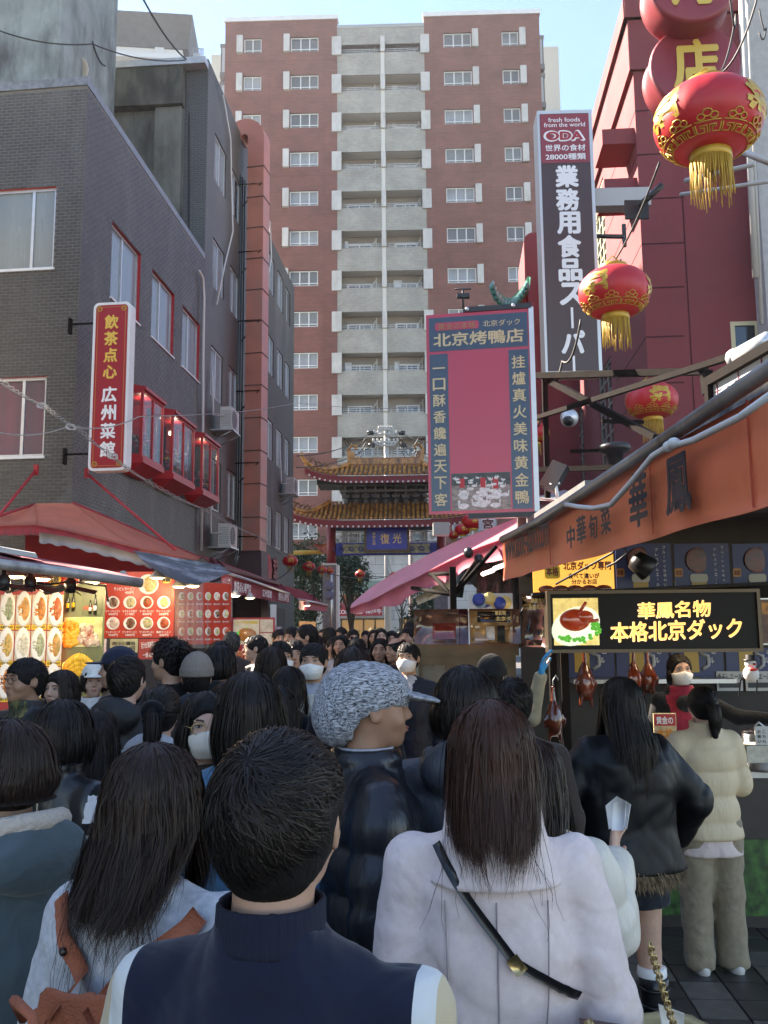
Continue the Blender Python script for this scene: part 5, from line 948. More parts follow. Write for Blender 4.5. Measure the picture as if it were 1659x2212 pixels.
for s_ in (-1, 1):
    for k in range(3): 
        b = MB(); u = s_*(.95+.52*k); b.fb(FGt, u-.22, u+.22, zmid+.04, zmid+.08, -.05, .06); b.fb(FGt, u-.22, u+.22, zmid+.46, zmid+.5, -.05, .06); b.fb(FGt, u-.24, u-.2, zmid+.04, zmid+.5, -.06, .07); b.fb(FGt, u+.2, u+.24, zmid+.04, zmid+.5, -.06, .07)
        for j in range(5): b.tube([FGt.p(u+.09*math.cos(a)*(1+.3*(j % 2))+.07*math.cos(j*1.3), zmid+.27+.09*math.sin(a)+.06*math.sin(j*1.3), .01) for a in [2*PI*q/8 for q in range(9)]], .012, 4)
        b.build('fretwork', mat('fret_pale', (.45, .48, .46), .6), GT)
    b = MB()
    for k in range(4):
        for j in range(2): b.tube([FGt.p(s_*(1.1+.42*k)+(.05+.035*a)*math.cos(a*2.2+j*PI), (zb_+zmid)/2+(.05+.035*a)*math.sin(a*2.2+j*PI)*.8, .165) for a in [q*.35 for q in range(9)]], .016, 4)
    b.build('cloud_scroll', mat('scroll_blue', (.05, .10, .30), .5), GT)
a, c = guv(788, 1139), guv(885, 1194)
b = MB(); wframe(b, FGt, a[0], c[0], c[1], a[1], .45, .62, .10); b.build('plaque_frame', mat('carved_bronze', (.10, .07, .035), .4, .4, var=.5, vscale=20, bump=1., bscale=22), GT)
b = MB(); b.fb(FGt, a[0]+.1, c[0]-.1, c[1]+.1, a[1]-.1, .46, .52); b.build('plaque', mat('plaque_blue', (.012, .025, .55), .35), GT)
PLG = mat('plaque_gold', (.72, .52, .20), .4, .2); m_ = (a[0]+c[0])/2; h_ = a[1]-c[1]; cv = (a[1]+c[1])/2
fit('復', PLG, FGt, m_-.28, m_+.12, cv-.22, cv+.22, .525, .02, parent=GT); fit('光', PLG, FGt, m_+.25, m_+.62, cv-.2, cv+.22, .525, .02, parent=GT); vtext('庚申五郎', PLG, FGt, m_-.62, m_-.48, cv+.30, cv-.28, .525, .02, GT)
# traffic-style round signs on the left pier, road sign arm
t = thing('round_plates_pole', 'thin grey pole with round plates in front of the stone gate pier', 'sign', tuple(P(717, 1365, 36))); b = MB(); b.tube([P(718, 1390, 36)*1, P(717, 1235, 36)], .05, 6); b.build('pole', STEEL, t)
for y in (1266, 1286): c = P(711, y, 35.9); b = MB(); b.lathe([(0, 0), (.2, 0), (.2, .03), (0, .03)], c, 18, Matrix.Rotation(PI/2, 3, 'X')); b.build('plate', mat('plate_grey', (.16, .15, .2), .5), t)
t = thing('dragon_arm_lamp', 'yellow bracket arm with red carved board on the left of the gate', 'street lamp', tuple(P(700, 1190, 36.5))); b = MB(); b.tube([P(634, 1194, 36.5), P(704, 1192, 36.5)], .09, 8); b.build('arm', mat('arm_yellow', (.55, .36, .05), .5), t); b = MB(); b.sheet([[P(673, 1174, 36.4), P(680, 1180, 36.4)], [P(690, 1176, 36.4), P(690, 1190, 36.4)], [P(706, 1174, 36.4), P(706, 1199, 36.4)]], .04); b.build('carved_board', mat('board_red_gold', (.32, .08, .04), .5, var=.6, vscale=12), t)
# utility pole behind
t = thing('utility_pole', 'pale utility pole with white insulators rising behind the gate roof', 'pole', tuple(P(838, 1380, 48))); c = P(838, 1360, 48); c.z = 0; b = MB(); b.tube([c, Vector((c.x, c.y, P(838, 925, 48).z))], .2, 10, r1=.13); b.build('pole', mat('pole_concrete', (.42, .40, .37), .8), t)
b = MB()
for y, w_ in ((928, 14), (938, 24), (955, 26), (962, 20)):
    b.tube([P(833-w_, y, 47.8), P(833+w_, y, 47.8)], .07, 6)
    for k in range(-3, 4): q = P(833+w_*k/3, y-2, 47.8); b.lathe([(.04, -.04), (.09, 0), (.04, .05), (.08, .1), (.03, .16)], q, 8)
b.build('insulators', mat('porcelain', (.42, .41, .38), .4), t)
b = MB()
for x, y in ((800, 935), (868, 935), (803, 962), (870, 962)): b.smooth = True; b.tube([P(x-7, y, 47.7), P(x+7, y, 47.7)], .13, 7)
b.build('insulator_sleeve', BLKP, t)
# second lower pole/post on the far pavement
t = thing('street_post', 'slim brown post with bare twigs on the far pavement', 'post', tuple(P(890, 1370, 50))); b = MB(); c = P(890, 1370, 50); c.z = 0; b.tube([c, c+Vector((0, 0, 7.6))], .14, 8); b.build('shaft', mat('post_brown', (.25, .17, .14), .6), t)
# ================================================================ banner with frame
FBn = Fr(P(922, 1110, 8.2)*1, (.985, -.17, 0)); FBn.O.z = 0
bt = FBn.uv(920, 681); bb = FBn.uv(1145, 1106); u0, v1 = bt; u1, v0 = bb; u1 = FBn.uv(1141, 680)[0]; v0 = FBn.uv(917, 1112)[1]
BN = thing('duck_shop_banner', 'large red and navy printed banner with gold characters hanging in a frame over the street', 'banner', tuple(FBn.p(u0, v0)))
W_, H_ = u1-u0, v1-v0; PK = mat('banner_red', (.47, .022, .05), .22, coat=.3); NV = mat('banner_navy', (.025, .045, .075), .2, coat=.3, var=.1, vscale=3); BG = mat('banner_gold', (.60, .46, .24), .35)
b = MB(); b.fb(FBn, u0, u1, v0, v1, -.012, 0); b.build('backing', PK, BN)
b = MB(); b.fb(FBn, u0+W_*.03, u1-W_*.01, v1-H_*.19, v1-H_*.018, 0, .003); b.build('title_panel', NV, BN)
b = MB(); b.fb(FBn, u0+W_*.03, u0+W_*.21, v0+H_*.015, v1-H_*.205, 0, .003); b.build('left_column', NV, BN)
b = MB(); b.fb(FBn, u1-W_*.20, u1-W_*.01, v0+H_*.015, v1-H_*.205, 0, .003); b.build('right_column', NV, BN)
b = MB(); rrect(b, FBn, u0+W_*.09, u0+W_*.52, v1-H_*.085, v1-H_*.045, .02, .0031, .006); b.build('title_label', PK, BN)
fit('黄金の本格', mat('dull_gold', (.36, .17, .06), .5), FBn, u0+W_*.12, u0+W_*.49, v1-H_*.082, v1-H_*.05, .0065, .01, .001, parent=BN)
fit('北京ダック', BG, FBn, u0+W_*.56, u1-W_*.08, v1-H_*.080, v1-H_*.048, .004, .01, .001, parent=BN); fit('北京烤鴨店', BG, FBn, u0+W_*.07, u1-W_*.05, v1-H_*.168, v1-H_*.098, .004, .03, .001, parent=BN)
vtext('一口酥香饞遍天下客', BG, FBn, u0+W_*.055, u0+W_*.185, v1-H_*.235, v0+H_*.03, .004, .02, BN, fill=.95); vtext('挂爐真火美味黄金鴨', BG, FBn, u1-W_*.175, u1-W_*.04, v1-H_*.225, v0+H_*.03, .004, .02, BN, fill=.95)
b = MB(); pu0, pu1, pv0, pv1 = u0+W_*.225, u1-W_*.215, v0+H_*.015, v0+H_*.195; b.fb(FBn, pu0, pu1, pv0, pv1, 0, .003); b.build('photo_ground', mat('photo_ground', (.22, .18, .15), .35, var=.6, vscale=14, stretch=(1, 1, 2)), BN)
b = MB(); b.fb(FBn, pu0, pu1, pv1-.06*H_, pv1-.002, .003, .0045); b.build('photo_shade', mat('photo_dark', (.045, .05, .045), .4, var=.5, vscale=20), BN)
b = MB(); R_ = Matrix((FBn.U, FBn.V, FBn.N)).transposed()
for k in range(60):
    f_ = rng.random(); v = pv0+.01+(pv1-pv0-.05)*f_; s_ = .05-.034*f_; u = rng.uniform(pu0+s_*1.3, pu1-s_*1.3); q = []
    for j in range(9): a = 2*PI*j/9; q.append(FBn.p(u+s_*math.cos(a), v+s_*.5*math.sin(a)+s_*.4, .0046+k*.00002))
    b.quad(*q); hd = rng.choice([-1, 1]); b.quad(FBn.p(u+hd*s_*.7, v+s_*.6, .0048), FBn.p(u+hd*s_*.95, v+s_*.6, .0048), FBn.p(u+hd*s_*1.05, v+s_*1.5, .0048), FBn.p(u+hd*s_*.8, v+s_*1.5, .0048))
tag(b.build('printed_geese', mat('geese_print', (.60, .58, .54), .4, var=.25, vscale=40), BN), kind='stuff')
b = MB()
for k, uu in enumerate((.3, .5, .62)): b = MB(); b.fb(FBn, u0+W_*uu, u0+W_*(uu+.05), pv1-.07*H_-.01*k, pv1-.025*H_, .0046, .0052); b.build('printed_barrel', REDP, BN)
b = MB(); b.fb(FBn, u1+.004, u1+.05, v0, v1+.01, -.05, .01); b.build('frame_side', ALU, BN); b = MB(); b.fb(FBn, u0+W_*.37, u1+.03, v1, v1+.05, -.05, .015); b.build('frame_bar', BLKP, BN); b = MB(); b.fb(FBn, u0+W_*.38, u1+.02, v0-.05, v0-.002, -.05, .015); b.build('frame_bar', BLKP, BN)
b = MB()
for (uu, vv) in ((.41, .025), (.86, .03)): b.lathe([(0, 0), (.02, 0), (.018, .02), (0, .02)], FBn.p(u0+W_*uu, v1+vv, .016), 10, R_)
b.build('bolt', ALU, BN); b = MB(); p = FBn.p(u0+W_*.37, v1+.05, -.03); b.tube([p, p+Vector((0, 0, .2))], .012, 5); b.box(p+Vector((0, 0, .13)), (.12, .05, .04)); b.tube([p+Vector((-.08, 0, .2)), p+Vector((.08, 0, .2))], .008, 4); b.build('antenna', BLKP, BN)
b = MB(); b.box(FBn.p(.12, v0-.13, -.1), (.15, .14, .12)); tag(b.build('lamp_box', mat('lamp_box', (.20, .21, .20), .5)), 'grey square lamp box under the lower left of the banner', 'lamp')
# steel truss behind/above the right stall
t = thing('banner_gantry', 'dark rusty angle-iron frame with crossed bars carrying the banner', 'frame', tuple(P(1180, 1100, 8.6)))
bars = [((1176, 812, 8.6), (1183, 1075, 8.6), .032), ((1150, 812, 8.6), (1525, 802, 6.9), .036), ((1182, 820, 8.5), (1416, 945, 7.0), .034), ((1154, 904, 8.7), (1659, 745, 5.2), .026), ((1300, 910, 8.), (1390, 912, 8.), .02), ((1232, 975, 9), (1312, 972, 9), .02), ((1150, 1015, 8.7), (1330, 1010, 8), .03), ((1525, 802, 6.9), (1530, 850, 6.9), .05)]
for a, c, r_ in bars:
    A, B_ = P(*a), P(*c); b = MB(); d_ = (B_-A); L_ = d_.length; q = d_.to_track_quat('Z', 'Y').to_matrix(); b.box((A+B_)/2, (r_*1.6, r_*1.6, L_), q); b.build('bar', DKST, t)
t = thing('floodlight', 'black square floodlight on the white bracket right of the banner', 'floodlight', tuple(P(1195, 1030, 8.3))); R = Matrix.Rotation(.55, 3, 'Y') @ Matrix.Rotation(-.5, 3, 'Z'); b = MB(); b.box(P(1197, 1030, 8.3), (.16, .10, .28), R); b.build('housing', BLKP, t); b = MB()
for k in range(6): b.box(P(1197, 1030, 8.3)+R @ Vector((.0, .065, -.12+.048*k)), (.15, .03, .012), R)
b.build('cooling_fin', BLKP, t); b = MB(); b.tube([P(1198, 1040, 8.25), P(1207, 1085, 8.25)], .018, 5); b.tube([P(1188, 1047, 8.25), P(1209, 1043, 8.25)], .014, 5); b.build('bracket', WPAINT, t)
t = thing('wall_lamp', 'black cylindrical wall lamp below the lantern with the upside-down character', 'lamp', tuple(P(1328, 985, 9))); c = P(1328, 985, 9); b = MB(); b.lathe([(.05, -.11), (.07, -.09), (.09, .02), (.16, .05), (.17, .09), (.15, .12), (.02, .13)], c, 16); b.build('lamp_body', BLKP, t); b = MB(); b.tube([c+Vector((.05, 0, -.06)), c+Vector((.28, 0, -.06)), c+Vector((.3, .05, -.04))], .03, 6); b.build('arm', BLKP, t)
t = thing('dome_camera', 'small white dome security camera on the dark red wall', 'camera', tuple(P(1230, 903, 12))); c = P(1230, 903, 12); b = MB(); b.smooth = True; b.add(*ellmesh(c, (.13, .14, .13), 12, 8)); b.build('shell', ALU, t); b = MB(); b.smooth = True; b.add(*ellmesh(c+Vector((-.03, -.07, -.05)), (.08, .08, .08), 10, 6)); b.build('dome', BLKP, t)
for (x, y) in ((1545, 905), (1380, 445)): 
    b = MB(); c = P(x, y, 10.5); b.box(c+Vector((-.0, .1, 0)), (.3, .03, .25)); b.tube([c, c+Vector((.25, -.2, .18))], .04, 6); tag(b.build('wall_bracket', BLKP), 'black plate bracket with short tube on the dark red wall' if y > 600 else 'black bracket stub near the sunlit corner', 'bracket')
# ================================================================ orange fascia of right stall
A = Pz(1090, 1255, 2.16); Bp = Pz(1659, 1099, 2.16); FV = Fr(Vector((A.x, A.y, 0)), Vector((Bp.x-A.x, Bp.y-A.y, 0)))
ORG = mat('awning_orange', (.97, .27, .12), .6, transl=.12, var=.10, vscale=3, bump=.25, bscale=9, stain=(.84, .19, .085), stretch=(1, 1, .3)); ORR = mat('awning_orange_red', (.5, .08, .04), .6, var=.12, vscale=3, bump=.3, bscale=9)
SR = thing('orange_stall_awning', 'orange fabric valance with dark brushed characters running along the right hand stall', 'awning', tuple(A))
topc = [FV.uv(x, y) for x, y in ((1088, 1172), (1168, 1141), (1284, 1063), (1446, 963), (1659, 844))]; botc = [FV.uv(x, y) for x, y in ((1090, 1255), (1192, 1226), (1327, 1189), (1395, 1168), (1552, 1123), (1659, 1099))]
uE = topc[-1][0]+.7; f_t = lambda u: float(np.interp(u, [q[0] for q in topc], [q[1] for q in topc])); f_b = lambda u: float(np.interp(u, [q[0] for q in botc], [q[1] for q in botc])); TZ = topc[-1][1]
g = []
for i in range(61):
    u = uE*i/60; vt, vb = f_t(u), f_b(u); g.append([FV.p(u, vt+(vb-vt)*j/8, (.004*math.sin(u*5+j)+.012*j/8*math.sin(u*2.1)+.009*math.sin(u*9)*(j/8)**2)) for j in range(9)])
b = MB(); b.sheet(g, .006); b.build('valance', ORG, SR)
for x in (1192, 1418, 1640): b = MB(); u = FV.uv(x, 1100)[0]; b.fb(FV, u-.003, u+.003, f_b(u)+.01, f_t(u), .014, .018); b.build('seam', ORR, SR)
INK = mat('ink_dark', (.030, .030, .040), .6)
def vch(ch, x0, x1, y0, y1, bold=.03, sh=0): a = FV.uv(x0, (y0+y1)/2)[0]; c = FV.uv(x1, (y0+y1)/2)[0]; xm = (x0+x1)/2; t1 = FV.uv(xm, y0)[1]; b1 = FV.uv(xm, y1)[1]; fit(ch, INK, FV, a, c, b1, t1, .055, bold, .002, parent=SR)
for ch, x0, x1, y0, y1 in (('中', 1250, 1268, 1135, 1185), ('華', 1272, 1293, 1113, 1175), ('旬', 1300, 1319, 1110, 1165), ('菜', 1327, 1349, 1090, 1155), ('華', 1390, 1432, 1018, 1140), ('鳳', 1472, 1530, 980, 1110)): vch(ch, x0, x1, y0, y1, .035)
a = FV.uv(1112, 1210); c = FV.uv(1210, 1180); fit('www.kobe-kaho.com', INK, FV, a[0], c[0], (f_b((a[0]+c[0])/2))+.10, f_b((a[0]+c[0])/2)+.27, .055, .01, .002, parent=SR)
b = MB(); gp = [FV.p(*FV.uv(x, y, .06), .06) for x, y in ((1085, 1165), (1168, 1125), (1222, 1090), (1446, 943), (1659, 800))]; d_ = gp[-1]-gp[-2]; gp.append(gp[-1]+d_*.7); b.tube(gp, .024, 8); b.build('gutter_pipe', mat('gutter_grey', (.30, .30, .29), .5, .3, var=.2, stain=(.1, .09, .08)), SR)
b = MB(); q0, q1 = [], []; lo = [FV.p(*FV.uv(x, y, .0), .0) for x, y in ((1168, 1141), (1284, 1063), (1446, 963), (1659, 844))]; hi = [FV.p(*FV.uv(x, y, .0), .0) for x, y in ((1168, 1128), (1284, 1042), (1446, 938), (1659, 792))]
b.sheet([[l, h] for l, h in zip(lo, hi)], .08); b.build('roof_edge', mat('old_concrete_edge', (.24, .22, .19), .9, var=.4, vscale=8, stain=(.05, .045, .04), stain_scale=7), SR)
b = MB(); q = [(1222, 1090), (1250, 1095), (1282, 1098), (1320, 1090), (1365, 1040), (1410, 985), (1440, 967), (1500, 950), (1600, 900), (1670, 850)]; b.tube([FV.p(*FV.uv(x, y, .12), .12) for x, y in q], .0105, 7); b.build('white_hose', mat('hose_white', (.62, .63, .62), .4), SR)
b = MB(); b.smooth = True
for x, y in ((1495-50, 965), (1465-10, 958)): b.add(*ellmesh(FV.p(*FV.uv(x, y, .13), .13), (.02, .03, .018), 8, 6))
b.build('hose_clamp', mat('hose_white', (.62, .63, .62), .4), SR)
# roof of the stall behind the fascia, lattice band
b = MB(); b.hexa([FV.p(0, f_t(0), -.02), FV.p(uE, TZ, -.02), FV.p(uE, TZ+.3, -2.6), FV.p(0, f_t(0)+.3, -2.6)], [FV.p(0, f_t(0)+.03, -.02), FV.p(uE, TZ+.03, -.02), FV.p(uE, TZ+.33, -2.6), FV.p(0, f_t(0)+.33, -2.6)]); b.hexa([(1.25, 5.4, 2.72), (4.6, 5.2, 2.72), (4.8, 8.9, 2.85), (1.35, 8.9, 2.85)], [(1.25, 5.4, 2.76), (4.6, 5.2, 2.76), (4.8, 8.9, 2.89), (1.35, 8.9, 2.89)]); b.build('stall_roof', mat('roof_grey_sheet', (.10, .10, .10), .8, var=.2), SR)  # rear slab added over the posters to keep sky light out
t = thing('lattice_panel', 'white panel with maroon fret lines above the orange awning at the right edge', 'panel', tuple(P(1600, 780, 5.2)))
FLt = Fr(P(1545, 905, 5.6)*1, Vector((.12, -1, 0))); FLt.O.z = 0; a = [FLt.uv(x, y) for x, y in ((1541, 835), (1541, 850), (1659, 720), (1659, 790))]
lo_, hi_ = FLt.uv(1541, 885)[1], FLt.uv(1541, 832)[1]; ue = 1.6
b = MB(); b.fb(FLt, 0, ue, lo_, hi_, -.03, 0); b.build('white_panel', mat('lattice_white', (.50, .52, .52), .6), t)
b = MB(); b.fb(FLt, -.05, ue, hi_, hi_+.06, -.06, .04); b.fb(FLt, -.05, .0, lo_-.1, hi_, -.06, .04); b.build('dark_frame', DKST, t)
b = MB(); n = 12; hh = hi_-lo_
for i in range(n): uu = ue*i/n; b.fb(FLt, uu+.05, uu+.058, lo_+hh*(.0 if i % 2 else .33), lo_+hh*(.66 if i % 2 else 1), .0005, .006); b.fb(FLt, uu, uu+.1, lo_+hh*(.33 if i % 2 else .66), lo_+hh*(.345 if i % 2 else .675), .001, .0065); b.fb(FLt, uu+.06, uu+.14, lo_+hh*.18, lo_+hh*.195, .0012, .007)
b.build('fret_lines', mat('fret_maroon', (.16, .04, .06), .6), t)
b = MB(); c0 = P(1590, 772, 5.4); c1 = P(1659, 735, 5.0); b.tube([c0, c0.lerp(c1, .3), c1], .055, 10); b.smooth = True; b.add(*ellmesh(c0, (.07, .06, .06), 10, 6)); tag(b.build('exhaust_cowl', mat('cowl_white', (.62, .63, .64), .3, .3)), 'white cylindrical cowl on top of the lattice panel', 'vent')
# ================================================================ pink awning
PNK = mat('awning_pink', (.85, .46, .52), .6, var=.08, vscale=4, bump=.3, bscale=6, transl=.5); PKD = mat('awning_pink_underside', (.36, .05, .075), .7, var=.15)
PA = thing('pink_awning', 'faded pink fabric awning sloping down towards the street over the roasting stall', 'awning', tuple(P(760, 1310, 9.6)))
low = [(757, 1314, 9.6), (800, 1298, 9.3), (850, 1272, 9.0), (900, 1248, 8.6), (960, 1217, 8.2), (1040, 1180, 7.8), (1130, 1150, 7.3)]; up = [(760, 1306, 9.7), (808, 1265, 10), (860, 1235, 9.8), (918, 1203, 9.6), (1020, 1156, 9.2), (1120, 1120, 8.8), (1222, 1080, 8.4)]
ip = lambda pts, s_: tuple(float(np.interp(s_*(len(pts)-1), range(len(pts)), [q[k] for q in pts])) for k in range(3))
g = []
for i in range(49):
    s_ = i/48; L_, U_ = P(*ip(low, s_)), P(*ip(up, s_)); g.append([U_.lerp(L_, j/8)-Vector((0, 0, .05*math.sin(PI*j/8)*min(1, s_*6)))+Vector((0, 0, .004*math.sin(i*.5+j*.7))) for j in range(9)])
b = MB(); b.sheet(g, .008); b.build('canopy', PNK, PA)
g = []
for i in range(49):
    s_ = i/48; L_ = P(*ip(low, s_)); h_ = (.05+.11*min(1, s_*3))*(1+.12*math.sin(i*.45)); g.append([L_, L_+Vector((.008*math.sin(i*.8), .02, -h_*.5)), L_+Vector((.02*math.sin(i*.8), .06, -h_))])
b = MB(); b.sheet(g, .006); b.build('flap', mat('awning_pink_flap_shaded', (.68, .20, .27), .65, var=.12, transl=.4), PA)  # darker than the canopy: the flap's shade is put into its colour
post = P(979, 1300, 7.6); b = MB(); b.box(Vector((post.x, post.y, 1.28)), (.055, .055, 2.2)); b.build('post', DKST, PA)
b = MB()
for (a, c) in (((979, 1238, 7.6), (928, 1241-0, 8.4)), ((979, 1285, 7.6), (890, 1270, 8.6)), ((979, 1290, 7.6), (936, 1243, 8.2)), ((979, 1284, 7.6), (1040, 1195, 7.9)), ((981, 1284, 7.6), (1072, 1180, 7.6))): b.tube([P(*a), P(*c)], .02, 5)
b.build('strut', DKST, PA)
b = MB(); b.sheet([[P(1215, 1085, 8.3), P(1270, 1075, 8.9)], [P(1160, 1080, 8.6), P(1220, 1062, 9.3)], [P(1150, 1100, 8.9), P(1165, 1075, 9.5)]], .02); tag(b.build('grey_tarpaulin', mat('tarp_grey', (.22, .23, .24), .6, bump=.5, bscale=8)), 'grey tarpaulin folded on the stall roof under the floodlight', 'tarpaulin')
# ================================================================ duck stall: lit sign, posters, counter
FI = Fr(P(1187, 1400, 6.0)*1, (.998, -.06, 0)); FI.O.z = 0
u0, v1 = FI.uv(1187, 1283); u1 = FI.uv(1632, 1270)[0]; v0 = FI.uv(1190, 1404)[1]; W_ = u1-u0
SG = thing('lit_duck_sign', 'illuminated black sign with glowing gold characters and a roast duck picture', 'sign', tuple(FI.p(u0, v0)))
def curvd(u): return -.10*((u-u0)/W_*2-1)**2*0
b = MB(); b.fb(FI, u0, u1, v0, v1, -.16, 0); b.build('light_box', mat('box_black', (.005, .004, .004), .4, spec=.2), SG)
b = MB(); wframe(b, FI, u0-.02, u1+.02, v0-.02, v1+.02, -.17, .02, .022); b.build('metal_trim', mat('bronze_trim', (.10, .075, .05), .35, .6), SG)
pw = W_*.235; LYEL = mat('lit_yellow', (.75, .62, .25), .4, var=.5, vscale=22, emit=(.80, .62, .18), es=.55); b = MB(); b.fb(FI, u0+.02, u0+pw, v0+.03, v1-.03, .0, .004); b.build('picture', LYEL, SG)
LP = mat('lit_plate', (.8, .85, .75), .4, emit=(.8, .9, .7), es=.7); LG = mat('lit_green', (.05, .35, .04), .5, var=.4, vscale=40, emit=(.12, .55, .06), es=.5); LD = mat('lit_duck', (.25, .03, .01), .15, var=.6, vscale=14, emit=(.35, .04, .01), es=.35, coat=1)
cu, cv = u0+pw*.52, (v0+v1)/2; R_ = Matrix((FI.U, FI.V, FI.N)).transposed()
b = MB(); b.smooth = True; b.lathe([(0, 0), (.17, 0), (.17, .004), (0, .006)], FI.p(cu, cv-.03, .004), 26, R_ @ Matrix.Rotation(.45, 3, 'Z'), sx=1, sy=.72); b.build('plate', LP, SG)
b = MB(); b.smooth = True
for k in range(50): a = rng.uniform(-2.6, .6); r_ = rng.uniform(.10, .15); b.add(*ellmesh(FI.p(cu+.01+r_*math.cos(a), cv-.05+r_*.6*math.sin(a), .012), (.014, .006, .012), 6, 3))
b.build('garnish', LG, SG)
b = MB(); b.smooth = True; b.add(*ellmesh(FI.p(cu-.005, cv+.01, .02), (.105, .03, .075), 16, 10)); b.add(*ellmesh(FI.p(cu+.06, cv+.03, .03), (.06, .025, .045), 12, 8)); b.tube([FI.p(cu+.03, cv+.07, .03), FI.p(cu+.07, cv+.13, .03)], .012, 6); b.tube([FI.p(cu+.08, cv-.0, .03), FI.p(cu+.15, cv+.01, .03)], .012, 6); b.build('roast_duck', LD, SG)
GL = mat('glow_gold', (.9, .6, .2), .4, emit=(1, .50, .10), es=1.1); GLW = mat('glow_edge', (.9, .85, .7), .4, emit=(1, .80, .45), es=.9)
def lit(txt, x0, x1, y0, y1):
    a = FI.uv(x0, y0); c = FI.uv(x1, y1); fit(txt, GLW, FI, a[0]-.004, c[0]+.004, c[1]-.004, a[1]+.002, .004, .035, .002, parent=SG, shear=.06, rot=.03); fit(txt, GL, FI, a[0], c[0], c[1], a[1], .014, .02, .002, parent=SG, shear=.06, rot=.03)
lit('華鳳名物', 1377, 1535, 1300, 1333); lit('本格北京ダック', 1318, 1603, 1341, 1381)
# small picture panel right of the sign
t = thing('portrait_poster', 'small brown poster at the right end of the lit duck sign', 'poster', tuple(P(1645, 1340, 5.9))); b = MB(); a = FI.uv(1636, 1292); c = FI.uv(1680, 1393); b.fb(FI, a[0], c[0], c[1], a[1], -.02, .0); b.build('frame', STEEL, t); b = MB(); b.fb(FI, a[0]+.01, c[0]-.01, c[1]+.01, a[1]-.01, .0, .003); b.build('print', mat('poster_brown', (.16, .08, .05), .5, var=.7, vscale=14), t); b = MB(); b.fb(FI, a[0]+.02, a[0]+.08, a[1]-.11, a[1]-.03, .003, .005); b.build('photo', mat('poster_orange', (.5, .22, .05), .5, var=.5, vscale=40), t)
# posters above the sign (set back)
FJ = Fr(P(1150, 1275, 6.35)*1, FI.U); FJ.O.z = 0
def jb(x0, x1, y0, y1): a = FJ.uv(x0, y0); c = FJ.uv(x1, y1); return a[0], c[0], c[1], a[1]
OP = thing('orange_poster', 'orange and gold poster with large dark characters above the lit sign', 'poster', tuple(P(1240, 1240, 6.35))); q = jb(1150, 1328, 1195, 1281)
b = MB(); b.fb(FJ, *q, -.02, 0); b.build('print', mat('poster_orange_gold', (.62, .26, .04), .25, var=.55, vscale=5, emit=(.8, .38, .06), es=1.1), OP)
b = MB(); b.smooth = True; a = jb(1165, 1320, 1262, 1281); 
for k in range(5): b.add(*ellmesh(FJ.p(a[0]+(a[1]-a[0])*(k+.5)/5, a[2]+.03, .004), (.06, .012, .03), 10, 6))
b.build('printed_meat', mat('meat_print', (.20, .05, .02), .2, var=.6, vscale=18), OP)
b = MB(); q = jb(1176, 1210, 1222, 1250); rrect(b, FJ, *q, .02, .001, .004); b.build('yellow_badge', YEL, OP); DRD = mat('print_dark_red', (.20, .02, .01), .4)
fit('本格', DRD, FJ, q[0]+.01, q[1]-.01, q[2]+.02, q[3]-.01, .005, .05, .001, parent=OP)
for tx, bx in (('北京ダック専門', (1216, 1320, 1213, 1231)), ('食べて違いが', (1227, 1295, 1238, 1250)), ('分かるお店', (1234, 1290, 1251, 1262))): fit(tx, DRD if bx[2] < 1220 else BLK, FJ, *jb(*bx), .005, .05, .001, parent=OP)
BP = thing('beer_posters', 'row of dark blue beer posters with foamy glasses above the lit sign', 'poster', tuple(P(1500, 1225, 6.35))); NB = mat('poster_blue', (.016, .030, .12), .4, var=.15, vscale=3)
for k in range(3):
    x = 1329+126*k; q = jb(x, x+124, 1175, 1271); b = MB(); b.fb(FJ, *q, -.02, 0); b.build('poster_sheet', NB, BP)
    q = jb(x+20, x+86, 1180, 1240); b = MB(); b.smooth = True; b.add(*ellmesh(FJ.p((q[0]+q[1])/2, (q[2]+q[3])/2, .002), ((q[1]-q[0])*.46, .002, (q[3]-q[2])*.46), 14, 8)); b.build('printed_duck', mat('duck_print', (.13, .026, .014), .35, var=.7, vscale=16), BP)
    q = jb(x+35, x+75, 1240, 1270); b = MB(); b.fb(FJ, q[0]+.01, q[1]-.01, q[2], q[3]-.03, .001, .004); b.build('beer', mat('beer_print', (.45, .27, .05), .4), BP); b = MB(); rrect(b, FJ, q[0], q[1], q[3]-.06, q[3], .02, .004, .007); b.build('foam', mat('foam_print', (.52, .48, .38), .6), BP)
    vtext('フルーティな味わい', WHT, FJ, *(lambda z: (z[0], z[1], z[3], z[2]))(jb(x+100, x+112, 1178, 1268)), .004, .02, BP); vtext('プレミアムエール', WHT, FJ, *(lambda z: (z[0], z[1], z[3], z[2]))(jb(x+84, x+96, 1182, 1268)), .004, .02, BP)
    b = MB(); rrect(b, FJ, *jb(x+2, x+20, 1228, 1246), .01, .001, .004); b.build('badge', mat('badge_orange', (.55, .25, .06), .5), BP); fit('本格', DRD, FJ, *jb(x+4, x+18, 1231, 1243), .005, .05, .001, parent=BP)
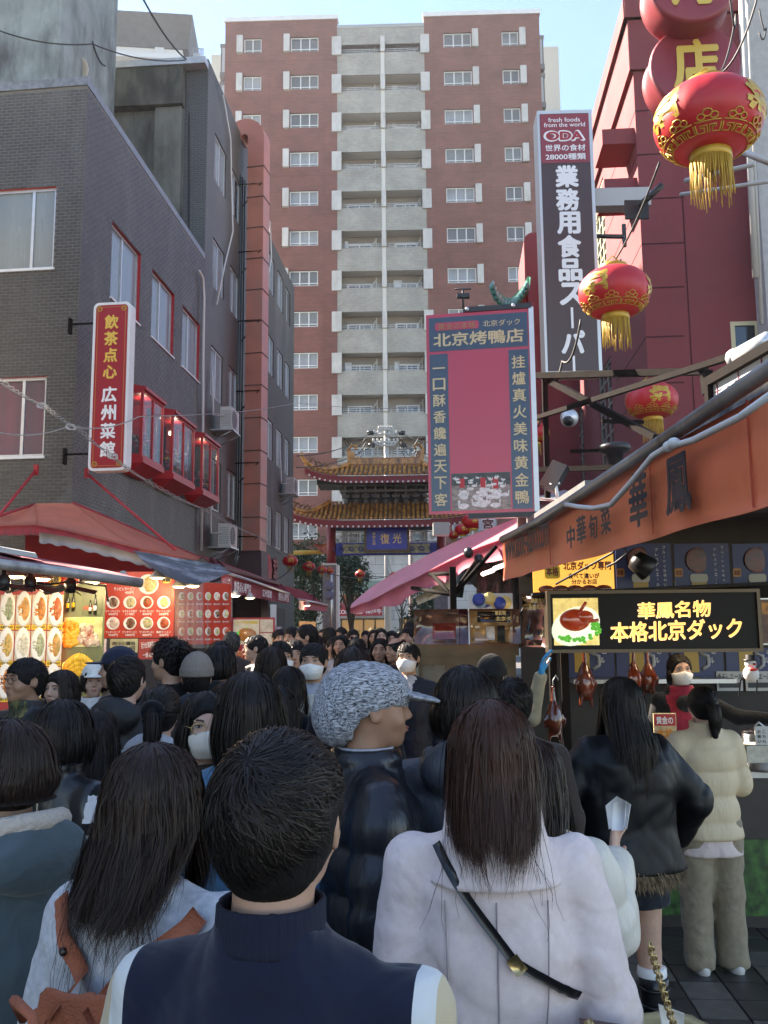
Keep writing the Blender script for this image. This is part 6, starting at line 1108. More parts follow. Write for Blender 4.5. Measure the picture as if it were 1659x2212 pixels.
# ceiling dark of stall, back wall
ST_ = thing('duck_stall', 'dark open-fronted roast duck stall with steel posts and counter on the right', 'market stall', tuple(P(1400, 2000, 6.6).xy.to_3d()))
FK3 = Fr(P(1150, 1400, 8.2)*1, FI.U); FK3.O.z = 0
def kb(x0, x1, y0, y1): a = FK3.uv(x0, y0); c = FK3.uv(x1, y1); return a[0], c[0], c[1], a[1]
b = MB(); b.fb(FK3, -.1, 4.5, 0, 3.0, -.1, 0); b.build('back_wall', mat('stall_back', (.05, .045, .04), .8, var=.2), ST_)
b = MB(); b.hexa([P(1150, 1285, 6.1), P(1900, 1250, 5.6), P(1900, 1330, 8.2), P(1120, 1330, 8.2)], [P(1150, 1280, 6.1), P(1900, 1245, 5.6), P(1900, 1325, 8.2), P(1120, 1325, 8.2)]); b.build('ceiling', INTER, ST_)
for k in range(4):
    x = 1212+118*k; b = MB(); b.fb(FK3, *kb(x, x+116, 1400, 1462), .002, .01); b.build('blue_poster', NB, ST_); b = MB(); b.fb(FK3, *kb(x+28, x+62, 1400, 1452), .011, .014); b.build('beer_mug', mat('mug_yellow', (.50, .30, .04), .4), ST_); b = MB(); q = kb(x+62, x+82, 1410, 1446); b.tube([FK3.p(q[0], q[3], .015), FK3.p(q[1], q[3]-.03, .015), FK3.p(q[1], q[2]+.04, .015), FK3.p(q[0]+.02, q[2], .015)], .018, 6); b.build('mug_handle', mat('handle_grey', (.42, .42, .44), .5), ST_)
    fit('の', WHT, FK3, *kb(x+88, x+98, 1404, 1413), .012, .02, .001, parent=ST_); fit('ル', WHT, FK3, *kb(x+84, x+94, 1420, 1432), .012, .02, .001, parent=ST_)
for k in range(2):
    x = 1545+62*k; b = MB(); b.fb(FK3, *kb(x, x+58, 1450, 1492), .02, .03); b.build('price_board', mat('board_white', (.50, .49, .46), .6), ST_); fit('香る〉エール', BLK, FK3, *kb(x+2, x+56, 1454, 1468), .031, .02, .001, parent=ST_); b = MB(); b.fb(FK3, *kb(x+6, x+50, 1474, 1485), .031, .034); b.build('black_strip', BLK, ST_)
b = MB(); b.fb(FK3, *kb(1225, 1560, 1463, 1470), .01, .4); b.build('shelf', STEEL, ST_)
for x in (1196, 1222): c = P(x, 1500, 6.4); b = MB(); b.box((c.x, c.y, 1.3), (.05, .05, 2.6)); b.build('post', DKST, ST_)
FC = Fr(P(1330, 1700, 5.7)*1, FI.U); FC.O.z = 0; b = MB(); b.fb(FC, -.5, 3, .0, .92, -.7, 0); b.build('counter', mat('counter_dark', (.035, .028, .024), .5, var=.3), ST_); b = MB(); b.fb(FC, -.52, 3.02, .92, .96, -.72, .03); b.build('counter_top', STEEL, ST_)
b = MB(); b.fb(FC, .12, 1.0, .1, .55, .001, .01); b.build('counter_poster', mat('lettuce_print', (.035, .10, .02), .5, var=.8, vscale=16), ST_); b = MB(); b.fb(FC, 1.15, 2.2, .25, .85, .001, .01); b.build('red_poster', mat('counter_red', (.30, .02, .02), .5, var=.3), ST_); fit('違い', WHT, FC, 1.2, 1.5, .62, .8, .012, .08, .001, parent=ST_); fit('るお', WHT, FC, 1.2, 1.5, .4, .58, .012, .08, .001, parent=ST_)

# price card, notes, box, pot, snowman
t = thing('price_card', 'red topped card with gold characters standing on the counter', 'card', tuple(P(1440, 1560, 5.5))); Fc = Fr(P(1412, 1600, 5.55)*1, FI.U); a = Fc.uv(1411, 1541); c = Fc.uv(1463, 1600); b = MB(); b.fb(Fc, a[0], c[0], c[1], a[1], -.01, 0); b.build('card', mat('card_cream', (.55, .45, .25), .5, var=.3, vscale=30), t); b = MB(); b.fb(Fc, a[0]+.005, c[0]-.005, a[1]-.075, a[1]-.005, .001, .003); b.build('red_strip', REDP, t); fit('黄金の', WHT, Fc, a[0]+.015, c[0]-.02, a[1]-.065, a[1]-.018, .004, .04, .001, parent=t); fit('本格', mat('price_gold', (.6, .25, .03), .5), Fc, a[0]+.015, c[0]-.02, c[1]+.005, a[1]-.09, .002, .06, .001, parent=t)
t = thing('handwritten_notice', 'white card with brushed handwriting at the right edge of the counter', 'notice', tuple(P(1645, 1600, 5.0))); Fc = Fr(P(1630, 1640, 5.0)*1, FI.U); a = Fc.uv(1630, 1569); c = Fc.uv(1690, 1640); b = MB(); b.fb(Fc, a[0], c[0], c[1], a[1], -.006, 0); b.build('card', mat('paper', (.60, .58, .52), .7), t); 
for k, s_ in enumerate(('こちらにて', 'お願い致し')): vtext(s_, BLK, Fc, a[0]+.012+.026*(1-k), a[0]+.032+.026*(1-k), a[1]-.015, c[1]+.03, .001, .01, t)
b = MB(); c = P(1640, 1625, 5.05); b.box(c, (.2, .16, .09)); tag(b.build('small_box', mat('dotted_box', (.55, .50, .40), .7, var=.15, vscale=50)), 'small cream spotted box on the counter below the notice', 'box')
t = thing('steel_pot', 'shiny steel pot on the counter beside the server with black gloves', 'pot', tuple(P(1615, 1560, 5.6))); c = P(1640, 1580, 5.6); c.z = .97; b = MB(); b.lathe([(.10, 0), (.105, .02), (.105, .22), (.112, .23), (.10, .23)], c, 24); b.build('pan', STEEL, t); b = MB(); b.lathe([(.11, .235), (.07, .25), (0, .26)], c, 24); b.tube([c+Vector((-.03, 0, .26)), c+Vector((0, 0, .29)), c+Vector((.03, 0, .26))], .008, 5); b.build('lid', STEEL, t)
t = thing('snowman_figure', 'little white snowman ornament with a black hat hanging by the price boards', 'ornament', tuple(P(1622, 1445, 5.5))); c = P(1622, 1450, 5.5); b = MB(); b.smooth = True; b.add(*ellmesh(c+Vector((0, 0, -.015)), (.048, .045, .05), 12, 8)); b.add(*ellmesh(c+Vector((0, 0, .045)), (.034, .034, .034), 12, 8)); b.build('body', mat('snow_white', (.65, .62, .58), .5), t); b = MB(); b.lathe([(.045, .065), (.045, .072), (.028, .073), (.028, .10), (0, .10)], c, 14); b.build('black_hat', BLKP, t); b = MB(); b.smooth = True; b.add(*ellmesh(c+Vector((.01, -.038, .045)), (.008, .016, .008), 6, 4)); b.add(*ellmesh(c+Vector((0, -.04, .012)), (.03, .012, .01), 8, 4)); b.build('nose_and_scarf', mat('scarf_red', (.5, .03, .02), .5), t)
b = MB(); q0 = P(1570, 1462, 5.9); b.tube([P(1596, 1505, 5.6), P(1600, 1470, 5.6), P(1617, 1455, 5.55), P(1636, 1470, 5.6), P(1634, 1500, 5.6)], .005, 5); b.build('wire_loop', CABLE, t)
# hanging ducks
DUCK = mat('roast_skin', (.115, .022, .008), .16, var=.5, vscale=18, bump=.4, bscale=26, coat=.8)
def duck(p, L, lab, rot=0., two=False):
    t = thing('roast_duck', lab, 'roast duck', tuple(p), 'roast ducks hanging in the stall'); p = Vector(p); s = Sdf(np.arange(-.14, .14, .01), np.arange(-.12, .12, .01), np.arange(-.5, .06, .01))
    s.ell((0, 0, -.27), (.078, .07, .135), .03); s.ell((0, .01, -.17), (.05, .048, .08), .03); s.cap((0, 0, -.12), (0, 0, .02), .022, .016, .02)
    for q in (1, -1): s.cap((q*.05, 0, -.19), (q*.095, -.01, -.26), .02, .014, .015); s.cap((q*.095, -.01, -.26), (q*.085, .0, -.33), .014, .008, .01); s.cap((q*.04, 0, -.36), (q*.055, 0, -.45), .026, .011, .015)
    s.wrinkle(.003, 2.4, int(abs(p.x*100))); V, F = s.mesh(); c_, s_ = math.cos(rot), math.sin(rot); V = V @ np.array([[c_, s_, 0], [-s_, c_, 0], [0, 0, 1]]); V *= L/.5; V += np.array(p); o = npmesh('carcass', V, F, DUCK); link('carcass', o, t)
    b = MB(); b.tube([p+Vector((0, 0, 0)), p+Vector((.0, 0, .06)), p+Vector((.02, 0, .09)), p+Vector((.035, 0, .06))], .004, 5); b.build('hook', STEEL, t)
duck(P(1262, 1410, 6.7), .44, 'roast duck hanging leftmost behind the long black haired customer', .3); duck(P(1368, 1412, 6.6), .36, 'left one of the two roast ducks hanging close together beside the server', .5); duck(P(1398, 1412, 6.65), .36, 'right one of the two roast ducks hanging close together beside the server', -.4); duck(P(1195, 1490, 5.7), .36, 'glossy roast duck held up on a hook by the blue gloved arm', .2)
# ================================================================ roasting cabinet with curved posters
OV = thing('roasting_cabinet', 'rusty steel and glass duck roasting cabinet wrapped with curved photo posters', 'cabinet', tuple(P(1000, 1600, 7.2).xy.to_3d()))
FVn = Fr(P(890, 1600, 7.0)*1, (.99, .03, 0)); FVn.O.z = 0
def ob(x0, x1, y0, y1): a = FVn.uv(x0, y0); c = FVn.uv(x1, y1); return a[0], c[0], c[1], a[1]
RST = mat('rusty_steel', (.075, .055, .035), .35, .7, var=.4, vscale=5, stain=(.07, .035, .02), stain_scale=3); q = ob(892, 1120, 1390, 1416)
b = MB(); b.fb(FVn, q[0], q[1], q[2], q[3], -.6, .03); b.build('steel_head', RST, OV)
q = ob(893, 1118, 1418, 1560); b = MB(); wframe(b, FVn, q[0], q[1], .3, q[3], -.55, 0, .07, mull=(.36,)); b.build('door_frame', RST, OV)
b = MB(); b.fb(FVn, q[0]+.07, q[1]-.07, .37, q[3]-.07, -.03, -.02); b.build('glass', mat('dirty_glass', (.16, .15, .12), .15, var=.4, vscale=4, alpha=.75), OV); b = MB(); b.fb(FVn, q[0], q[1], .3, q[3], -.6, -.56); b.fb(FVn, q[0], q[1], 0, .3, -.6, 0); b.build('cabinet_back', RST, OV)
b = MB(); b.fb(FVn, *ob(893, 905, 1420, 1555), .004, .02); b.build('green_glass_edge', mat('pale_green_glass', (.2, .26, .22), .3), OV)
# curved posters
b = MB(); pu = ob(893, 1122, 1317, 1390)
def cyl(u, v, d=0): f_ = (u-pu[0])/(pu[1]-pu[0]); return FVn.p(u, v, .05+.10*math.sin(PI*min(1, f_*1.0))+d)
def panel(name, m, f0, f1, g0_, g1_, d, par=OV):
    b = MB(); W2 = pu[1]-pu[0]; H2 = pu[3]-pu[2]; n = 8; b.sheet([[cyl(pu[0]+W2*(f0+(f1-f0)*i/n), pu[2]+H2*g0_, d), cyl(pu[0]+W2*(f0+(f1-f0)*i/n), pu[2]+H2*g1_, d)] for i in range(n+1)], -.003); return b.build(name, m, par)
panel('curved_poster', mat('cabinet_poster', (.15, .07, .045), .12, var=.7, vscale=7, coat=.8), 0, 1, 0, 1, 0)
panel('poster_strip', mat('poster_dark_red', (.06, .012, .014), .12, coat=.8, var=.4), .41, .49, .02, .98, .006); panel('poster_red', mat('poster_red_table', (.22, .03, .018), .15, var=.5, vscale=10, coat=.8), .17, .38, .15, .6, .006); panel('poster_lit', mat('poster_amber', (.30, .17, .06), .12, var=.7, vscale=9, coat=.8), .51, .92, .04, .94, .006); panel('poster_header', mat('poster_header', (.02, .014, .012), .12, coat=.8), .58, .90, .62, .92, .012)
panel('poster_edge', WHT, .495, .505, 0, 1, .012); panel('poster_chef', mat('chef_print', (.62, .58, .50), .3, var=.2, vscale=30), .66, .74, .12, .5, .016); panel('poster_customer', mat('customer_print', (.02, .022, .02), .3), .77, .84, .08, .52, .016); panel('poster_table', mat('table_print', (.55, .42, .36), .3), .55, .68, .10, .18, .018)
F2 = Fr(cyl(pu[0]+(pu[1]-pu[0])*.78, pu[2]+(pu[3]-pu[2])*.78, .016), (1, 0, 0)); fit('華鳳名物', PLG, F2, -.06, .06, .01, .045, .004, .05, .001, parent=OV); fit('本格北京ダ', PLG, F2, -.10, .10, -.035, .0, .004, .05, .001, parent=OV)
t = thing('hanging_menu_poster', 'narrow glossy photo poster hanging at the left end of the lit duck sign', 'poster', tuple(P(1155, 1350, 6.3))); b = MB(); b.sheet([[P(1126+4*math.sin(i*.6), 1283+19*i-0, 6.3-.03*math.sin(i)), P(1184+3*math.sin(i*.8), 1284+19*i, 6.2)] for i in range(7)], .004); b.build('print', mat('menu_dark_print', (.07, .03, .025), .15, var=.8, vscale=9, coat=.8), t); F2 = Fr(P(1157, 1300, 6.17), (1, 0, 0)); fit('華鳳名物', PLG, F2, -.035, .07, -.01, .025, .004, .05, .001, parent=t); fit('本格北京ダ', PLG, F2, -.05, .08, -.05, -.018, .004, .05, .001, parent=t)
# behind cabinet: grey tarp, lemon print sheet, strip lights
t = thing('grey_vinyl_curtain', 'dark grey crumpled vinyl curtain behind the roasting cabinet', 'curtain', tuple(P(1080, 1330, 8.6))); b = MB(); b.sheet([[P(1030+8*i, 1215+rng.uniform(-2, 2), 8.8+.06*math.sin(i*1.3)), P(1030+8*i, 1300, 8.7+.08*math.sin(i*1.7+1)), P(1032+8*i, 1400, 8.7+.08*math.sin(i*1.5+2))] for i in range(15)], .01); b.build('sheet', mat('vinyl_grey', (.085, .09, .09), .35, bump=.7, bscale=14, stretch=(1, 1, 3)), t)
t = thing('lemon_print_sheet', 'clear hanging sheet printed with lemon slices and blue shapes above the cabinet', 'sheet', tuple(P(1050, 1300, 7.6))); F2 = Fr(P(1010, 1318, 7.6)*1, (1, 0, 0)); F2.O.z = 0; a = F2.uv(1012, 1282); c = F2.uv(1108, 1318); b = MB(); b.fb(F2, a[0], c[0], c[1], a[1], -.004, 0); b.build('sheet', mat('sheet_pale', (.42, .46, .46), .3), t)
for k in range(8): b = MB(); b.lathe([(0, 0), (.055, 0), (.055, .003), (0, .003)], F2.p(rng.uniform(a[0]+.06, c[0]-.06), rng.uniform(c[1]+.05, a[1]-.04), .001+.0008*k), 14, Matrix.Rotation(PI/2, 3, 'X')); b.build('printed_slice', [mat('lemon', (.62, .48, .16), .5), mat('print_blue', (.03, .05, .25), .5), mat('print_skyblue', (.22, .36, .5), .5)][k % 3], t)
for k, (x, y) in enumerate(((1043, 1240), (1068, 1228))): b = MB(); A_, B_ = P(x, y, 8.2), P(x+22, y-8, 7.9); b.tube([A_, B_], .02, 8); tag(b.build('strip_light', mat('tube_glow', (1, 1, 1), .5, emit=(1, .95, .85), es=5)), ['left', 'right'][k]+' short white strip light under the stall roof behind the pink awning', 'light')
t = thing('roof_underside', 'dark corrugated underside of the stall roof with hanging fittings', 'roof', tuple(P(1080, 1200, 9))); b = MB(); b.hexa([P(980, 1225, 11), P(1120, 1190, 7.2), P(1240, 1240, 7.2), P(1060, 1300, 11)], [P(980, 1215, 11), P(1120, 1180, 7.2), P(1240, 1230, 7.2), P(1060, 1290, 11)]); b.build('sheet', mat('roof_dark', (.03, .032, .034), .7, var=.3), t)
for x, y in ((1012, 1192), (1035, 1206)): b = MB(); b.smooth = True; b.add(*ellmesh(P(x, y+2, 7.7), (.045, .05, .05), 10, 6)); b.build('lamp_head', BLKP, t)
t = thing('stall_sign_end', 'black and pink framed shop sign under the far end of the pink awning', 'sign', tuple(P(1040, 1250, 14))); F2 = Fr(P(1000, 1280, 14)*1, (1, 0, 0)); F2.O.z = 0; a = F2.uv(992, 1232); c = F2.uv(1045, 1262); b = MB(); b.fb(F2, a[0], c[0], c[1], a[1], -.1, 0); b.build('board', mat('board_black', (.03, .02, .025), .5), t); fit('豚まん 焼売', mat('pink_print', (.6, .12, .2), .5), F2, a[0]+.03, c[0]-.03, c[1]+.05, a[1]-.05, .006, .03, .002, parent=t)
t = thing('striped_sign', 'black and white round character sign at the foot of the banner', 'sign', tuple(P(1055, 1135, 12))); F2 = Fr(P(1040, 1150, 12)*1, (1, 0, 0)); F2.O.z = 0; a = F2.uv(1035, 1116); c = F2.uv(1073, 1146); b = MB(); b.fb(F2, a[0], c[0], c[1], a[1], -.1, 0); b.build('board', mat('board_grey', (.35, .36, .38), .5), t); fit('宮', WHT, F2, a[0]+.03, c[0]-.03, c[1]+.01, a[1]-.02, .004, .12, .002, parent=t); fit('宮', mat('maroon_print', (.10, .02, .03), .5), F2, a[0]+.04, c[0]-.04, c[1]+.02, a[1]-.03, .012, .05, .002, parent=t)
b = MB(); b.sheet([[P(1000, 1230, 11), P(900, 1290, 13)], [P(1010, 1260, 11.2), P(905, 1306, 13)]], .02); tag(b.build('cream_awning', mat('cream_awning_cloth', (.42, .38, .26), .7, var=.2)), 'small cream awning beyond the roasting cabinet', 'awning')
b = MB(); b.tube([P(1000, 1225, 9.8), P(990, 1290, 9.8)], .05, 8); tag(b.build('green_post', mat('green_panel', (.06, .12, .10), .6)), 'dark green post behind the awning struts', 'post')
# ================================================================ left stalls: tent awning, boards, lamps
TNT = mat('tent_orange', (.72, .24, .14), .7, transl=.35, var=.12, vscale=3, bump=.2, bscale=8); TNR = mat('tent_red_edge', (.36, .03, .035), .7, var=.2, vscale=10, bump=.4, bscale=14); GRS = mat('grey_flap', (.26, .25, .23), .6, var=.2, vscale=4); DRC = mat('awning_dark_red', (.36, .035, .05), .7, transl=.3, var=.15, vscale=4)
def grd(Ls, n=12, m=6, sag=.04):
    out = []
    for i in range(n+1):
        s_ = i/n*(len(Ls[0])-1); k = min(int(s_), len(Ls[0])-2); f_ = s_-k; row = [Vector(P(*L[k])).lerp(Vector(P(*L[k+1])), f_) for L in Ls]; r2 = []
        for j in range(m*(len(row)-1)+1): q = j/m; a = min(int(q), len(row)-2); p = row[a].lerp(row[a+1], q-a); r2.append(p-Vector((0, 0, sag*math.sin(PI*(q-a))*(.6+.4*math.sin(i*1.1)))))
        out.append(r2)
    return out
t = thing('tent_awning', 'faded orange tent shaped awning with frayed red edge below the black brick building', 'awning', tuple(P(150, 1150, 12.5)))
b = MB(); b.sheet(grd([[(-60, 1120, 12.9), (40, 1103, 13.5), (76, 1089, 13.6)], [(-60, 1140, 11.9), (10, 1137, 11.7), (78, 1135, 11.5)]], 12, 6), .012); b.build('left_slope', TNT, t)
b = MB(); b.sheet(grd([[(76, 1089, 13.6), (120, 1088, 13.7), (157, 1089, 13.8)], [(78, 1135, 11.5), (190, 1158, 11.6), (300, 1186, 11.8)]], 14, 8), .012); b.build('front_slope', TNT, t)
b = MB(); b.sheet(grd([[(157, 1089, 13.8), (250, 1128, 15.2), (345, 1169, 16.8), (433, 1206, 19)], [(300, 1186, 11.8), (340, 1193, 12.8), (380, 1202, 14.2), (418, 1210, 16.5)]], 20, 8), .012); b.build('side_slope', TNT, t)
g = []; E_ = [(-60, 1139, 11.9), (10, 1137, 11.7), (78, 1135, 11.5), (150, 1149, 11.55), (225, 1167, 11.65), (300, 1186, 11.8), (340, 1193, 12.8), (380, 1202, 14.2), (418, 1211, 16.5)]
for i in range(97): s_ = i/96; p = P(*ip(E_, s_)); g.append([p, p+Vector((.01*math.sin(i), -.01, -.05)), p+Vector((.02*math.sin(i*.9), .0, -.10-.03*abs(math.sin(i*1.7))))])
b = MB(); b.sheet(g, .008); b.build('frayed_edge', TNR, t)
b = MB(); b.tube([P(157, 1089, 13.8)+Vector((0, 0, .015)), P(250, 1128, 15.2)+Vector((0, 0, .015)), P(345, 1169, 16.8)+Vector((0, 0, .015)), P(433, 1206, 19)+Vector((0, 0, .015))], .03, 6); b.tube([P(76, 1089, 13.6), P(20, 1107, 12.6), P(-60, 1135, 11.9)], .02, 6); b.build('edge_rope', TNR, t)
b = MB(); g = []
for i in range(60): s_ = i/59; p = P(*ip([(85, 1150, 11.3), (150, 1160, 11.3), (225, 1178, 11.4), (300, 1198, 11.5), (350, 1213, 11.6)], s_)); g.append([p, p+Vector((0, .02, -.13-.012*math.sin(i*.9)))])
b.sheet(g, .006); b.build('grey_valance', GRS, t)
b = MB(); b.sheet([[P(55, 1155, 12.6), P(55, 1230, 12.6)], [P(180, 1165, 12.7), P(180, 1235, 12.7)], [P(330, 1190, 13), P(330, 1240, 13)]], .01); b.build('inner_lining', DRC, t)
b = MB(); g = []
for i in range(14):
    f_ = i/13; x = 290+190*f_; top = P(x-2, 1190+32*f_+.0, 11.2+.6*f_); g.append([top, P(x+12+8*f_, 1207+30*f_+14*math.sin(f_*3), 10.4+.6*f_), P(340+142*f_, 1238+28*math.sin(f_*PI*.9)+(-0)*f_-4, 10.2+.5*f_)])
b.sheet(g, .006); tag(b.build('torn_flap', mat('torn_banner', (.075, .078, .085), .5, var=.3, vscale=5, stain=(.42, .42, .42), stain_scale=2.5)), 'dark grey torn banner sheet hanging at the edge of the tent awning', 'sheet')
# near stall awning with aluminium bar
t = thing('near_stall_awning', 'flat red awning with a grey aluminium front bar at the left edge', 'awning', tuple(P(150, 1240, 7.6)))
b = MB(); b.tube([P(-120, 1196, 6.6), P(0, 1219, 7.2), P(150, 1237, 7.6), P(305, 1259, 8.1)], .045, 8); b.build('front_bar', mat('old_aluminium', (.40, .39, .37), .5, .4, var=.15, stain=(.2, .19, .17), stain_scale=6), t)
b = MB(); b.sheet([[P(-120, 1186, 6.65), P(-60, 1175, 9)], [P(0, 1209, 7.2), P(20, 1192, 9.5)], [P(150, 1227, 7.6), P(110, 1210, 10)], [P(300, 1248, 8.1), P(200, 1225, 10.4)]], .012); b.build('canopy', mat('awning_wine', (.20, .04, .05), .7, var=.2), t)
b = MB(); b.hexa([P(-60, 1183, 8), P(82, 1206, 8), P(80, 1204, 8.8), P(-60, 1180, 8.8)], [P(-60, 1172, 8), P(78, 1196, 8), P(76, 1194, 8.8), P(-60, 1169, 8.8)]); tag(b.build('white_box_lid', mat('offwhite_plastic', (.5, .5, .47), .5)), 'flat off-white lid lying on top of the near stall awning', 'lid')
# backboards and menu panels
FM1 = Fr(P(0, 1400, 9.0)*1, (.97, .24, 0)); FM1.O.z = 0
STL = thing('left_food_stall', 'dumpling and noodle stall wall behind the crowd on the left', 'market stall', tuple(FM1.O))
def m1(x0, x1, y0, y1, F=None): F = F or FM1; a = F.uv(x0, y0); c = F.uv(x1, y0); e = F.uv((x0+x1)/2, y1)[1]; return a[0], c[0], e, F.uv((x0+x1)/2, y0)[1]
BRD = mat('board_red', (.40, .025, .02), .4, var=.1); GLS = dict(coat=.3)
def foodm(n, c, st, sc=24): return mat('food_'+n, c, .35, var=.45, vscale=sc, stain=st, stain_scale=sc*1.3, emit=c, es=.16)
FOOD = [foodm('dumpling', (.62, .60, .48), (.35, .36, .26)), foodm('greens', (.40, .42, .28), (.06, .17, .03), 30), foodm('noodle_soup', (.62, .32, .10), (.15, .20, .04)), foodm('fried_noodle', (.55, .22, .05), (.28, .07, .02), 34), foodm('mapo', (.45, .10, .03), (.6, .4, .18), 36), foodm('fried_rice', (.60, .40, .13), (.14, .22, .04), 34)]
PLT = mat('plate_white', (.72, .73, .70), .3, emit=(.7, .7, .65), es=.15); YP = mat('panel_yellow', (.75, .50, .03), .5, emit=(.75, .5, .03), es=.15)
b = MB(); q = m1(-80, 138, 1272, 1560); b.fb(FM1, *q, -.03, 0); b.build('menu_board', BRD, STL)
Rf = lambda F: Matrix((F.U, F.V, F.N)).transposed()
nm = ['水餃子', '青梗菜', '坦々麺', 'チャーメン', '水餃子', '青菜麺', '焼きそば', 'マーボー', '炒飯', '唐揚げ', '焼そば', '拌麺']
for r_ in range(3):
    for c in range(-1, 4):
        x0 = 2+34.5*c-3*r_; y0 = 1285+78*r_; q = m1(x0, x0+32, y0, y0+76); W_ = q[1]-q[0]; H_ = q[3]-q[2]; k = (c+r_*4+1) % 6
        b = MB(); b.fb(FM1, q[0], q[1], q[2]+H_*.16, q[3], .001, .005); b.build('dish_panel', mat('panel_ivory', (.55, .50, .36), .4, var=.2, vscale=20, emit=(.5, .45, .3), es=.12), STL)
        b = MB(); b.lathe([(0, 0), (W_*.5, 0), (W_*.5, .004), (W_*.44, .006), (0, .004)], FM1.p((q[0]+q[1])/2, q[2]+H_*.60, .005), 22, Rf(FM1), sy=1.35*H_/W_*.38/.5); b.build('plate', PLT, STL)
        b = MB(); b.smooth = True; b.add(*ellmesh(FM1.p((q[0]+q[1])/2, q[2]+H_*.60, .006), (W_*.45, .008, H_*.36), 16, 6)); n = 46
        for j in range(n): a = rng.uniform(0, 2*PI); rr = math.sqrt(rng.random())*W_*.36; s_ = W_*rng.uniform(.05, .11); b.add(*[(lambda vs, fs: (vs, fs))(*ellmesh(FM1.p((q[0]+q[1])/2+rr*math.cos(a), q[2]+H_*.60+rr*math.sin(a)*1.25*H_/W_*.5, .012), (s_, .008, s_*.6), 6, 3))][0])
        tag(b.build('food', FOOD[k], STL), kind='stuff')
        b = MB(); b.fb(FM1, q[0], q[1], q[2]+H_*.01, q[2]+H_*.15, .001, .006); b.build('price_strip', YP, STL); fit(nm[(r_*4+c+1) % 12]+' 400円', BLK, FM1, q[0]+W_*.08, q[1]-W_*.08, q[2]+H_*.04, q[2]+H_*.12, .007, .02, .001, parent=STL)
# beer / shaved ice / pineapple-like boards
FM2 = Fr(P(138, 1400, 9.3)*1, (.985, .17, 0)); FM2.O.z = 0
t = thing('drinks_and_ice_board', 'yellow and green board with beer bottles, milk shaved ice and golden fruit pictures', 'menu board', tuple(FM2.O))
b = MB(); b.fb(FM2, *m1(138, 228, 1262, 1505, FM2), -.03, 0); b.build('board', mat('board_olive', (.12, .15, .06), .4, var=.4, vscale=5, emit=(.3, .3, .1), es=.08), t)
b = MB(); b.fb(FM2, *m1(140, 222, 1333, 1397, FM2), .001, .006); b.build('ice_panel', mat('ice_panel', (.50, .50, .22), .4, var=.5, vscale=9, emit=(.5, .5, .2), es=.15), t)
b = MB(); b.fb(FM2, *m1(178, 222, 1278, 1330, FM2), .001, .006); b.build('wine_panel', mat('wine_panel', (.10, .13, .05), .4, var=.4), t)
BTL = mat('bottle_dark', (.012, .02, .008), .1, coat=.8)
for x, y, h in ((148, 1322, 42), (160, 1320, 40), (207, 1328, 44), (196, 1326, 30)):
    q = m1(x-3.5, x+3.5, y-h, y, FM2); r_ = (q[1]-q[0])/2; b = MB(); b.lathe([(0, 0), (r_, 0), (r_, (q[3]-q[2])*.62), (r_*.4, (q[3]-q[2])*.78), (r_*.4, q[3]-q[2]), (0, q[3]-q[2])], FM2.p((q[0]+q[1])/2, q[2], .02), 10); b.build('printed_bottle', BTL, t); b = MB(); b.lathe([(r_*1.03, (q[3]-q[2])*.2), (r_*1.03, (q[3]-q[2])*.45)], FM2.p((q[0]+q[1])/2, q[2], .02), 10); b.build('label', YEL if x < 180 else WHT, t)
fit('ミルクかき氷', mat('print_lime', (.6, .6, .12), .5, emit=(.6, .6, .1), es=.3), FM2, *m1(142, 206, 1334, 1346, FM2), .008, .03, .001, parent=t); fit('600円', WHT, FM2, *m1(160, 184, 1347, 1356, FM2), .008, .04, .001, parent=t); fit('450円', mat('print_red', (.55, .04, .02), .5), FM2, *m1(180, 200, 1308, 1318, FM2), .008, .04, .001, parent=t)
b = MB(); b.smooth = True
for j in range(70): a = rng.uniform(0, PI); rr = rng.random(); x, y = 190+22*rr*math.cos(a), 1392-40*rr*math.sin(a); q = FM2.uv(x, y); b.add(*ellmesh(FM2.p(q[0], q[1], .014), (.03, .01, .03), 6, 3))
tag(b.build('printed_shaved_ice', mat('shaved_ice', (.60, .52, .42), .5, var=.5, vscale=20, stain=(.40, .08, .03), stain_scale=16), t), kind='stuff')
b = MB(); b.smooth = True
for j in range(60): x, y = 140+28*rng.random(), 1345+50*rng.random(); q = FM2.uv(x, y); b.add(*ellmesh(FM2.p(q[0], q[1], .012), (.035, .008, .03), 6, 3))
tag(b.build('printed_mango', mat('mango', (.65, .36, .03), .4, var=.3, emit=(.7, .4, .03), es=.15), t), kind='stuff')
g = MB(); g.smooth = True
for i in range(15):
    for j in range(4): q = FM2.uv(142+5*i, 1478-30*math.sin(i*.2+.3)-10*j+i*.4); g.add(*ellmesh(FM2.p(q[0], q[1], .02+.006*j), (.030, .02, .05), 6, 4))
tag(g.build('printed_golden_fruit', mat('golden_fruit', (.72, .48, .04), .35, var=.3, vscale=30, stain=(.5, .28, .02), stain_scale=30, emit=(.7, .48, .04), es=.15), t), kind='stuff')
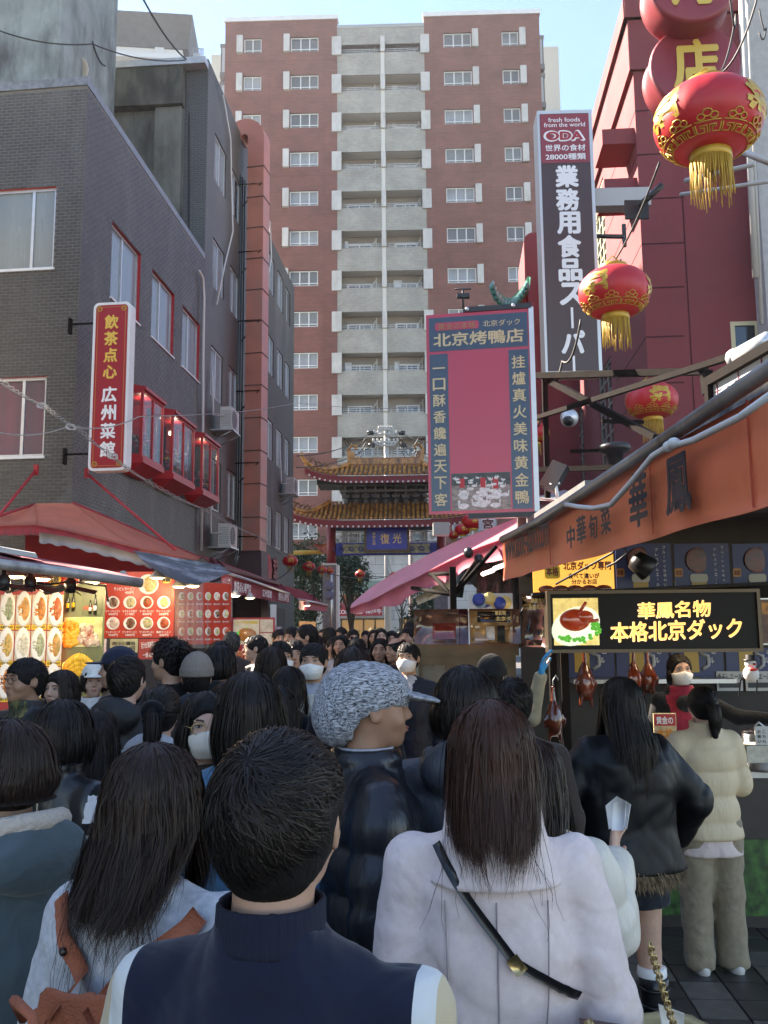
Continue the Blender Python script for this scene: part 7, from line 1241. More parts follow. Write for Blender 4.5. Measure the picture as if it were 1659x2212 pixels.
# ramen board
FM3 = Fr(P(217, 1370, 11.0)*1, (.985, .17, 0)); FM3.O.z = 0
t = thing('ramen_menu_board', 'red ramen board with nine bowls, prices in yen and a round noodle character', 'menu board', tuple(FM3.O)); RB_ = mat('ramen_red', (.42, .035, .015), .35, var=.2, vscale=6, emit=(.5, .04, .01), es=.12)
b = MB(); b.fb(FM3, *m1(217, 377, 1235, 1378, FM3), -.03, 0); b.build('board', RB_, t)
def bowl(F, x, y, r_px, fm, par, D=11):
    u, v = F.uv(x, y); r_ = abs(F.uv(x+r_px, y)[0]-u)*.98; b = MB(); b.lathe([(0, 0), (r_, 0), (r_, .006), (r_*.86, .012), (r_*.84, .004), (0, .004)], F.p(u, v, .002), 20, Rf(F)); b.build('bowl', PLT, par)
    b = MB(); b.smooth = True; b.add(*ellmesh(F.p(u, v, .006), (r_*.8, .010, r_*.8), 14, 6))
    for k in range(12): a = rng.uniform(0, 6.3); rr = r_*.55*math.sqrt(rng.random()); b.add(*ellmesh(F.p(u+rr*math.cos(a), v+rr*math.sin(a), .016), (r_*.16, .008, r_*.12), 6, 3))
    b.build('soup', fm, par)
SOUP = [foodm('soy', (.12, .05, .02), (.5, .45, .3), 20), foodm('clear', (.45, .40, .22), (.12, .2, .05), 20), foodm('mabo', (.40, .06, .02), (.08, .18, .02), 24), foodm('leek', (.30, .38, .14), (.5, .45, .3), 22), foodm('wonton', (.55, .48, .38), (.2, .1, .05), 20)]
bowl(FM3, 320, 1262, 23, foodm('big_ramen', (.55, .42, .18), (.4, .25, .08), 26), t)
labs = ['ジャージャンメン', 'もちもち水餃子', 'マーボーラーメン', 'チャーシューメン', 'ワンタンスープ', 'ピリ辛ラーメン', 'ワンタンラーメン', '角煮ラーメン']
for k in range(8): x = 244+36.5*(k % 4); y = 1301.5+45*(k//4); bowl(FM3, x, y, 14.5, SOUP[k % 5], t); fit(labs[k], WHT, FM3, *m1(x-15.5, x+15.5, y+16, y+21.5, FM3), .003, .03, .001, parent=t); fit(['400円', '5コ 350円', '400円', '350円', '350円', '380円', '400円', '400円'][k], WHT, FM3, *m1(x-10, x+10, y+22.5, y+28, FM3), .003, .03, .001, parent=t)
fit('サンビレラーメン', WHT, FM3, *m1(246, 291, 1268, 1276, FM3), .003, .04, .001, parent=t); fit('400円', WHT, FM3, *m1(270, 289, 1277, 1283, FM3), .003, .04, .001, parent=t)
for x, ch, par, lab in ((359, '麺', t, ''),): u, v = FM3.uv(x, 1248); r_ = .075; b = MB(); b.lathe([(0, 0), (r_, 0), (r_, .006), (0, .006)], FM3.p(u, v, .002), 22, Rf(FM3)); b.build('disc', mat('disc_yellow', (.6, .42, .1), .5), t); fit('麺', BLK, FM3, u-.055, u+.055, v-.055, v+.055, .01, .03, .001, parent=t)
t = thing('roast_character_disc', 'round yellow disc with a dark character hanging above the drinks board', 'sign', tuple(P(120, 1253, 9.2))); F2 = Fr(P(119, 1253, 9.2), (.985, .17, 0)); b = MB(); b.lathe([(0, 0), (.062, 0), (.062, .01), (0, .01)], F2.O, 22, Rf(F2)); b.build('disc', mat('disc_yellow', (.6, .42, .1), .5), t); fit('焼', BLK, F2, -.045, .045, -.045, .045, .014, .03, .001, parent=t)
b = MB(); q = m1(90, 170, 1245, 1262, FM2); b.fb(FM2, *q, -.04, -.001); tag(b.build('red_header_board', BRD), 'dark red header board above the drinks board', 'board')
# lower cards
F4 = Fr(P(215, 1400, 10.6)*1, (.985, .17, 0)); F4.O.z = 0
for lab, x0, x1, y0, y1, m_, tx, tm in (('white vertical price card with red yen price under the ramen board', 216, 230, 1380, 1422, WHT, None, None), ('pale green card with characters under the ramen board', 238, 298, 1380, 1410, mat('card_green', (.42, .45, .25), .5, var=.3, vscale=12, emit=(.4, .4, .2), es=.1), '肉汁小籠包', BLK), ('red karaage price card with white slanted writing', 300, 343, 1380, 1424, mat('card_red', (.32, .04, .03), .4, var=.3, vscale=12, emit=(.4, .05, .03), es=.1), '巨大台湾唐揚げ！', WHT)):
    t = thing('price_card', lab, 'card', tuple(P(x0, y1, 10.6))); b = MB(); q = m1(x0, x1, y0, y1, F4); b.fb(F4, *q, -.01, 0); b.build('card', m_, t)
    if tx: fit(tx, tm, F4, q[0]+.03, q[1]-.03, q[2]+(q[3]-q[2])*.55, q[3]-.03, .004, .03, .001, parent=t, rot=.1 if tm is WHT else 0); fit('一個 600円', tm, F4, q[0]+.05, q[1]-.03, q[2]+.02, q[2]+.08, .004, .03, .001, parent=t)
    else: vtext('角煮１コ３００円', BLK, F4, q[0]+.01, q[1]-.01, q[3]-.01, q[2]+.02, .003, .02, t)
# red board behind clear vinyl
F5 = Fr(P(377, 1370, 12.3)*1, (.55, .83, 0)); F5.O.z = 0
t = thing('side_menu_board', 'red menu board with rows of dishes seen through clear vinyl', 'menu board', tuple(F5.O)); b = MB(); b.fb(F5, *m1(378, 500, 1258, 1392, F5), -.03, 0); b.build('board', RB_, t)
for r_ in range(3):
    for c in range(6): x, y = 392+19*c, 1288+38*r_; bowl(F5, x, y, 6.5, SOUP[(c+r_) % 5], t); fit('麺400円', WHT, F5, *m1(x-7, x+7, y+15, y+19, F5), .003, .03, .001, parent=t)
b = MB(); g = []
for i in range(40): f_ = i/39; x = 377+125*f_; dd = 11.6+2.2*f_+.06*math.sin(i*1.9)+.04*math.sin(i*.7); g.append([P(x, 1252+6*math.sin(i*.3), dd), P(x+1.5*math.sin(i*2.1), 1320, dd+.05*math.sin(i*1.3)), P(x+2*math.sin(i*1.1), 1400, dd)])
VN = mat('clear_vinyl', (.75, .72, .66), .08, alpha=.16, spec=1., bump=.6, bscale=10, stretch=(3, 3, .4)); b.sheet(g, .003); tag(b.build('clear_vinyl_sheet', VN), 'crinkled clear vinyl sheet hanging in front of the side menu board', 'sheet')
# sesame ball board
F6 = Fr(P(500, 1400, 13.5)*1, (.99, .14, 0)); F6.O.z = 0
t = thing('dumpling_picture_sign', 'red framed lightbox with a big brown dumpling picture and yellow lettering', 'sign', tuple(F6.O)); q = m1(500, 594, 1334, 1440, F6); b = MB(); b.fb(F6, *q, -.12, 0); b.build('red_frame', REDP, t); H_ = q[3]-q[2]; W_ = q[1]-q[0]
b = MB(); b.fb(F6, q[0]+.03, q[0]+W_*.64, q[3]-H_*.55, q[3]-.03, .001, .006); b.build('main_picture', mat('picture_ivory', (.50, .45, .32), .4, var=.2, emit=(.5, .42, .25), es=.25), t); b = MB(); b.fb(F6, q[0]+W_*.66, q[1]-.03, q[3]-H_*.3, q[3]-.03, .001, .006); b.fb(F6, q[0]+W_*.66, q[1]-.03, q[3]-H_*.55, q[3]-H_*.32, .001, .006); b.fb(F6, q[0]+W_*.33, q[1]-.03, q[2]+.02, q[3]-H_*.57, .001, .006); tag(b.build('side_pictures', mat('picture_beige', (.48, .40, .30), .4, var=.4, vscale=9, emit=(.5, .4, .25), es=.2), t), kind='stuff')
b = MB(); b.smooth = True; b.add(*ellmesh(F6.p(q[0]+W_*.34, q[3]-H_*.35, .01), (W_*.24, .03, H_*.14), 16, 10)); b.build('printed_dumpling', mat('dumpling_brown', (.38, .15, .035), .2, var=.3, emit=(.4, .16, .03), es=.2), t); b = MB(); b.smooth = True
for k in range(9): b.add(*ellmesh(F6.p(q[0]+W_*(.10+.03*k), q[3]-H_*(.36-.014*k), .008), (.03, .01, .04), 6, 4))
b.build('printed_lettuce', LG, t); b = MB(); b.smooth = True
for k in range(20): b.add(*ellmesh(F6.p(q[0]+W_*rng.uniform(.05, .3), q[3]-H_*rng.uniform(.65, .95), .008), (.035, .01, .03), 6, 4))
b.build('printed_chilli_dish', FOOD[4], t); fit('エリアで有名な超絶品！', YEL, F6, q[0]+.06, q[0]+W_*.62, q[3]-H_*.13, q[3]-H_*.06, .008, .05, .001, parent=t)
# street-side awnings on the left
def strip_awning(lab, top, bot, val, m, vm, txts=(), th=.01):
    t = thing('shop_awning', lab, 'awning', tuple(P(*top[0]))); b = MB(); b.sheet([[P(*a).lerp(P(*c), j/5) for j in range(6)] for a, c in zip(top, bot)], th); b.build('canopy', m, t)
    g = []; n = 36
    for i in range(n+1): s_ = i/n; p = P(*ip(bot, s_)); v_ = P(*ip(val, s_)); h_ = p.z-v_.z; g.append([p, p-Vector((.0, 0, h_*.5))+Vector((.01*math.sin(i*1.3), 0, 0)), p-Vector((0, 0, h_*(1+.04*math.sin(i*2))))+Vector((.02*math.sin(i*1.7), 0, 0))])
    b = MB(); b.sheet(g, .006); b.build('valance', vm, t); b = MB(); b.tube([P(*q)+Vector((0, 0, .03)) for q in bot], .03, 6); b.build('front_bar', ALU, t); p0, p1 = P(*bot[0]), P(*bot[-1]); F_ = Fr(Vector((p0.x, p0.y, 0)), Vector((p1.x-p0.x, p1.y-p0.y, 0)))
    for tx, x0, x1, y0, y1 in txts: a = F_.uv(x0, (y0+y1)/2); c = F_.uv(x1, (y0+y1)/2); xm = (x0+x1)/2; fit(tx, WHT, F_, a[0], c[0], F_.uv(xm, y1)[1], F_.uv(xm, y0)[1], .05, .04, .002, parent=t)
    return t
strip_awning('long dark red awning with white lettering along the grey building', [(433, 1200, 19.5), (520, 1230, 23), (608, 1262, 28)], [(478, 1238, 15.5), (555, 1262, 18.5), (625, 1285, 22.5)], [(480, 1276, 15.5), (556, 1292, 18.5), (625, 1304, 22.5)], DRC, mat('valance_red', (.36, .03, .045), .7, var=.15), [('飲茶点心専門店', 500, 537, 1258, 1281), ('広州菜館', 562, 582, 1274, 1291), ('飲茶点心専門店', 597, 620, 1281, 1299)])
strip_awning('farther plain red awning beyond the long lettered one', [(600, 1262, 27), (650, 1275, 30), (672, 1285, 32)], [(645, 1297, 23), (680, 1303, 26), (706, 1309, 29)], [(645, 1316, 23), (680, 1319, 26), (706, 1321, 29)], DRC, mat('valance_red', (.36, .03, .045), .7, var=.15))
b = MB(); b.tube([P(458, 1208, 18), P(480, 1225, 16.5), P(560, 1250, 20), P(600, 1262, 24)], .06, 7); tag(b.build('rolled_awning_tube', mat('roller_maroon', (.16, .03, .04), .6)), 'maroon rolled awning casing above the long red awning', 'roller')
# interiors of left shops
t = thing('left_shop_interior', 'dark shop front under the red awnings with warm lamps and steam', 'shop', tuple(FS.p(9, 0)))
b = MB(); b.fb(FS, 6.8, 17.8, 0, 2.6, .02, .10); b.build('shop_wall', mat('shop_dark', (.035, .025, .02), .7, var=.4), t)
b = MB(); c = P(590, 1400, 19); b.box((c.x, c.y, 1.2), (.12, .1, 2.4)); b.build('post', WPAINT, t)
b = MB(); q = FS.uv(640, 1330); b.fb(FS, q[0], q[0]+4, .9, 2.2, .11, .14); b.build('warm_window', mat('warm_window', (.25, .14, .05), .3, emit=(.9, .45, .15), es=.35, var=.5, vscale=3), t)
t = thing('rack_of_leaflets', 'narrow rack of leaflets at the right of the dumpling sign', 'rack', tuple(P(601, 1390, 14))); b = MB()
for k in range(6): b.box(P(601, 1358+11*k, 14), (.12, .03, .06))
b.build('leaflet', mat('leaflet', (.45, .42, .42), .6, var=.5, vscale=30), t); b = MB(); b.tube([P(594, 1350, 14.05), P(595, 1500, 14.05)], .012, 5); b.build('rod', STEEL, t)
# lamps (lit in the photograph)
def lamp(x, y, D, lab, r=.10, e=8, power=9, col=(1, .80, .50)):
    c = P(x, y, D); t = thing('hanging_lamp', lab, 'lamp', tuple(c), 'lit lamps over the left stalls'); b = MB(); b.lathe([(r, 0), (r*1.0, .012), (r*.45, r*.6), (r*.3, r*.9), (0, r*.95)], c, 18); b.build('shade', mat('lamp_shade_grey', (.35, .34, .30), .4, .3), t)
    b = MB(); b.lathe([(0, -.02), (r*.5, -.018), (r*.8, .0), (r*.8, .004), (0, .004)], c, 16); b.build('bulb', mat('lamp_glow', (1, .9, .6), .5, emit=(1, .80, .45), es=e), t)
    l = bpy.data.lights.new('lamp_light', 'POINT'); l.energy = power; l.color = col; l.shadow_soft_size = .08; o = bpy.data.objects.new('lamp_light', l); COL.objects.link(o); o.parent = t; o.location = (0, 0, -.08)
for x, y, D, lab in ((30, 1245, 7.9, 'lit lamp at the far left under the near awning bar'), (68, 1249, 8.0, 'second lit lamp from the left under the near awning bar'), (90, 1251, 8.2, 'third lit lamp from the left under the near awning bar'), (198, 1258, 9.0, 'tilted lit lamp in front of the drinks board'), (265, 1250, 10.3, 'lit lamp above the left half of the ramen board'), (340, 1248, 10.4, 'lit lamp above the big ramen bowl picture'), (387, 1267, 11, 'lit lamp left above the clear vinyl sheet'), (417, 1266, 11.3, 'lit lamp right above the clear vinyl sheet')): lamp(x, y, D, lab, power=2.2)
for x, y, D, lab in ((491, 1283, 14, 'brightest bare lamp at the end of the clear vinyl sheet'), (508, 1287, 14.3, 'lamp just right of the brightest bare lamp'), (540, 1292, 15.5, 'long pale lamp under the lettered awning'), (664, 1308, 24, 'small lamp under the farther red awning')): lamp(x, y, D, lab, e=14, power=2.6, col=(1, .88, .65))
def fan(x, y, D, lab):
    c = P(x, y, D); t = thing('ceiling_fan', lab, 'fan', tuple(c), 'black fans under the near awning'); b = MB(); b.lathe([(0, -.06), (.05, -.05), (.055, .05), (.02, .09), (.02, .16), (0, .16)], c, 12); b.build('motor', BLKP, t)
    for k in range(4): a = k*PI/2+x*.02; R = Matrix.Rotation(a, 3, 'Z') @ Matrix.Rotation(.5, 3, 'X') @ Matrix.Rotation(.25, 3, 'Y'); b = MB(); b.box(c+R @ Vector((.14, 0, 0)), (.20, .065, .006), R); b.build('blade', BLKP, t)
for x, y, D, lab in ((8, 1262, 7.4, 'black fan at the very left edge under the near awning'), (65, 1264, 7.7, 'black fan left of centre under the near awning'), (152, 1268, 8.0, 'black fan nearest the end of the aluminium bar')): fan(x, y, D, lab)
b = MB(); b.tube([P(190, 1262, 8.6), P(228, 1266, 8.8), P(234, 1300, 8.8)], .01, 5); b.tube([P(60, 1258, 7.8), P(110, 1262, 7.9), P(150, 1256, 8.0), P(200, 1262, 8.6)], .01, 5); tag(b.build('lamp_cable', CABLE), 'black cable looping between the fans and lamps', 'cable')
# right stall lamps: strip glow on duck stall
l = bpy.data.lights.new('stall_light', 'AREA'); l.energy = 20; l.size = 1.4; l.color = (1, .84, .6); o = bpy.data.objects.new('stall_light', l); COL.objects.link(o); o.location = P(1400, 1290, 6.9); o.rotation_euler = (0, 0, 0)
b = MB(); c = P(1400, 1286, 6.9); b.box(c, (1.0, .06, .05)); tag(b.build('tube_light', mat('tube_warm', (1, .9, .7), .5, emit=(1, .85, .6), es=3)), 'warm tube light behind the lit duck sign', 'light')
b = MB(); c = P(1365, 1205, 6.1); b.lathe([(.02, 0), (.07, .02), (.09, .14), (.08, .15), (0, .13)], c, 14, Matrix.Rotation(2.2, 3, 'Y')); tag(b.build('spotlight', BLKP), 'black spotlight in front of the beer posters', 'spotlight')
b = MB(); b.tube([P(1310, 1225, 6.1), P(1330, 1215, 6.1), P(1355, 1195, 6.0), P(1340, 1170, 6.0), P(1322, 1195, 6.05), P(1200, 1262, 6.2)], .008, 5); tag(b.build('spotlight_cable', CABLE), 'black cable hanging over the orange poster', 'cable')
# ================================================================ tree and shrubs near the gate
LEAF = mat('leaf_dark', (.035, .065, .022), .6, var=.45, vscale=3); BARK = mat('bark', (.10, .075, .05), .9, var=.3)
def tree(c, h, R, lab, n=2600, s=.16, seed=0, squash=1., low=.35):
    t = thing('street_tree', lab, 'tree', tuple(c)); r = np.random.default_rng(seed); c = Vector(c); b = MB(); b.tube([c, c+Vector((.05, 0, h*.4)), c+Vector((.0, .05, h*.75))], .14, 8, r1=.06)
    cl = []
    for k in range(16): a = r.uniform(0, 6.28); q = c+Vector((math.cos(a)*R*r.uniform(.3, .8), math.sin(a)*R*r.uniform(.3, .8), h*r.uniform(low, .98))); cl.append(q); b.tube([c+Vector((0, 0, h*r.uniform(.25, .55))), c.lerp(q, .6)+Vector((0, 0, h*.1)), q], .045, 5, r1=.012)
    b.build('trunk', BARK, t); cn = np.array([tuple(q) for q in cl]); V = []; idx = r.integers(0, len(cl), n); ctr = cn[idx]+r.normal(0, 1, (n, 3))*np.array([R*.24, R*.24, h*.085*squash]); d1 = r.normal(0, 1, (n, 3)); d1 /= np.linalg.norm(d1, axis=1, keepdims=True); d2 = np.cross(d1, r.normal(0, 1, (n, 3))); d2 /= np.linalg.norm(d2, axis=1, keepdims=True); sz = s*r.uniform(.5, 1.1, (n, 1))
    V = np.stack([ctr-d1*sz, ctr+d2*sz*.4, ctr+d1*sz, ctr-d2*sz*.4], 1).reshape(-1, 3); F = np.arange(n*4).reshape(-1, 4); o = npmesh('crown', V, F, LEAF, False); link('crown', o, t); tag(t.children[-1], kind='stuff'); return t
gp0 = lambda x, D: (P(x, 1360, D).x, P(x, 1360, D).y, 0)
tree(gp0(675, 41), 5.6, 1.4, 'dark green tree left of the gate pier below the small lanterns', 5200, .13, 1); tree(gp0(758, 43), 5.6, .95, 'dark green tree right of the stone gate pier', 3000, .12, 2, low=.68); tree(gp0(830, 52), 1.7, 1.3, 'low shrub with pointed leaves in front of the beef restaurant', 1800, .16, 3); tree(gp0(930, 40), 3.6, 1.0, 'leafy shrub behind the roasting stall awning', 1800, .14, 4)
b = MB(); c = Vector(gp0(868, 45)); b.tube([c, c+Vector((0, 0, 3))], .06, 6)
for k in range(14): a = k*2.4; b.tube([c+Vector((0, 0, 2+.12*k)), c+Vector((math.cos(a)*.5, math.sin(a)*.3, 3+.13*k)), c+Vector((math.cos(a)*.8, math.sin(a)*.5, 3.6+.15*k))], .025, 4, r1=.006)
tag(b.build('bare_tree', BARK), 'thin bare tree with spreading twigs right of the gate plaque', 'tree')
# ================================================================ overhead wires and light strings
def wire(pts, r, lab, m=CABLE, nm='overhead_wire', sag=.15, n=14):
    ps = [P(*q) for q in pts]; out = []
    for a, c in zip(ps[:-1], ps[1:]):
        for j in range(n): f_ = j/n; out.append(a.lerp(c, f_)-Vector((0, 0, sag*4*f_*(1-f_))))
    out.append(ps[-1]); b = MB(); b.tube(out, r, 5); return tag(b.build(nm, m), lab, 'wire')
wire([(-30, 55, 16), (200, 95, 17), (400, 130, 20)], .015, 'thin wire crossing the concrete block at the upper left')
wire([(300, -20, 15), (402, 128, 20.5)], .02, 'dark wire slanting down through the sky to the grey building')
wire([(160, -10, 19), (164, 150, 19)], .02, 'vertical dark wire at the left of the cream building', sag=0); wire([(163, 10, 19), (200, 90, 19), (228, 142, 19.5)], .02, 'wire following the steep edge of the cream building')
wire([(1640, -20, 4.4), (1525, 165, 4.75)], .006, 'black cable from the top right corner down to the largest lantern', nm='lantern_cable'); wire([(1575, -20, 4.6), (1590, 30, 4.7), (1525, 165, 4.78)], .006, 'second black cable meeting at the top of the largest lantern', nm='lantern_cable'); wire([(1425, 350, 5.6), (1330, 560, 7.1)], .008, 'cable between the largest and second largest lanterns', nm='lantern_cable', sag=.05); wire([(1340, 560, 7.1), (1330, 575, 7.1)], .01, 'short hook cable at the top of the second largest lantern', nm='lantern_cable'); wire([(1255, 690, 7.9), (1215, 780, 8.3), (1178, 815, 8.5), (1160, 920, 12)], .012, 'tangled cable running down to the corner of the steel frame', nm='lantern_cable'); wire([(1640, 20, 12), (1655, 60, 12), (1640, 70, 12)], .012, 'small loose cable on the grey rendered wall', nm='loose_cable')
def tangle(pts, lab, m=CABLEW, r=.007):
    b = MB(); ps = [P(*q) for q in pts]
    for s_ in range(3):
        out = []
        for a, c in zip(ps[:-1], ps[1:]):
            n = 10
            for j in range(n): f_ = j/n; out.append(a.lerp(c, f_)+Vector((.02*math.sin(j*2.3+s_*2), .02*math.cos(j*1.7+s_), .025*math.sin(j*1.9+s_*2.1)-.1*f_*(1-f_))))
        b.tube(out, r, 4)
    tag(b.build('twisted_light_string', m), lab, 'light string')
tangle([(-10, 815, 9), (100, 880, 10), (170, 925, 10.8), (230, 975, 11.4), (320, 1040, 12.6), (440, 1100, 15), (560, 1160, 20), (640, 1215, 25)], 'pale twisted light string sagging across the black brick building', mat('string_grey', (.30, .29, .27), .6), .006)
for x, y in ((90, 876), (152, 922), (243, 985)): 
    b = MB(); c = P(x, y, 10.4)
    for k in range(3): b.tube([c+Vector((.05*math.cos(a+k)*1.2, .01*k, .035*math.sin(a*1.0+k*.6))) for a in [2*PI*j/10 for j in range(11)]], .005, 4)
    tag(b.build('cable_knot', CABLEW), {90: 'white cable knot left of the vertical restaurant sign', 152: 'white cable knot beside the corner of the brick building', 243: 'white cable knot crossing the vertical restaurant sign'}[x], 'cable')
wire([(-20, 930, 12), (150, 920, 12.5), (300, 900, 13.5), (640, 870, 30), (920, 880, 30)], .009, 'thin grey wire crossing the street at the height of the red bay windows', mat('string_grey', (.3, .29, .27), .6), sag=.1)
for k, (a, c) in enumerate((((640, 985, 33), (800, 935, 47.6)), ((640, 1010, 33), (805, 962, 47.6)), ((868, 935, 47.6), (960, 950, 46)), ((870, 962, 47.6), (960, 975, 46)), ((556, 1240, 22), (640, 1212, 24)), ((640, 1215, 24.5), (860, 1240, 34)), ((735, 1235, 37), (960, 1225, 36)))): wire([a, c], .022 if k < 4 else .015, ['upper left service wire to the white insulators', 'lower left service wire to the white insulators', 'upper right service wire from the white insulators', 'lower right service wire from the white insulators', 'cable holding the leftmost small lantern', 'cable holding the small lanterns across the street', 'dark cable across the gate opening'][k], sag=.3)
for k, (x0, x1) in enumerate(((745, 790), (865, 905))):
    b = MB(); 
    for j in range(3): b.tube([P(x0+(x1-x0)*q/10, 945+10*j+(22+6*j)*math.sin(PI*q/10), 46.5) for q in range(11)], .02, 4)
    tag(b.build('jumper_loops', CABLE), ['left', 'right'][k]+' group of drooping jumper wires beside the white insulators', 'wire')
b = MB(); b.tube([P(683, 1262, 26), P(677, 1300, 26)], .02, 5); tag(b.build('thin_rod', BLKP), 'thin black slanting rod below the small lanterns', 'rod')
# ================================================================ the crowd
def tint(o, fn, mats):
    me = o.data.copy(); o.data = me
    for m in mats: me.materials.append(m)
    n = len(me.polygons); c = np.empty(n*3, np.float32); me.polygons.foreach_get('center', c); c = c.reshape(-1, 3); mi = fn(c).astype(np.int32); me.polygons.foreach_set('material_index', mi); me.update()
def part(o, nm): return [c for c in o.children if c.name.split('.')[0] == nm][0]
def loc(o, b, name, mats): return link(name, b.mesh(name, mats), o, True)
def held(b_or, name, lab, cat, o):   # a separate thing carried by a person: geometry in the person's frame
    t = thing(name, lab, cat, tuple(o.location)); t.rotation_euler = o.rotation_euler; t.scale = o.scale; return t
sh = lambda L=.045, n=900, wd=.005, m=BLACK, **k: dict(style='short', m=m, L=L, n=n, wd=wd, fem=0, **k)
lg = lambda L=.3, n=900, wd=.005, m=BLACK, **k: dict(style='long', m=m, L=L, n=n, wd=wd, seg=9, **k)
bo = lambda L=.13, n=900, wd=.005, m=BLACK, **k: dict(style='bob', m=m, L=L, n=n, wd=wd, seg=8, **k)
po = lambda L=.25, n=900, wd=.005, m=BLACK, **k: dict(style='pony', m=m, L=L, n=n, wd=wd, seg=9, **k)
C_BOY = cloth('boy_navy', (.007, .010, .026), .9, sheen=.2); C_COAT = cloth('coat_pinkish', (.70, .575, .535), .9, bump=.12, var=.05, vscale=60, sheen=.3); C_WOOL = cloth('wool_grey', (.46, .465, .48), .9, var=.16, vscale=70, bump=.2); C_TEAL = cloth('parka_teal', (.070, .098, .108), .75, bump=.1); C_BLUE = cloth('blue', (.05, .13, .22), .8); C_TCOL = cloth('teal_collar', (.04, .20, .26), .8); C_GPUF = mat('puffer_grey', (.040, .045, .055), .5, bump=.35, bscale=60, stretch=(1, 1, .25)); C_WPUF = mat('puffer_white', (.66, .61, .52), .5, bump=.35, bscale=60, stretch=(1, 1, .25)); C_VEST = mat('puffer_beige', (.66, .53, .34), .55, bump=.35, bscale=60, stretch=(1, 1, .25), var=.06); C_APR = cloth('apron_red', (.30, .02, .04), .8); LEATH = mat('leather_black', (.011, .011, .012), .3, bump=.1, bscale=24); PUF_S = mat('puffer_black_sheen', (.012, .013, .017), .32, bump=.35, bscale=60, stretch=(1, 1, .25))
def band(o, name, c0, c1, c2, x0, wd, slope=-.03):   # body colour, seam band and sleeve colour by the distance from the middle
    m = cloth(name, c0, .9, sheen=.2).copy(); n = m.node_tree.nodes; L = m.node_tree.links; tc = n.new('ShaderNodeTexCoord'); sp = n.new('ShaderNodeSeparateXYZ'); L.new(tc.outputs['Object'], sp.inputs[0])
    f = lambda op, a, b_: (lambda q: ([L.new(v, q.inputs[i]) if hasattr(v, 'links') else setattr(q.inputs[i], 'default_value', v) for i, v in enumerate((a, b_))], setattr(q, 'operation', op), q.outputs[0])[2])(n.new('ShaderNodeMath'))
    u = f('SUBTRACT', f('ADD', f('ABSOLUTE', sp.outputs[0], 0.), f('MULTIPLY', sp.outputs[2], -slope)), 1.4*-slope); bs_ = n['Principled BSDF']; src = bs_.inputs['Base Color'].links[0].from_socket
    m1_ = n.new('ShaderNodeMix'); m1_.data_type = 'RGBA'; L.new(f('GREATER_THAN', u, x0), m1_.inputs[0]); L.new(src, m1_.inputs[6]); m1_.inputs[7].default_value = (*c1, 1); m2_ = n.new('ShaderNodeMix'); m2_.data_type = 'RGBA'; L.new(f('GREATER_THAN', u, x0+wd), m2_.inputs[0]); L.new(m1_.outputs[2], m2_.inputs[6]); m2_.inputs[7].default_value = (*c2, 1); L.new(m2_.outputs[2], bs_.inputs['Base Color'])
    o.data = o.data.copy(); o.data.materials[0] = m
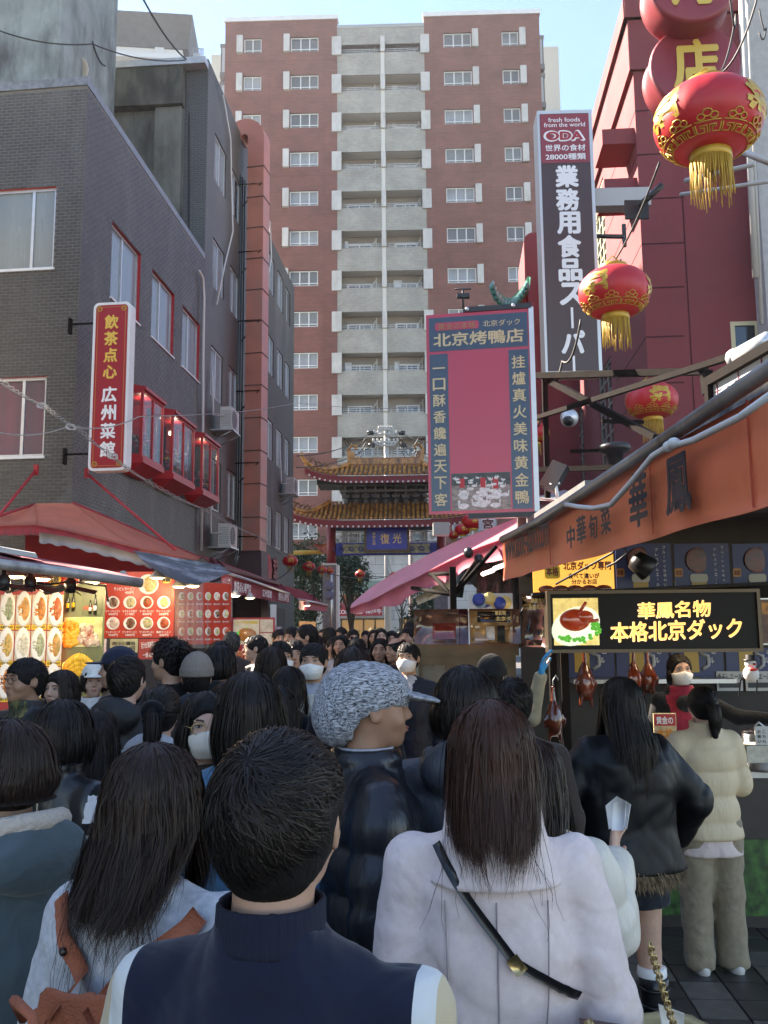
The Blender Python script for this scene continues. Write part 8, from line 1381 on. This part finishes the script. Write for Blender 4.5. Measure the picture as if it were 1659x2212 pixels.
# --- far people (drawn small)
far = [
 (552, 1367, 8.5, 100, 0, sh(), dict(m=C_PUFF, collar='hood'), dict(glasses=1), 'man in glasses and black hooded jacket facing left before the dumpling sign'),
 (500, 1360, 9.5, 20, 0, sh(m=GREYH), dict(m=C_BROWN, collar='stand'), {}, 'grey haired person behind the black hooded figure left of the dumpling sign'),
 (476, 1380, 6.9, 10, 1, bo(), dict(m=C_BLK, collar='high'), {}, 'person with straight black bob and black coat left of the dumpling sign'),
 (632, 1350, 10.5, 150, 0, sh(), dict(m=C_CHAR, collar='lapel'), dict(), 'dark haired man just left of the tall man in profile'),
 (662, 1344, 9.2, 100, 0, sh(), dict(m=C_CHAR, collar='lapel'), dict(skin=1), 'tall man with cropped hair in profile facing left'),
 (737, 1367, 10.2, 165, 1, lg(.2), dict(m=cloth('coat_cream', (.48, .43, .40)), collar='lapel', style='coat', hem=.45), {}, 'woman in a long cream coat looking down in mid street'),
 (770, 1373, 8.2, 10, 0, sh(), dict(m=C_BLK, collar='stand'), {}, 'round dark head right of the woman in the cream coat'),
 (820, 1374, 8.8, 175, 1, lg(.25), dict(m=C_NAVY, collar='lapel'), {}, 'woman with long straight hair and navy jacket facing the camera'),
 (856, 1373, 8.6, 120, 0, dict(style='bald', m=BLACK, L=.03, n=500, wd=.005), dict(m=C_CHAR, collar='stand'), dict(skin=1), 'balding man looking left just beside the roasting cabinet'),
 (881, 1382, 6.9, 165, 0, sh(), dict(m=C_DNAVY, collar='stand'), dict(mask='w', skin=1), 'man with white mask half hidden by the roasting cabinet'),
 (606, 1379, 6.5, 205, 0, sh(.05), dict(m=C_BLK, collar='lapel'), dict(mask='w', skin=1), 'man in a white mask looking down to the right'),
 (637, 1377, 7.2, 185, 0, sh(), dict(m=C_BLK, collar='lapel'), dict(), 'man without mask facing forward between two masked men'),
 (677, 1382, 5.7, 172, 0, sh(.05), dict(m=C_NAVY, collar='lapel'), dict(mask='w', skin=1), 'man in white mask with knitted sweater under a dark jacket, centre'),
 (625, 1431, 4.9, -20, 1, lg(.36), dict(m=C_BLK, collar='low'), {}, 'woman with glossy black hair below the masked men'),
 (762, 1391, 4.6, 5, 1, bo(.12, m=DKBR), dict(m=C_BLK, collar='stand'), {}, 'dark brown bob head behind the knitted slouch cap'),
 (808, 1357, 14, 175, 1, lg(.25), dict(m=C_CHAR, collar='lapel'), {}, 'smiling woman in grey coat far down the street'),
 (823, 1354, 13.4, 185, 1, lg(.25), dict(m=C_BLK, collar='lapel'), {}, 'long haired woman in black right beside the smiling woman in grey'),
 (846, 1360, 13.5, 180, 1, bo(), dict(m=C_KHAKI, collar='hood'), {}, 'far person in a khaki hooded coat'),
 (882, 1350, 11.5, 150, 0, sh(), dict(m=C_BLK, collar='lapel'), {}, 'man in a dark suit at the left of the roasting cabinet, far back'),
 (884, 1340, 15, 180, 0, sh(), dict(m=C_BLK), dict(glasses='sun'), 'tall far man in sunglasses beside the roasting cabinet'),
 (763, 1356, 13, 190, 0, sh(), dict(m=C_BLK, collar='lapel'), dict(glasses='sun'), 'far man in sunglasses right of the gate pier'),
 (737, 1352, 15, 150, 0, sh(), dict(m=C_DNAVY), {}, 'far dark haired person in front of the gate pier'),
 (711, 1353, 14, 20, 1, bo(), dict(m=C_BLK, collar='hood'), {}, 'far figure in a black hood left of the gate pier'),
 (698, 1356, 15, 160, 1, lg(.25), dict(m=C_CHAR), {}, 'far woman with shoulder length hair left of the black hood'),
 (724, 1362, 18, 10, 0, sh(), dict(m=C_BROWN), {}, 'far person in brown beneath the gate'),
 (790, 1360, 18, 175, 0, sh(), dict(m=C_BEIGE), {}, 'far person in beige beneath the plaque'),
 (868, 1362, 17, 185, 1, lg(.2), dict(m=C_BEIGE), {}, 'far woman in beige near the bare tree'),
 (680, 1366, 12, 30, 1, lg(.2), dict(m=C_BLK), {}, 'dark haired woman behind the tall man in profile'),
 (752, 1365, 16, 15, 1, bo(), dict(m=C_NAVY), {}, 'far navy coated figure right of the gate pier'),
 (603, 1356, 12, 200, 0, sh(), dict(m=C_CHAR), {}, 'dark haired man by the rack of leaflets'),
 (648, 1362, 13, 170, 1, lg(.25), dict(m=C_BROWN), {}, 'far woman in brown under the plain red awning'),
 (720, 1372, 11, 190, 0, sh(), dict(m=C_PUFF), {}, 'man in black puffer left of the woman in the cream coat'),
 (585, 1392, 5.8, 30, 1, bo(.11, m=DKBR), dict(m=C_DNAVY), {}, 'brown haired head low in the crowd left of the masked men'),
]
for i, (x, y, D, rot, fem, hs_, top, kw, lab) in enumerate(far):
    hs_ = dict(hs_); hs_['seed'] = i % 4; hs_['n'] = 900 if D < 8 else 450; hs_['wd'] = .005 if D < 8 else .008
    person(lab, x, y, D, rot, fem, hs_, dict(top, res=.024), **{**dict(skin=i % 2, pose='down' if i % 3 else 'phone'), **kw})
o = [q for q in PEOPLE if 'knitted sweater' in q['label']][0]
def vneck(o, m, w_=.05, z0=1.1, col=None, zc=1.35):
    tint(part(o, 'jacket'), lambda c: np.where((c[:, 1] > .03) & (np.abs(c[:, 0]) < w_*(c[:, 2]-z0)/(1.42-z0)+.008) & (c[:, 2] > z0), np.where(c[:, 2] > zc, 2, 1), 0), [m, col or m])
vneck(o, cloth('sweater_ecru', (.48, .45, .38), bump=.8, bscale=90), .085, .95, cloth('shirt_grey', (.35, .37, .42)), 1.40)
for key, m in (('between two masked men', WHT), ('navy jacket facing the camera', cloth('stripe_tee', (.4, .38, .36))), ('half hidden by the roasting', C_GREY)):
    vneck([q for q in PEOPLE if key in q['label']][0], m, .05, 1.15)
# --- left middle group
o = person('middle aged man with thin glasses and short greying hair, black padded jacket, at far left', 57, 1413, 4.7, 145, 0, sh(.03, 2200, .004, BLACK, seed=2), dict(m=C_PUFF, collar='high', res=.015, puff=.008), pose='down', skin=2, glasses=1)
vneck(o, mat('shirt_pattern', (.03, .035, .02), .8, var=.9, vscale=60, stain=(.25, .2, .05), stain_scale=50), .06, 1.2)
person('woman looking down with a hair parting, between the man in glasses and the white cap', 133, 1442, 5.3, 160, 1, bo(.14, 2000, .004, DKBR, seed=3), dict(m=C_BROWN, collar='lapel'))
WCAP = cloth('cap_white', (.70, .68, .60)); NCAP = cloth('cap_navy', (.012, .016, .035)); TAUPE = mat('knit_taupe', (.20, .165, .135), .95, bump=.6, bscale=40, stretch=(1, 1, .3))
person('person in white cap and white fleece raising one arm before the golden fruit picture', 204, 1433, 6.3, 200, 1, bo(.1, 900, .005, BLACK, seed=1), dict(m=C_WHITE, collar='big', wr=.006), pose='hatL', hatk=('cap', WCAP))
person('man in a navy baseball cap facing left in front of the ramen board', 256, 1398, 5.5, 95, 0, sh(.03, 700, .005), dict(m=C_DNAVY, collar='hood'), hatk=('cap', NCAP), skin=1)
person('man in black hooded puffer seen from behind below the ramen board', 277, 1408, 4.5, -12, 0, sh(.05, 3500, .0035, BLACK, seed=7), dict(m=mat('puffer_matt', (.009, .009, .010), .6, bump=.3, bscale=20), collar='hood', puff=.009, pitch=.11, res=.013))
person('curly haired man in black jacket looking down to the left', 367, 1376, 5.4, 70, 0, dict(style='curly', m=BLACK, L=.05, n=2600, wd=.005, seed=5, fem=0), dict(m=C_BLK, collar='lapel'), skin=1, face=1)
o = person('person in a taupe knitted beanie and dark quilted jacket, seen from behind', 426, 1415, 5.3, 10, 0, sh(.03, 600, .005), dict(m=C_DNAVY, collar='hood', puff=.006), hatk=('beanie', TAUPE))
o = person('woman with dark hair under a black hood in front of the clear vinyl', 478, 1389, 6.2, -60, 1, bo(.14, 900, .005, BLACK, seed=1), dict(m=C_BLK, collar='hood'))
o = person('woman with ponytail and black scrunchie, pale grey hoodie', 350, 1472, 3.9, -3, 1, po(.27, 3600, .0035, BLACK, seed=4), dict(m=C_GREY, collar='hood', res=.012, wr=.006))
b = MB(); b.tube([(.042*math.cos(a), -.128, 1.60+.036*math.sin(a)) for a in [2*PI*k/12 for k in range(13)]], .018, 7); loc(o, b, 'scrunchie', C_BLK)
o = person('woman with black hair, leather vest and black and white striped sleeve', 143, 1502, 3.15, -28, 1, bo(.13, 4500, .003, BLACK, seed=9, fringe=0), dict(m=LEATH, collar='high', puff=.007, res=.013, pitch=.12)); 
tint(part(o, 'jacket'), lambda c: np.where(np.abs(c[:, 0]) > .195, 1+((c[:, 2]/.042).astype(int) % 3 == 0), 0), [cloth('stripe_white', (.62, .60, .58)), C_BLK])
b = MB(); b.tube([(.06-.02*k*0+.004*math.sin(k*3), -.155-.01*math.sin(k*.4), 1.43-.028*k) for k in range(16)], .005, 5); loc(o, b, 'chain_strap', mat('chain_metal', (.3, .28, .24), .3, .9))
person('person with long straight black hair right of the leather vest, seen from behind', 212, 1520, 3.6, 8, 1, lg(.35, 3000, .0035, BLACK, seed=6), dict(m=C_BLK, collar='low'))
o = person('woman in round gold glasses and beige mask turned to the right', 446, 1486, 3.1, 196, 1, bo(.14, 3600, .003, BLACK, seed=8), dict(m=C_BROWN, collar='stand'), mask='b', glasses='big')
person('person with a thick black bob and blue top, in front of the woman in glasses', 540, 1441, 2.7, 5, 1, bo(.175, 11000, .0024, BLACK, seed=12), dict(m=C_BLUE, collar='stand', res=.012))
person('brown haired head behind the thick black bob', 497, 1462, 3.6, 20, 1, bo(.12, 2000, .0035, DKBR, seed=2), dict(m=C_BLK, collar='stand'))
person('person in dark clothes behind the thick black bob, right side', 600, 1472, 4.2, 12, 1, lg(.3, 1800, .0035, BLACK, seed=3), dict(m=cloth('mauve_brown', (.10, .07, .075)), collar='stand'))
# --- right middle group
o = person('person with black hair, teal collar and dark grey puffer, left of the auburn haired woman', 1005, 1428, 2.75, -8, 0, dict(style='bob', m=BLACK, L=.10, n=9000, wd=.0024, seed=14, seg=8), dict(m=C_GPUF, collar='hood', puff=.016, pitch=.15, res=.012, wide=1.12)); b = MB(); b.lathe([(.082, 1.43), (.086, 1.46), (.080, 1.492), (.074, 1.49), (.074, 1.43)], (0, -.018, 0), 24); loc(o, b, 'inner_collar', C_TCOL)
person('short haired person in dark jacket watching the duck stall', 1108, 1455, 3.9, -12, 0, sh(.055, 4200, .003, BLACK, seed=15), dict(m=C_BROWN, collar='stand'))
BG_ = mat('glove_blue', (.02, .30, .62), .35, bump=.2, bscale=60); KG = mat('glove_black', (.012, .012, .014), .3)
RA = [((.185, 0, 1.375), (.30, -.10, 1.34), (.375, -.14, 1.60)), ((-.185, 0, 1.375), (-.24, -.03, 1.10), (-.20, .05, .86))]
o = person('cook in a black knitted hat with a blue gloved arm raised, holding a duck', 1062, 1419, 5.9, -25, 0, sh(.02, 300, .005), dict(m=cloth('cook_beige', (.36, .30, .19)), collar='stand', wr=.006), pose=RA, hatk=('beanie', mat('knit_black', (.012, .012, .012), .95, bump=.5, bscale=50)), cat='person'); V, F = hand_at(RA[0][1], RA[0][2], 1); V = (V-np.array(RA[0][2]))*1.12+np.array(RA[0][2]); link('glove', npmesh('glove', V, F, BG_), o, 1)
RL = [((.165, 0, 1.375), (.215, -.03, 1.10), (.205, .05, .86)), ((-.165, 0, 1.375), (-.36, .12, 1.26), (-.60, .24, 1.25))]
o = person('server behind the counter in white mask, black coat and red apron with black gloves', 1466, 1407, 6.4, 180, 1, po(.2, 1800, .004, BLACK, seed=3), dict(m=C_BLK, collar='big', res=.014, wr=.006), pose=RL, mask='w'); V, F = hand_at(RL[1][1], RL[1][2], -1); V = (V-np.array(RL[1][2]))*1.12+np.array(RL[1][2]); link('glove', npmesh('glove', V, F, KG), o, 1); vneck(o, C_APR, .12, .7)
b = MB(); b.smooth = True; b.add(*ellmesh((0.02, .17, 1.36), (.075, .05, .06), 14, 8)); loc(o, b, 'fur_pompom', mat('fur_black', (.008, .008, .008), 1, bump=1, bscale=90))
# black bomber woman
o = person('long haired woman in black bomber jacket with fur hem, bare legs and black boots', 1338, 1453, 4.0, 10, 1, lg(.40, 9000, .0028, BLACK, seed=21, spread=.7), dict(m=mat('bomber_nylon', (.0055, .0055, .006), .5, spec=.3, bump=.1, bscale=24), collar='low', wide=1.55, hem=.86, res=.012, wr=.010, cuff=1.5), legs=False, pose=[((q*.165, 0, 1.362), (q*.34, -.02, 1.14), (q*.33, .14, .95)) for q in (1, -1)])
SKT = cloth('skirt_dark', (.012, .014, .02)); s = Sdf(np.arange(-.28, .28, .015), np.arange(-.24, .24, .015), np.arange(.66, 1.0, .015)); s.loft([(.70, .19, .14), (.98, .16, .12)], .01).wrinkle(.006, 1.6, 3); V, F = s.mesh(); link('skirt', npmesh('skirt', V, F, SKT), o, 1)
FUR = mat('fur_tan', (.16, .105, .055), .95, var=.5, vscale=60); V, F, at = [], [], 0; r = np.random.default_rng(5); N = 1800; a = r.uniform(0, 2*PI, N); zz = r.uniform(-.02, .03, N); bx, by = .245*np.cos(a), .185*np.sin(a); tp = np.stack([bx, by, .865+zz], 1); tip = tp+np.stack([.02*np.cos(a)+r.normal(0, .012, N), .02*np.sin(a)+r.normal(0, .012, N), -r.uniform(.03, .075, N)], 1); wv = np.stack([-np.sin(a), np.cos(a), 0*a], 1)*.005; V = np.stack([tp-wv, tp+wv, tip+wv*.15, tip-wv*.15], 1).reshape(-1, 3); link('fur_hem', npmesh('fur_hem', V, np.arange(N*4).reshape(-1, 4), FUR, False), o, 1)
for q in (1, -1):
    b = MB(); b.lathe([(.058, .0), (.06, .06), (.052, .12), (.062, .33), (.068, .385), (.06, .388), (.05, .3)], (q*.095, -.015, 0), 18); b.smooth = True; b.add(*ellmesh((q*.10, .05, .035), (.045, .12, .04), 12, 8)); loc(o, b, 'boot', LEATH); b = MB(); b.lathe([(.060, .37), (.066, .39), (.064, .42), (.056, .425)], (q*.092, -.005, 0), 18); loc(o, b, 'sock', WHT)
    b = MB()
    for z in (.34, .27): b.tube([(q*.095+.066*math.cos(t_), -.015+.066*math.sin(t_), z) for t_ in [2*PI*k/12 for k in range(13)]], .008, 4); b.box((q*.095+q*.075, -.02, z), (.03, .02, .02))
    loc(o, b, 'boot_strap', LEATH)
# beige vest woman
o = person('woman in beige puffer jacket with low ponytail, khaki trousers and white trainers at the counter', 1514, 1475, 5.0, 4, 1, po(.18, 4000, .003, BLACK, seed=22), dict(m=C_VEST, collar='high', puff=.014, pitch=.15, res=.013, hem=.80, wide=1.16), C_KHAKI, pose='front', shoes=SHOEW); tr = part(o, 'trousers'); tr.data = trousers(C_KHAKI, 1.3, .016, .055, .010)
s = Sdf(np.arange(-.26, .26, .016), np.arange(-.22, .22, .016), np.arange(.66, .9, .016)); s.loft([(.70, .20, .14), (.86, .18, .13)], .01).wrinkle(.005, 1.6, 3); V, F = s.mesh(); link('shirt_hem', npmesh('shirt_hem', V, F, C_COAT), o, 1)
# dark haired woman in white puffer
o = person('woman with long dark hair and white puffer jacket holding a white paper wrapper', 1150, 1582, 2.5, -22, 1, lg(.36, 6000, .0028, DKBR, seed=23), dict(m=C_WPUF, collar='low', puff=.014, pitch=.13, res=.012), pose=[((.165, 0, 1.362), (.215, .06, 1.15), (.20, .22, 1.30)), ((-.165, 0, 1.362), (-.20, -.02, 1.10), (-.18, .06, .88))])
t = held(None, 'paper_wrapper', 'crumpled white paper wrapper held up in front of the white puffer jacket', 'wrapper', o); b = MB(); b.sheet([[(.18, .26, 1.40), (.17, .275, 1.47)], [(.21, .275, 1.41), (.205, .285, 1.50)], [(.235, .26, 1.405), (.25, .27, 1.48)]], .003); b.sheet([[(.19, .245, 1.40), (.20, .245, 1.485)], [(.23, .235, 1.405), (.24, .24, 1.495)]], .003); b.build('paper', WHT, t, True)
# --- slouch cap man
KN = bpy.data.materials.new('knit_melange'); KN.use_nodes = True; n_ = KN.node_tree.nodes; L_ = KN.node_tree.links; bb_ = n_['Principled BSDF']; tc = n_.new('ShaderNodeTexCoord'); mp = n_.new('ShaderNodeMapping'); mp.inputs['Scale'].default_value = (2.4, .22, 1.1); mp.inputs['Rotation'].default_value = (.5, 0, 0); L_.new(tc.outputs['Object'], mp.inputs[0]); no = n_.new('ShaderNodeTexNoise'); no.inputs['Scale'].default_value = 190; no.inputs['Detail'].default_value = 3; L_.new(mp.outputs[0], no.inputs['Vector']); cr = n_.new('ShaderNodeValToRGB'); L_.new(no.outputs[0], cr.inputs[0]); e_ = cr.color_ramp.elements; e_[0].position = .36; e_[0].color = (.03, .033, .04, 1); e_[1].position = .66; e_[1].color = (.50, .51, .54, 1); L_.new(cr.outputs[0], bb_.inputs['Base Color']); bb_.inputs['Roughness'].default_value = .95; bp_ = n_.new('ShaderNodeBump'); bp_.inputs['Strength'].default_value = .5; bp_.inputs['Distance'].default_value = .004; L_.new(no.outputs[0], bp_.inputs['Height']); L_.new(bp_.outputs[0], bb_.inputs['Normal'])
o = person('man in grey knitted slouch cap and glossy black puffer, face in profile to the right', 803, 1426, 2.6, -80, 0, None, dict(m=PUF_S, collar='big', puff=.018, pitch=.125, res=.011, seed=4, wide=1.1), skin=2, face=1)
s = Sdf(np.arange(-.16, .16, .006), np.arange(-.26, .22, .006), np.arange(1.47, 1.80, .006)); s.ell((0, .0, 1.63), (.092, .108, .095), .03); s.ell((0, -.065, 1.62), (.092, .095, .095), .04); s.ell((0, -.10, 1.56), (.082, .07, .075), .04); s.ell((0, .04, 1.53), (.15, .105, .072), .012, '-'); s.ell((0, .132, 1.620), (.078, .074, .013), .012, rx=-.22)
Y = s.y[None, :, None]; Z = s.z[None, None, :]; X = s.x[:, None, None]; q_ = Y+.35*Z; s.V = s.V-np.where(Y > .08, .0022*np.sin(Y*520+X*60)*np.sin(X*320), .0045*(1-np.abs(np.sin(q_*95+1.2*np.sin(X*18)+X*14)))**2*-1); s.wrinkle(.005, .8, 8); V, F = s.mesh(); link('knitted_cap', npmesh('knitted_cap', V, F, KN), o, 1)
b = MB(); b.lathe([(.081, 1.43), (.085, 1.46), (.078, 1.488), (.074, 1.486), (.074, 1.43)], (0, -.018, 0), 24); loc(o, b, 'inner_collar', C_GREY)
# ================================================================ foreground
o = person('person at the left edge with short brown hair, teal parka and fleece lined hood', 18, 1540, 2.0, 52, 1, dict(style='bob', m=DKBR, L=.06, n=9000, wd=.002, seed=31, fringe=1, seg=8), dict(m=C_TEAL, collar='hood', res=.009, wide=1.12, wr=.011, seed=3), skin=1, face=0)
b = MB(); nn = 22; R0 = lambda a: (.098*math.cos(a), -.045+.095*math.sin(a), 1.478-.02*math.sin(a)); b.tube([R0(2*PI*k/nn) for k in range(nn+1)], .026, 10); loc(o, b, 'fleece_lining', mat('fleece_cream', (.50, .42, .34), 1, bump=1, bscale=70))
for q in (1, -1): b = MB(); b.tube([(q*.06, .095, 1.40), (q*.066, .115, 1.34), (q*.062, .12, 1.22)], .004, 5); b.smooth = True; b.add(*ellmesh((q*.066, .118, 1.33), (.007, .007, .02), 8, 5)); loc(o, b, 'drawstring', C_BEIGE)
# grey coat woman with terracotta backpack
W2P = o2 = person('woman with long wavy dark brown hair and pale grey wool coat, lower left', 338, 1583, 1.72, -20, 1, lg(.19, 20000, .0021, DKBR, seed=32, wave=.022, spread=1.2), dict(m=C_WOOL, collar='stand', res=.010, wide=1.28, hem=.5, style='coat', wr=.010, seed=5))
me = o2.children[0].data
def back_y(fn_o, x, z):   # outer surface of the coat behind at (x, z)
    j = part(fn_o, 'jacket').data; n = len(j.vertices); c = np.empty(n*3, np.float32); j.vertices.foreach_get('co', c); c = c.reshape(-1, 3); d = (c[:, 0]-x)**2+(c[:, 2]-z)**2+np.where(c[:, 1] > .02, 1, 0); k = np.argsort(d)[:6]; return float(c[k, 1].min())
def strapline(fn_o, pts, w_, n=14, off=.008, th=.004):
    g = []; P2 = []
    for i in range(n+1):
        s_ = i/n*(len(pts)-1); k = min(int(s_), len(pts)-2); f_ = s_-k; P2.append((pts[k][0]*(1-f_)+pts[k+1][0]*f_, pts[k][1]*(1-f_)+pts[k+1][1]*f_))
    for i, (x, z) in enumerate(P2):
        a, c = P2[max(0, i-1)], P2[min(n, i+1)]; dx, dz = c[0]-a[0], c[1]-a[1]; l_ = math.hypot(dx, dz)+1e-9; nx, nz = dz/l_*w_/2, -dx/l_*w_/2; y = min(back_y(fn_o, x, z), back_y(fn_o, x-nx, z-nz), back_y(fn_o, x+nx, z+nz))-off; g.append([(x-nx, y, z-nz), (x, y-.002, z), (x+nx, y, z+nz)])
    return g
TC = mat('terracotta_canvas', (.36, .105, .05), .8, bump=.4, bscale=220, var=.1)
bp = held(None, 'backpack', 'terracotta canvas backpack on the back of the woman in the grey coat', 'backpack', o2)
for q in (1, -1): b = MB(); b.sheet((lambda g: g+[[(g[-1][j][0]*.9, -.232, g[-1][j][2]-.035) for j in range(3)]])(strapline(o2, [(q*.155, 1.42), (q*.13, 1.39), (q*.08, 1.35), (q*.04, 1.315)], .036)), .004); b.build('strap', TC, bp, True)
s = Sdf(np.arange(-.2, .2, .01), np.arange(-.44, -.08, .01), np.arange(.86, 1.36, .01)); s.loft([(.94, .15, .07, -.275), (1.15, .145, .075, -.275), (1.27, .12, .05, -.25), (1.325, .06, .03, -.225)], .02).wrinkle(.007, 1.4, 4); V, F = s.mesh(); link('bag_body', npmesh('bag_body', V, F, TC), bp, 1)
b = MB(); b.tube([(-.06, -.27, 1.29), (-.045, -.31, 1.335), (.01, -.33, 1.325), (.05, -.35, 1.24)], .009, 6); b.build('handle', TC, bp, True)
for q in (1, -1): b = MB(); y = back_y(o2, q*.075, 1.35)-.016; b.lathe([(0, 0), (.008, 0), (.008, .003), (.004, .006), (0, .006)], (q*.09, y+.0, 1.35), 12, Matrix.Rotation(PI/2, 3, 'X')); b.build('snap_button', mat('snap_metal', (.06, .05, .045), .3, .8), bp, True)
b = MB(); b.sheet([[(x, back_y(o2, 0, z)-.0015, z)] for x in (0,) for z in (1,)]*2, .001) if False else b.tube([(.0, back_y(o2, 0, 1.40-.05*k)-.0005, 1.40-.05*k) for k in range(14)], .0012, 4); loc(o2, b, 'seam', mat('seam_grey', (.22, .22, .23), .9))
# pale coat woman
o4 = person('woman with long straight auburn hair and pale pinkish wool coat, lower right of centre', 1058, 1491, 1.9, -5, 1, lg(.175, 20000, .0021, AUB, seed=33, wave=.004, spread=.8), dict(m=C_COAT, collar='lapel', res=.009, wide=1.08, hem=.45, style='coat', wr=.008, seed=9), pose=[((.165, 0, 1.375), (.225, -.02, 1.10), (.20, .14, .95)), ((-.165, 0, 1.375), (-.215, -.03, 1.10), (-.205, .05, .86))])
s = Sdf(np.arange(-.2, .2, .008), np.arange(-.22, .2, .008), np.arange(1.30, 1.56, .008)); s.loft([(1.35, .142, .122, -.025), (1.39, .122, .114, -.028), (1.45, .104, .104, -.03), (1.505, .098, .098, -.03)], .012); s.loft([(1.32, .120, .10, -.01), (1.39, .10, .095, -.02), (1.45, .090, .09, -.028), (1.53, .088, .088, -.03)], .004, op='-'); Y = s.y[None, :, None]; Z = s.z[None, None, :]; s.V = np.maximum(s.V, Y-.04-(1.50-Z)*.5); s.wrinkle(.004, 1.2, 2); V, F = s.mesh(); link('wide_collar', npmesh('wide_collar', V, F, C_COAT), o4, 1)
SM = mat('seam_pink', (.36, .31, .31), .9)
for pts in ([(-.10, 1.33), (-.095, 1.15), (-.08, 1.02), (-.10, .6)], [(.10, 1.33), (.095, 1.15), (.08, 1.02), (.10, .6)], [(0, 1.33), (0, 1.1), (0, .6)], [(-.17, 1.02), (-.08, 1.0), (.0, .985), (.08, .99), (.17, 1.01)]):
    g = strapline(o4, pts, .004, 22, .0005); b = MB(); b.tube([q[1] for q in g], .0016, 4); loc(o4, b, 'seam', SM)
cb = held(None, 'crossbody_bag', 'burgundy bag with a black leather strap worn across the pale pinkish coat', 'bag', o4); b = MB(); b.sheet(strapline(o4, [(-.115, 1.425), (-.05, 1.33), (.03, 1.23), (.095, 1.19), (.155, 1.15)], .017, 26, .010), .004); b.build('strap', LEATH, cb, True)
b = MB(); g = strapline(o4, [(.025, 1.238), (.045, 1.212)], .024, 2, .015); b.sheet(g, .004); b.build('buckle', GOLD, cb, True)
b = MB(); b.hexa([(.16, -.24, .88), (.31, -.20, .88), (.31, -.11, .88), (.16, -.15, .88)], [(.145, -.225, 1.14), (.285, -.185, 1.11), (.285, -.12, 1.11), (.145, -.155, 1.14)]); b.build('bag_body', mat('bag_burgundy', (.055, .018, .018), .35, var=.2), cb, True); b = MB(); b.tube([(.155, -.20, 1.155), (.162, -.205, 1.14), (.16, -.20, 1.12)], .008, 6); b.build('clip', GOLD, cb, True)
# second bag: cream pouch with gold chain
t = held(None, 'cream_pouch', 'cream gathered pouch with a gold chain and white paper inside, lower right', 'bag', o4); b = MB(); b.lathe([(.0, .86), (.075, .88), (.085, .97), (.062, 1.05), (.072, 1.09), (.06, 1.08), (.045, 1.0)], (.335, -.06, 0), 22, fn=lambda q, z: 1+.06*math.sin(q*9)); b.build('pouch', mat('pouch_cream', (.46, .36, .17), .7, bump=.4, bscale=20), t, True)
b = MB()
for k in range(22): q = k/21; p = Vector((.29+.045*q, -.10, 1.25-.17*q)); b.tube([p+Vector((.006*math.cos(a)*(1 if k % 2 else .4), .006*math.cos(a)*(.4 if k % 2 else 1), .009*math.sin(a))) for a in [2*PI*j/8 for j in range(9)]], .0022, 4)
b.build('gold_chain', GOLD, t, True); b = MB(); b.sheet([[(.32, -.06, 1.04), (.31, -.06, 1.13)], [(.35, -.05, 1.04), (.36, -.05, 1.11)]], .003); b.build('paper', WHT, t, True)
def wisps(o, m, n, L, seed):   # loose strands lying on the coat
    r = random.Random(seed); b = MB()
    for k in range(n):
        q = r.choice([-1, 1]); x = q*r.uniform(.02, .095); d = q*r.uniform(0, .06); z1 = 1.47-L*r.uniform(.5, 1); ym = back_y(o, x+d*.5, (1.47+z1)/2) if z1 < 1.38 else -.13; ye = back_y(o, x+d, min(1.40, z1))
        b.tube([(x*.95, -.112, 1.56), (x, -.132, 1.48), (x+d*.5+.01*math.sin(k), min(ym, -.12)-.012, (1.47+z1)/2), (x+d, min(ye, -.11)-.008, z1), (x+d*1.2+.012*math.sin(k*2.), min(ye, -.10)-.006, z1-.035)], .0007, 3, r1=.0003)
    loc(o, b, 'loose_hair', m)
wisps(o2, DKBR, 34, .22, 1); wisps(o4, AUB, 14, .18, 2)
# boy in navy varsity jacket
o3 = person('boy with thick short black hair and navy varsity jacket with cream sleeves, centre foreground', 606, 1549, 1.24, -14, 0, dict(style='short', m=BLACK, L=.062, n=34000, wd=.0014, seed=41, fem=0, seg=9, whorl=(-.12, -.62, .70)), dict(m=C_BOY, collar='stand', res=.008, wide=.93, wr=.008, seed=11), skin=1, zmax=1.7)
band(part(o3, 'jacket'), 'varsity', (.007, .010, .026), (.58, .58, .55), (.52, .42, .27), .192, .026)
s = Sdf(np.arange(-.14, .14, .006), np.arange(-.16, .13, .006), np.arange(1.36, 1.56, .006)); s.loft([(1.44, .072, .073, -.03), (1.45, .071, .072, -.03), (1.498, .069, .072, -.027)], .006); s.loft([(1.36, .075, .07, -.028), (1.45, .063, .063, -.028), (1.53, .061, .063, -.026)], .004, op='-'); V, F = s.mesh(); link('knitted_collar', npmesh('knitted_collar', V, F, mat('rib_navy', (.006, .0085, .022), .95, bump=.6, bscale=70, stretch=(3, 3, .05))), o3, 1)
# unseen block added outside the frame on the left: it keeps the crowd in shade
t = thing('shade_block', 'unseen plain block added left of the frame to shade the crowd', 'building', (-8.5, 4, 0)); b = MB(); b.box((-11.5, 4.2, 5.2), (8, 13.5, 10.4)); b.build('wall', mat('side_render', (.35, .33, .30), .85, var=.1), t)
# ================================================================ thin haze (steam and winter air) round the whole place
HZ = bpy.data.materials.new('haze'); HZ.use_nodes = True; n_ = HZ.node_tree.nodes; [n_.remove(q) for q in list(n_) if q.type == 'BSDF_PRINCIPLED']; pv_ = n_.new('ShaderNodeVolumePrincipled'); pv_.inputs['Color'].default_value = (.92, .94, .97, 1); pv_.inputs['Density'].default_value = .0005; pv_.inputs['Anisotropy'].default_value = .3; HZ.node_tree.links.new(pv_.outputs[0], n_['Material Output'].inputs['Volume'])
b = MB(); b.box((-5, 30, 25), (85, 110, 52)); tag(b.build('haze', HZ), kind='stuff'); S.cycles.volume_bounces = 0
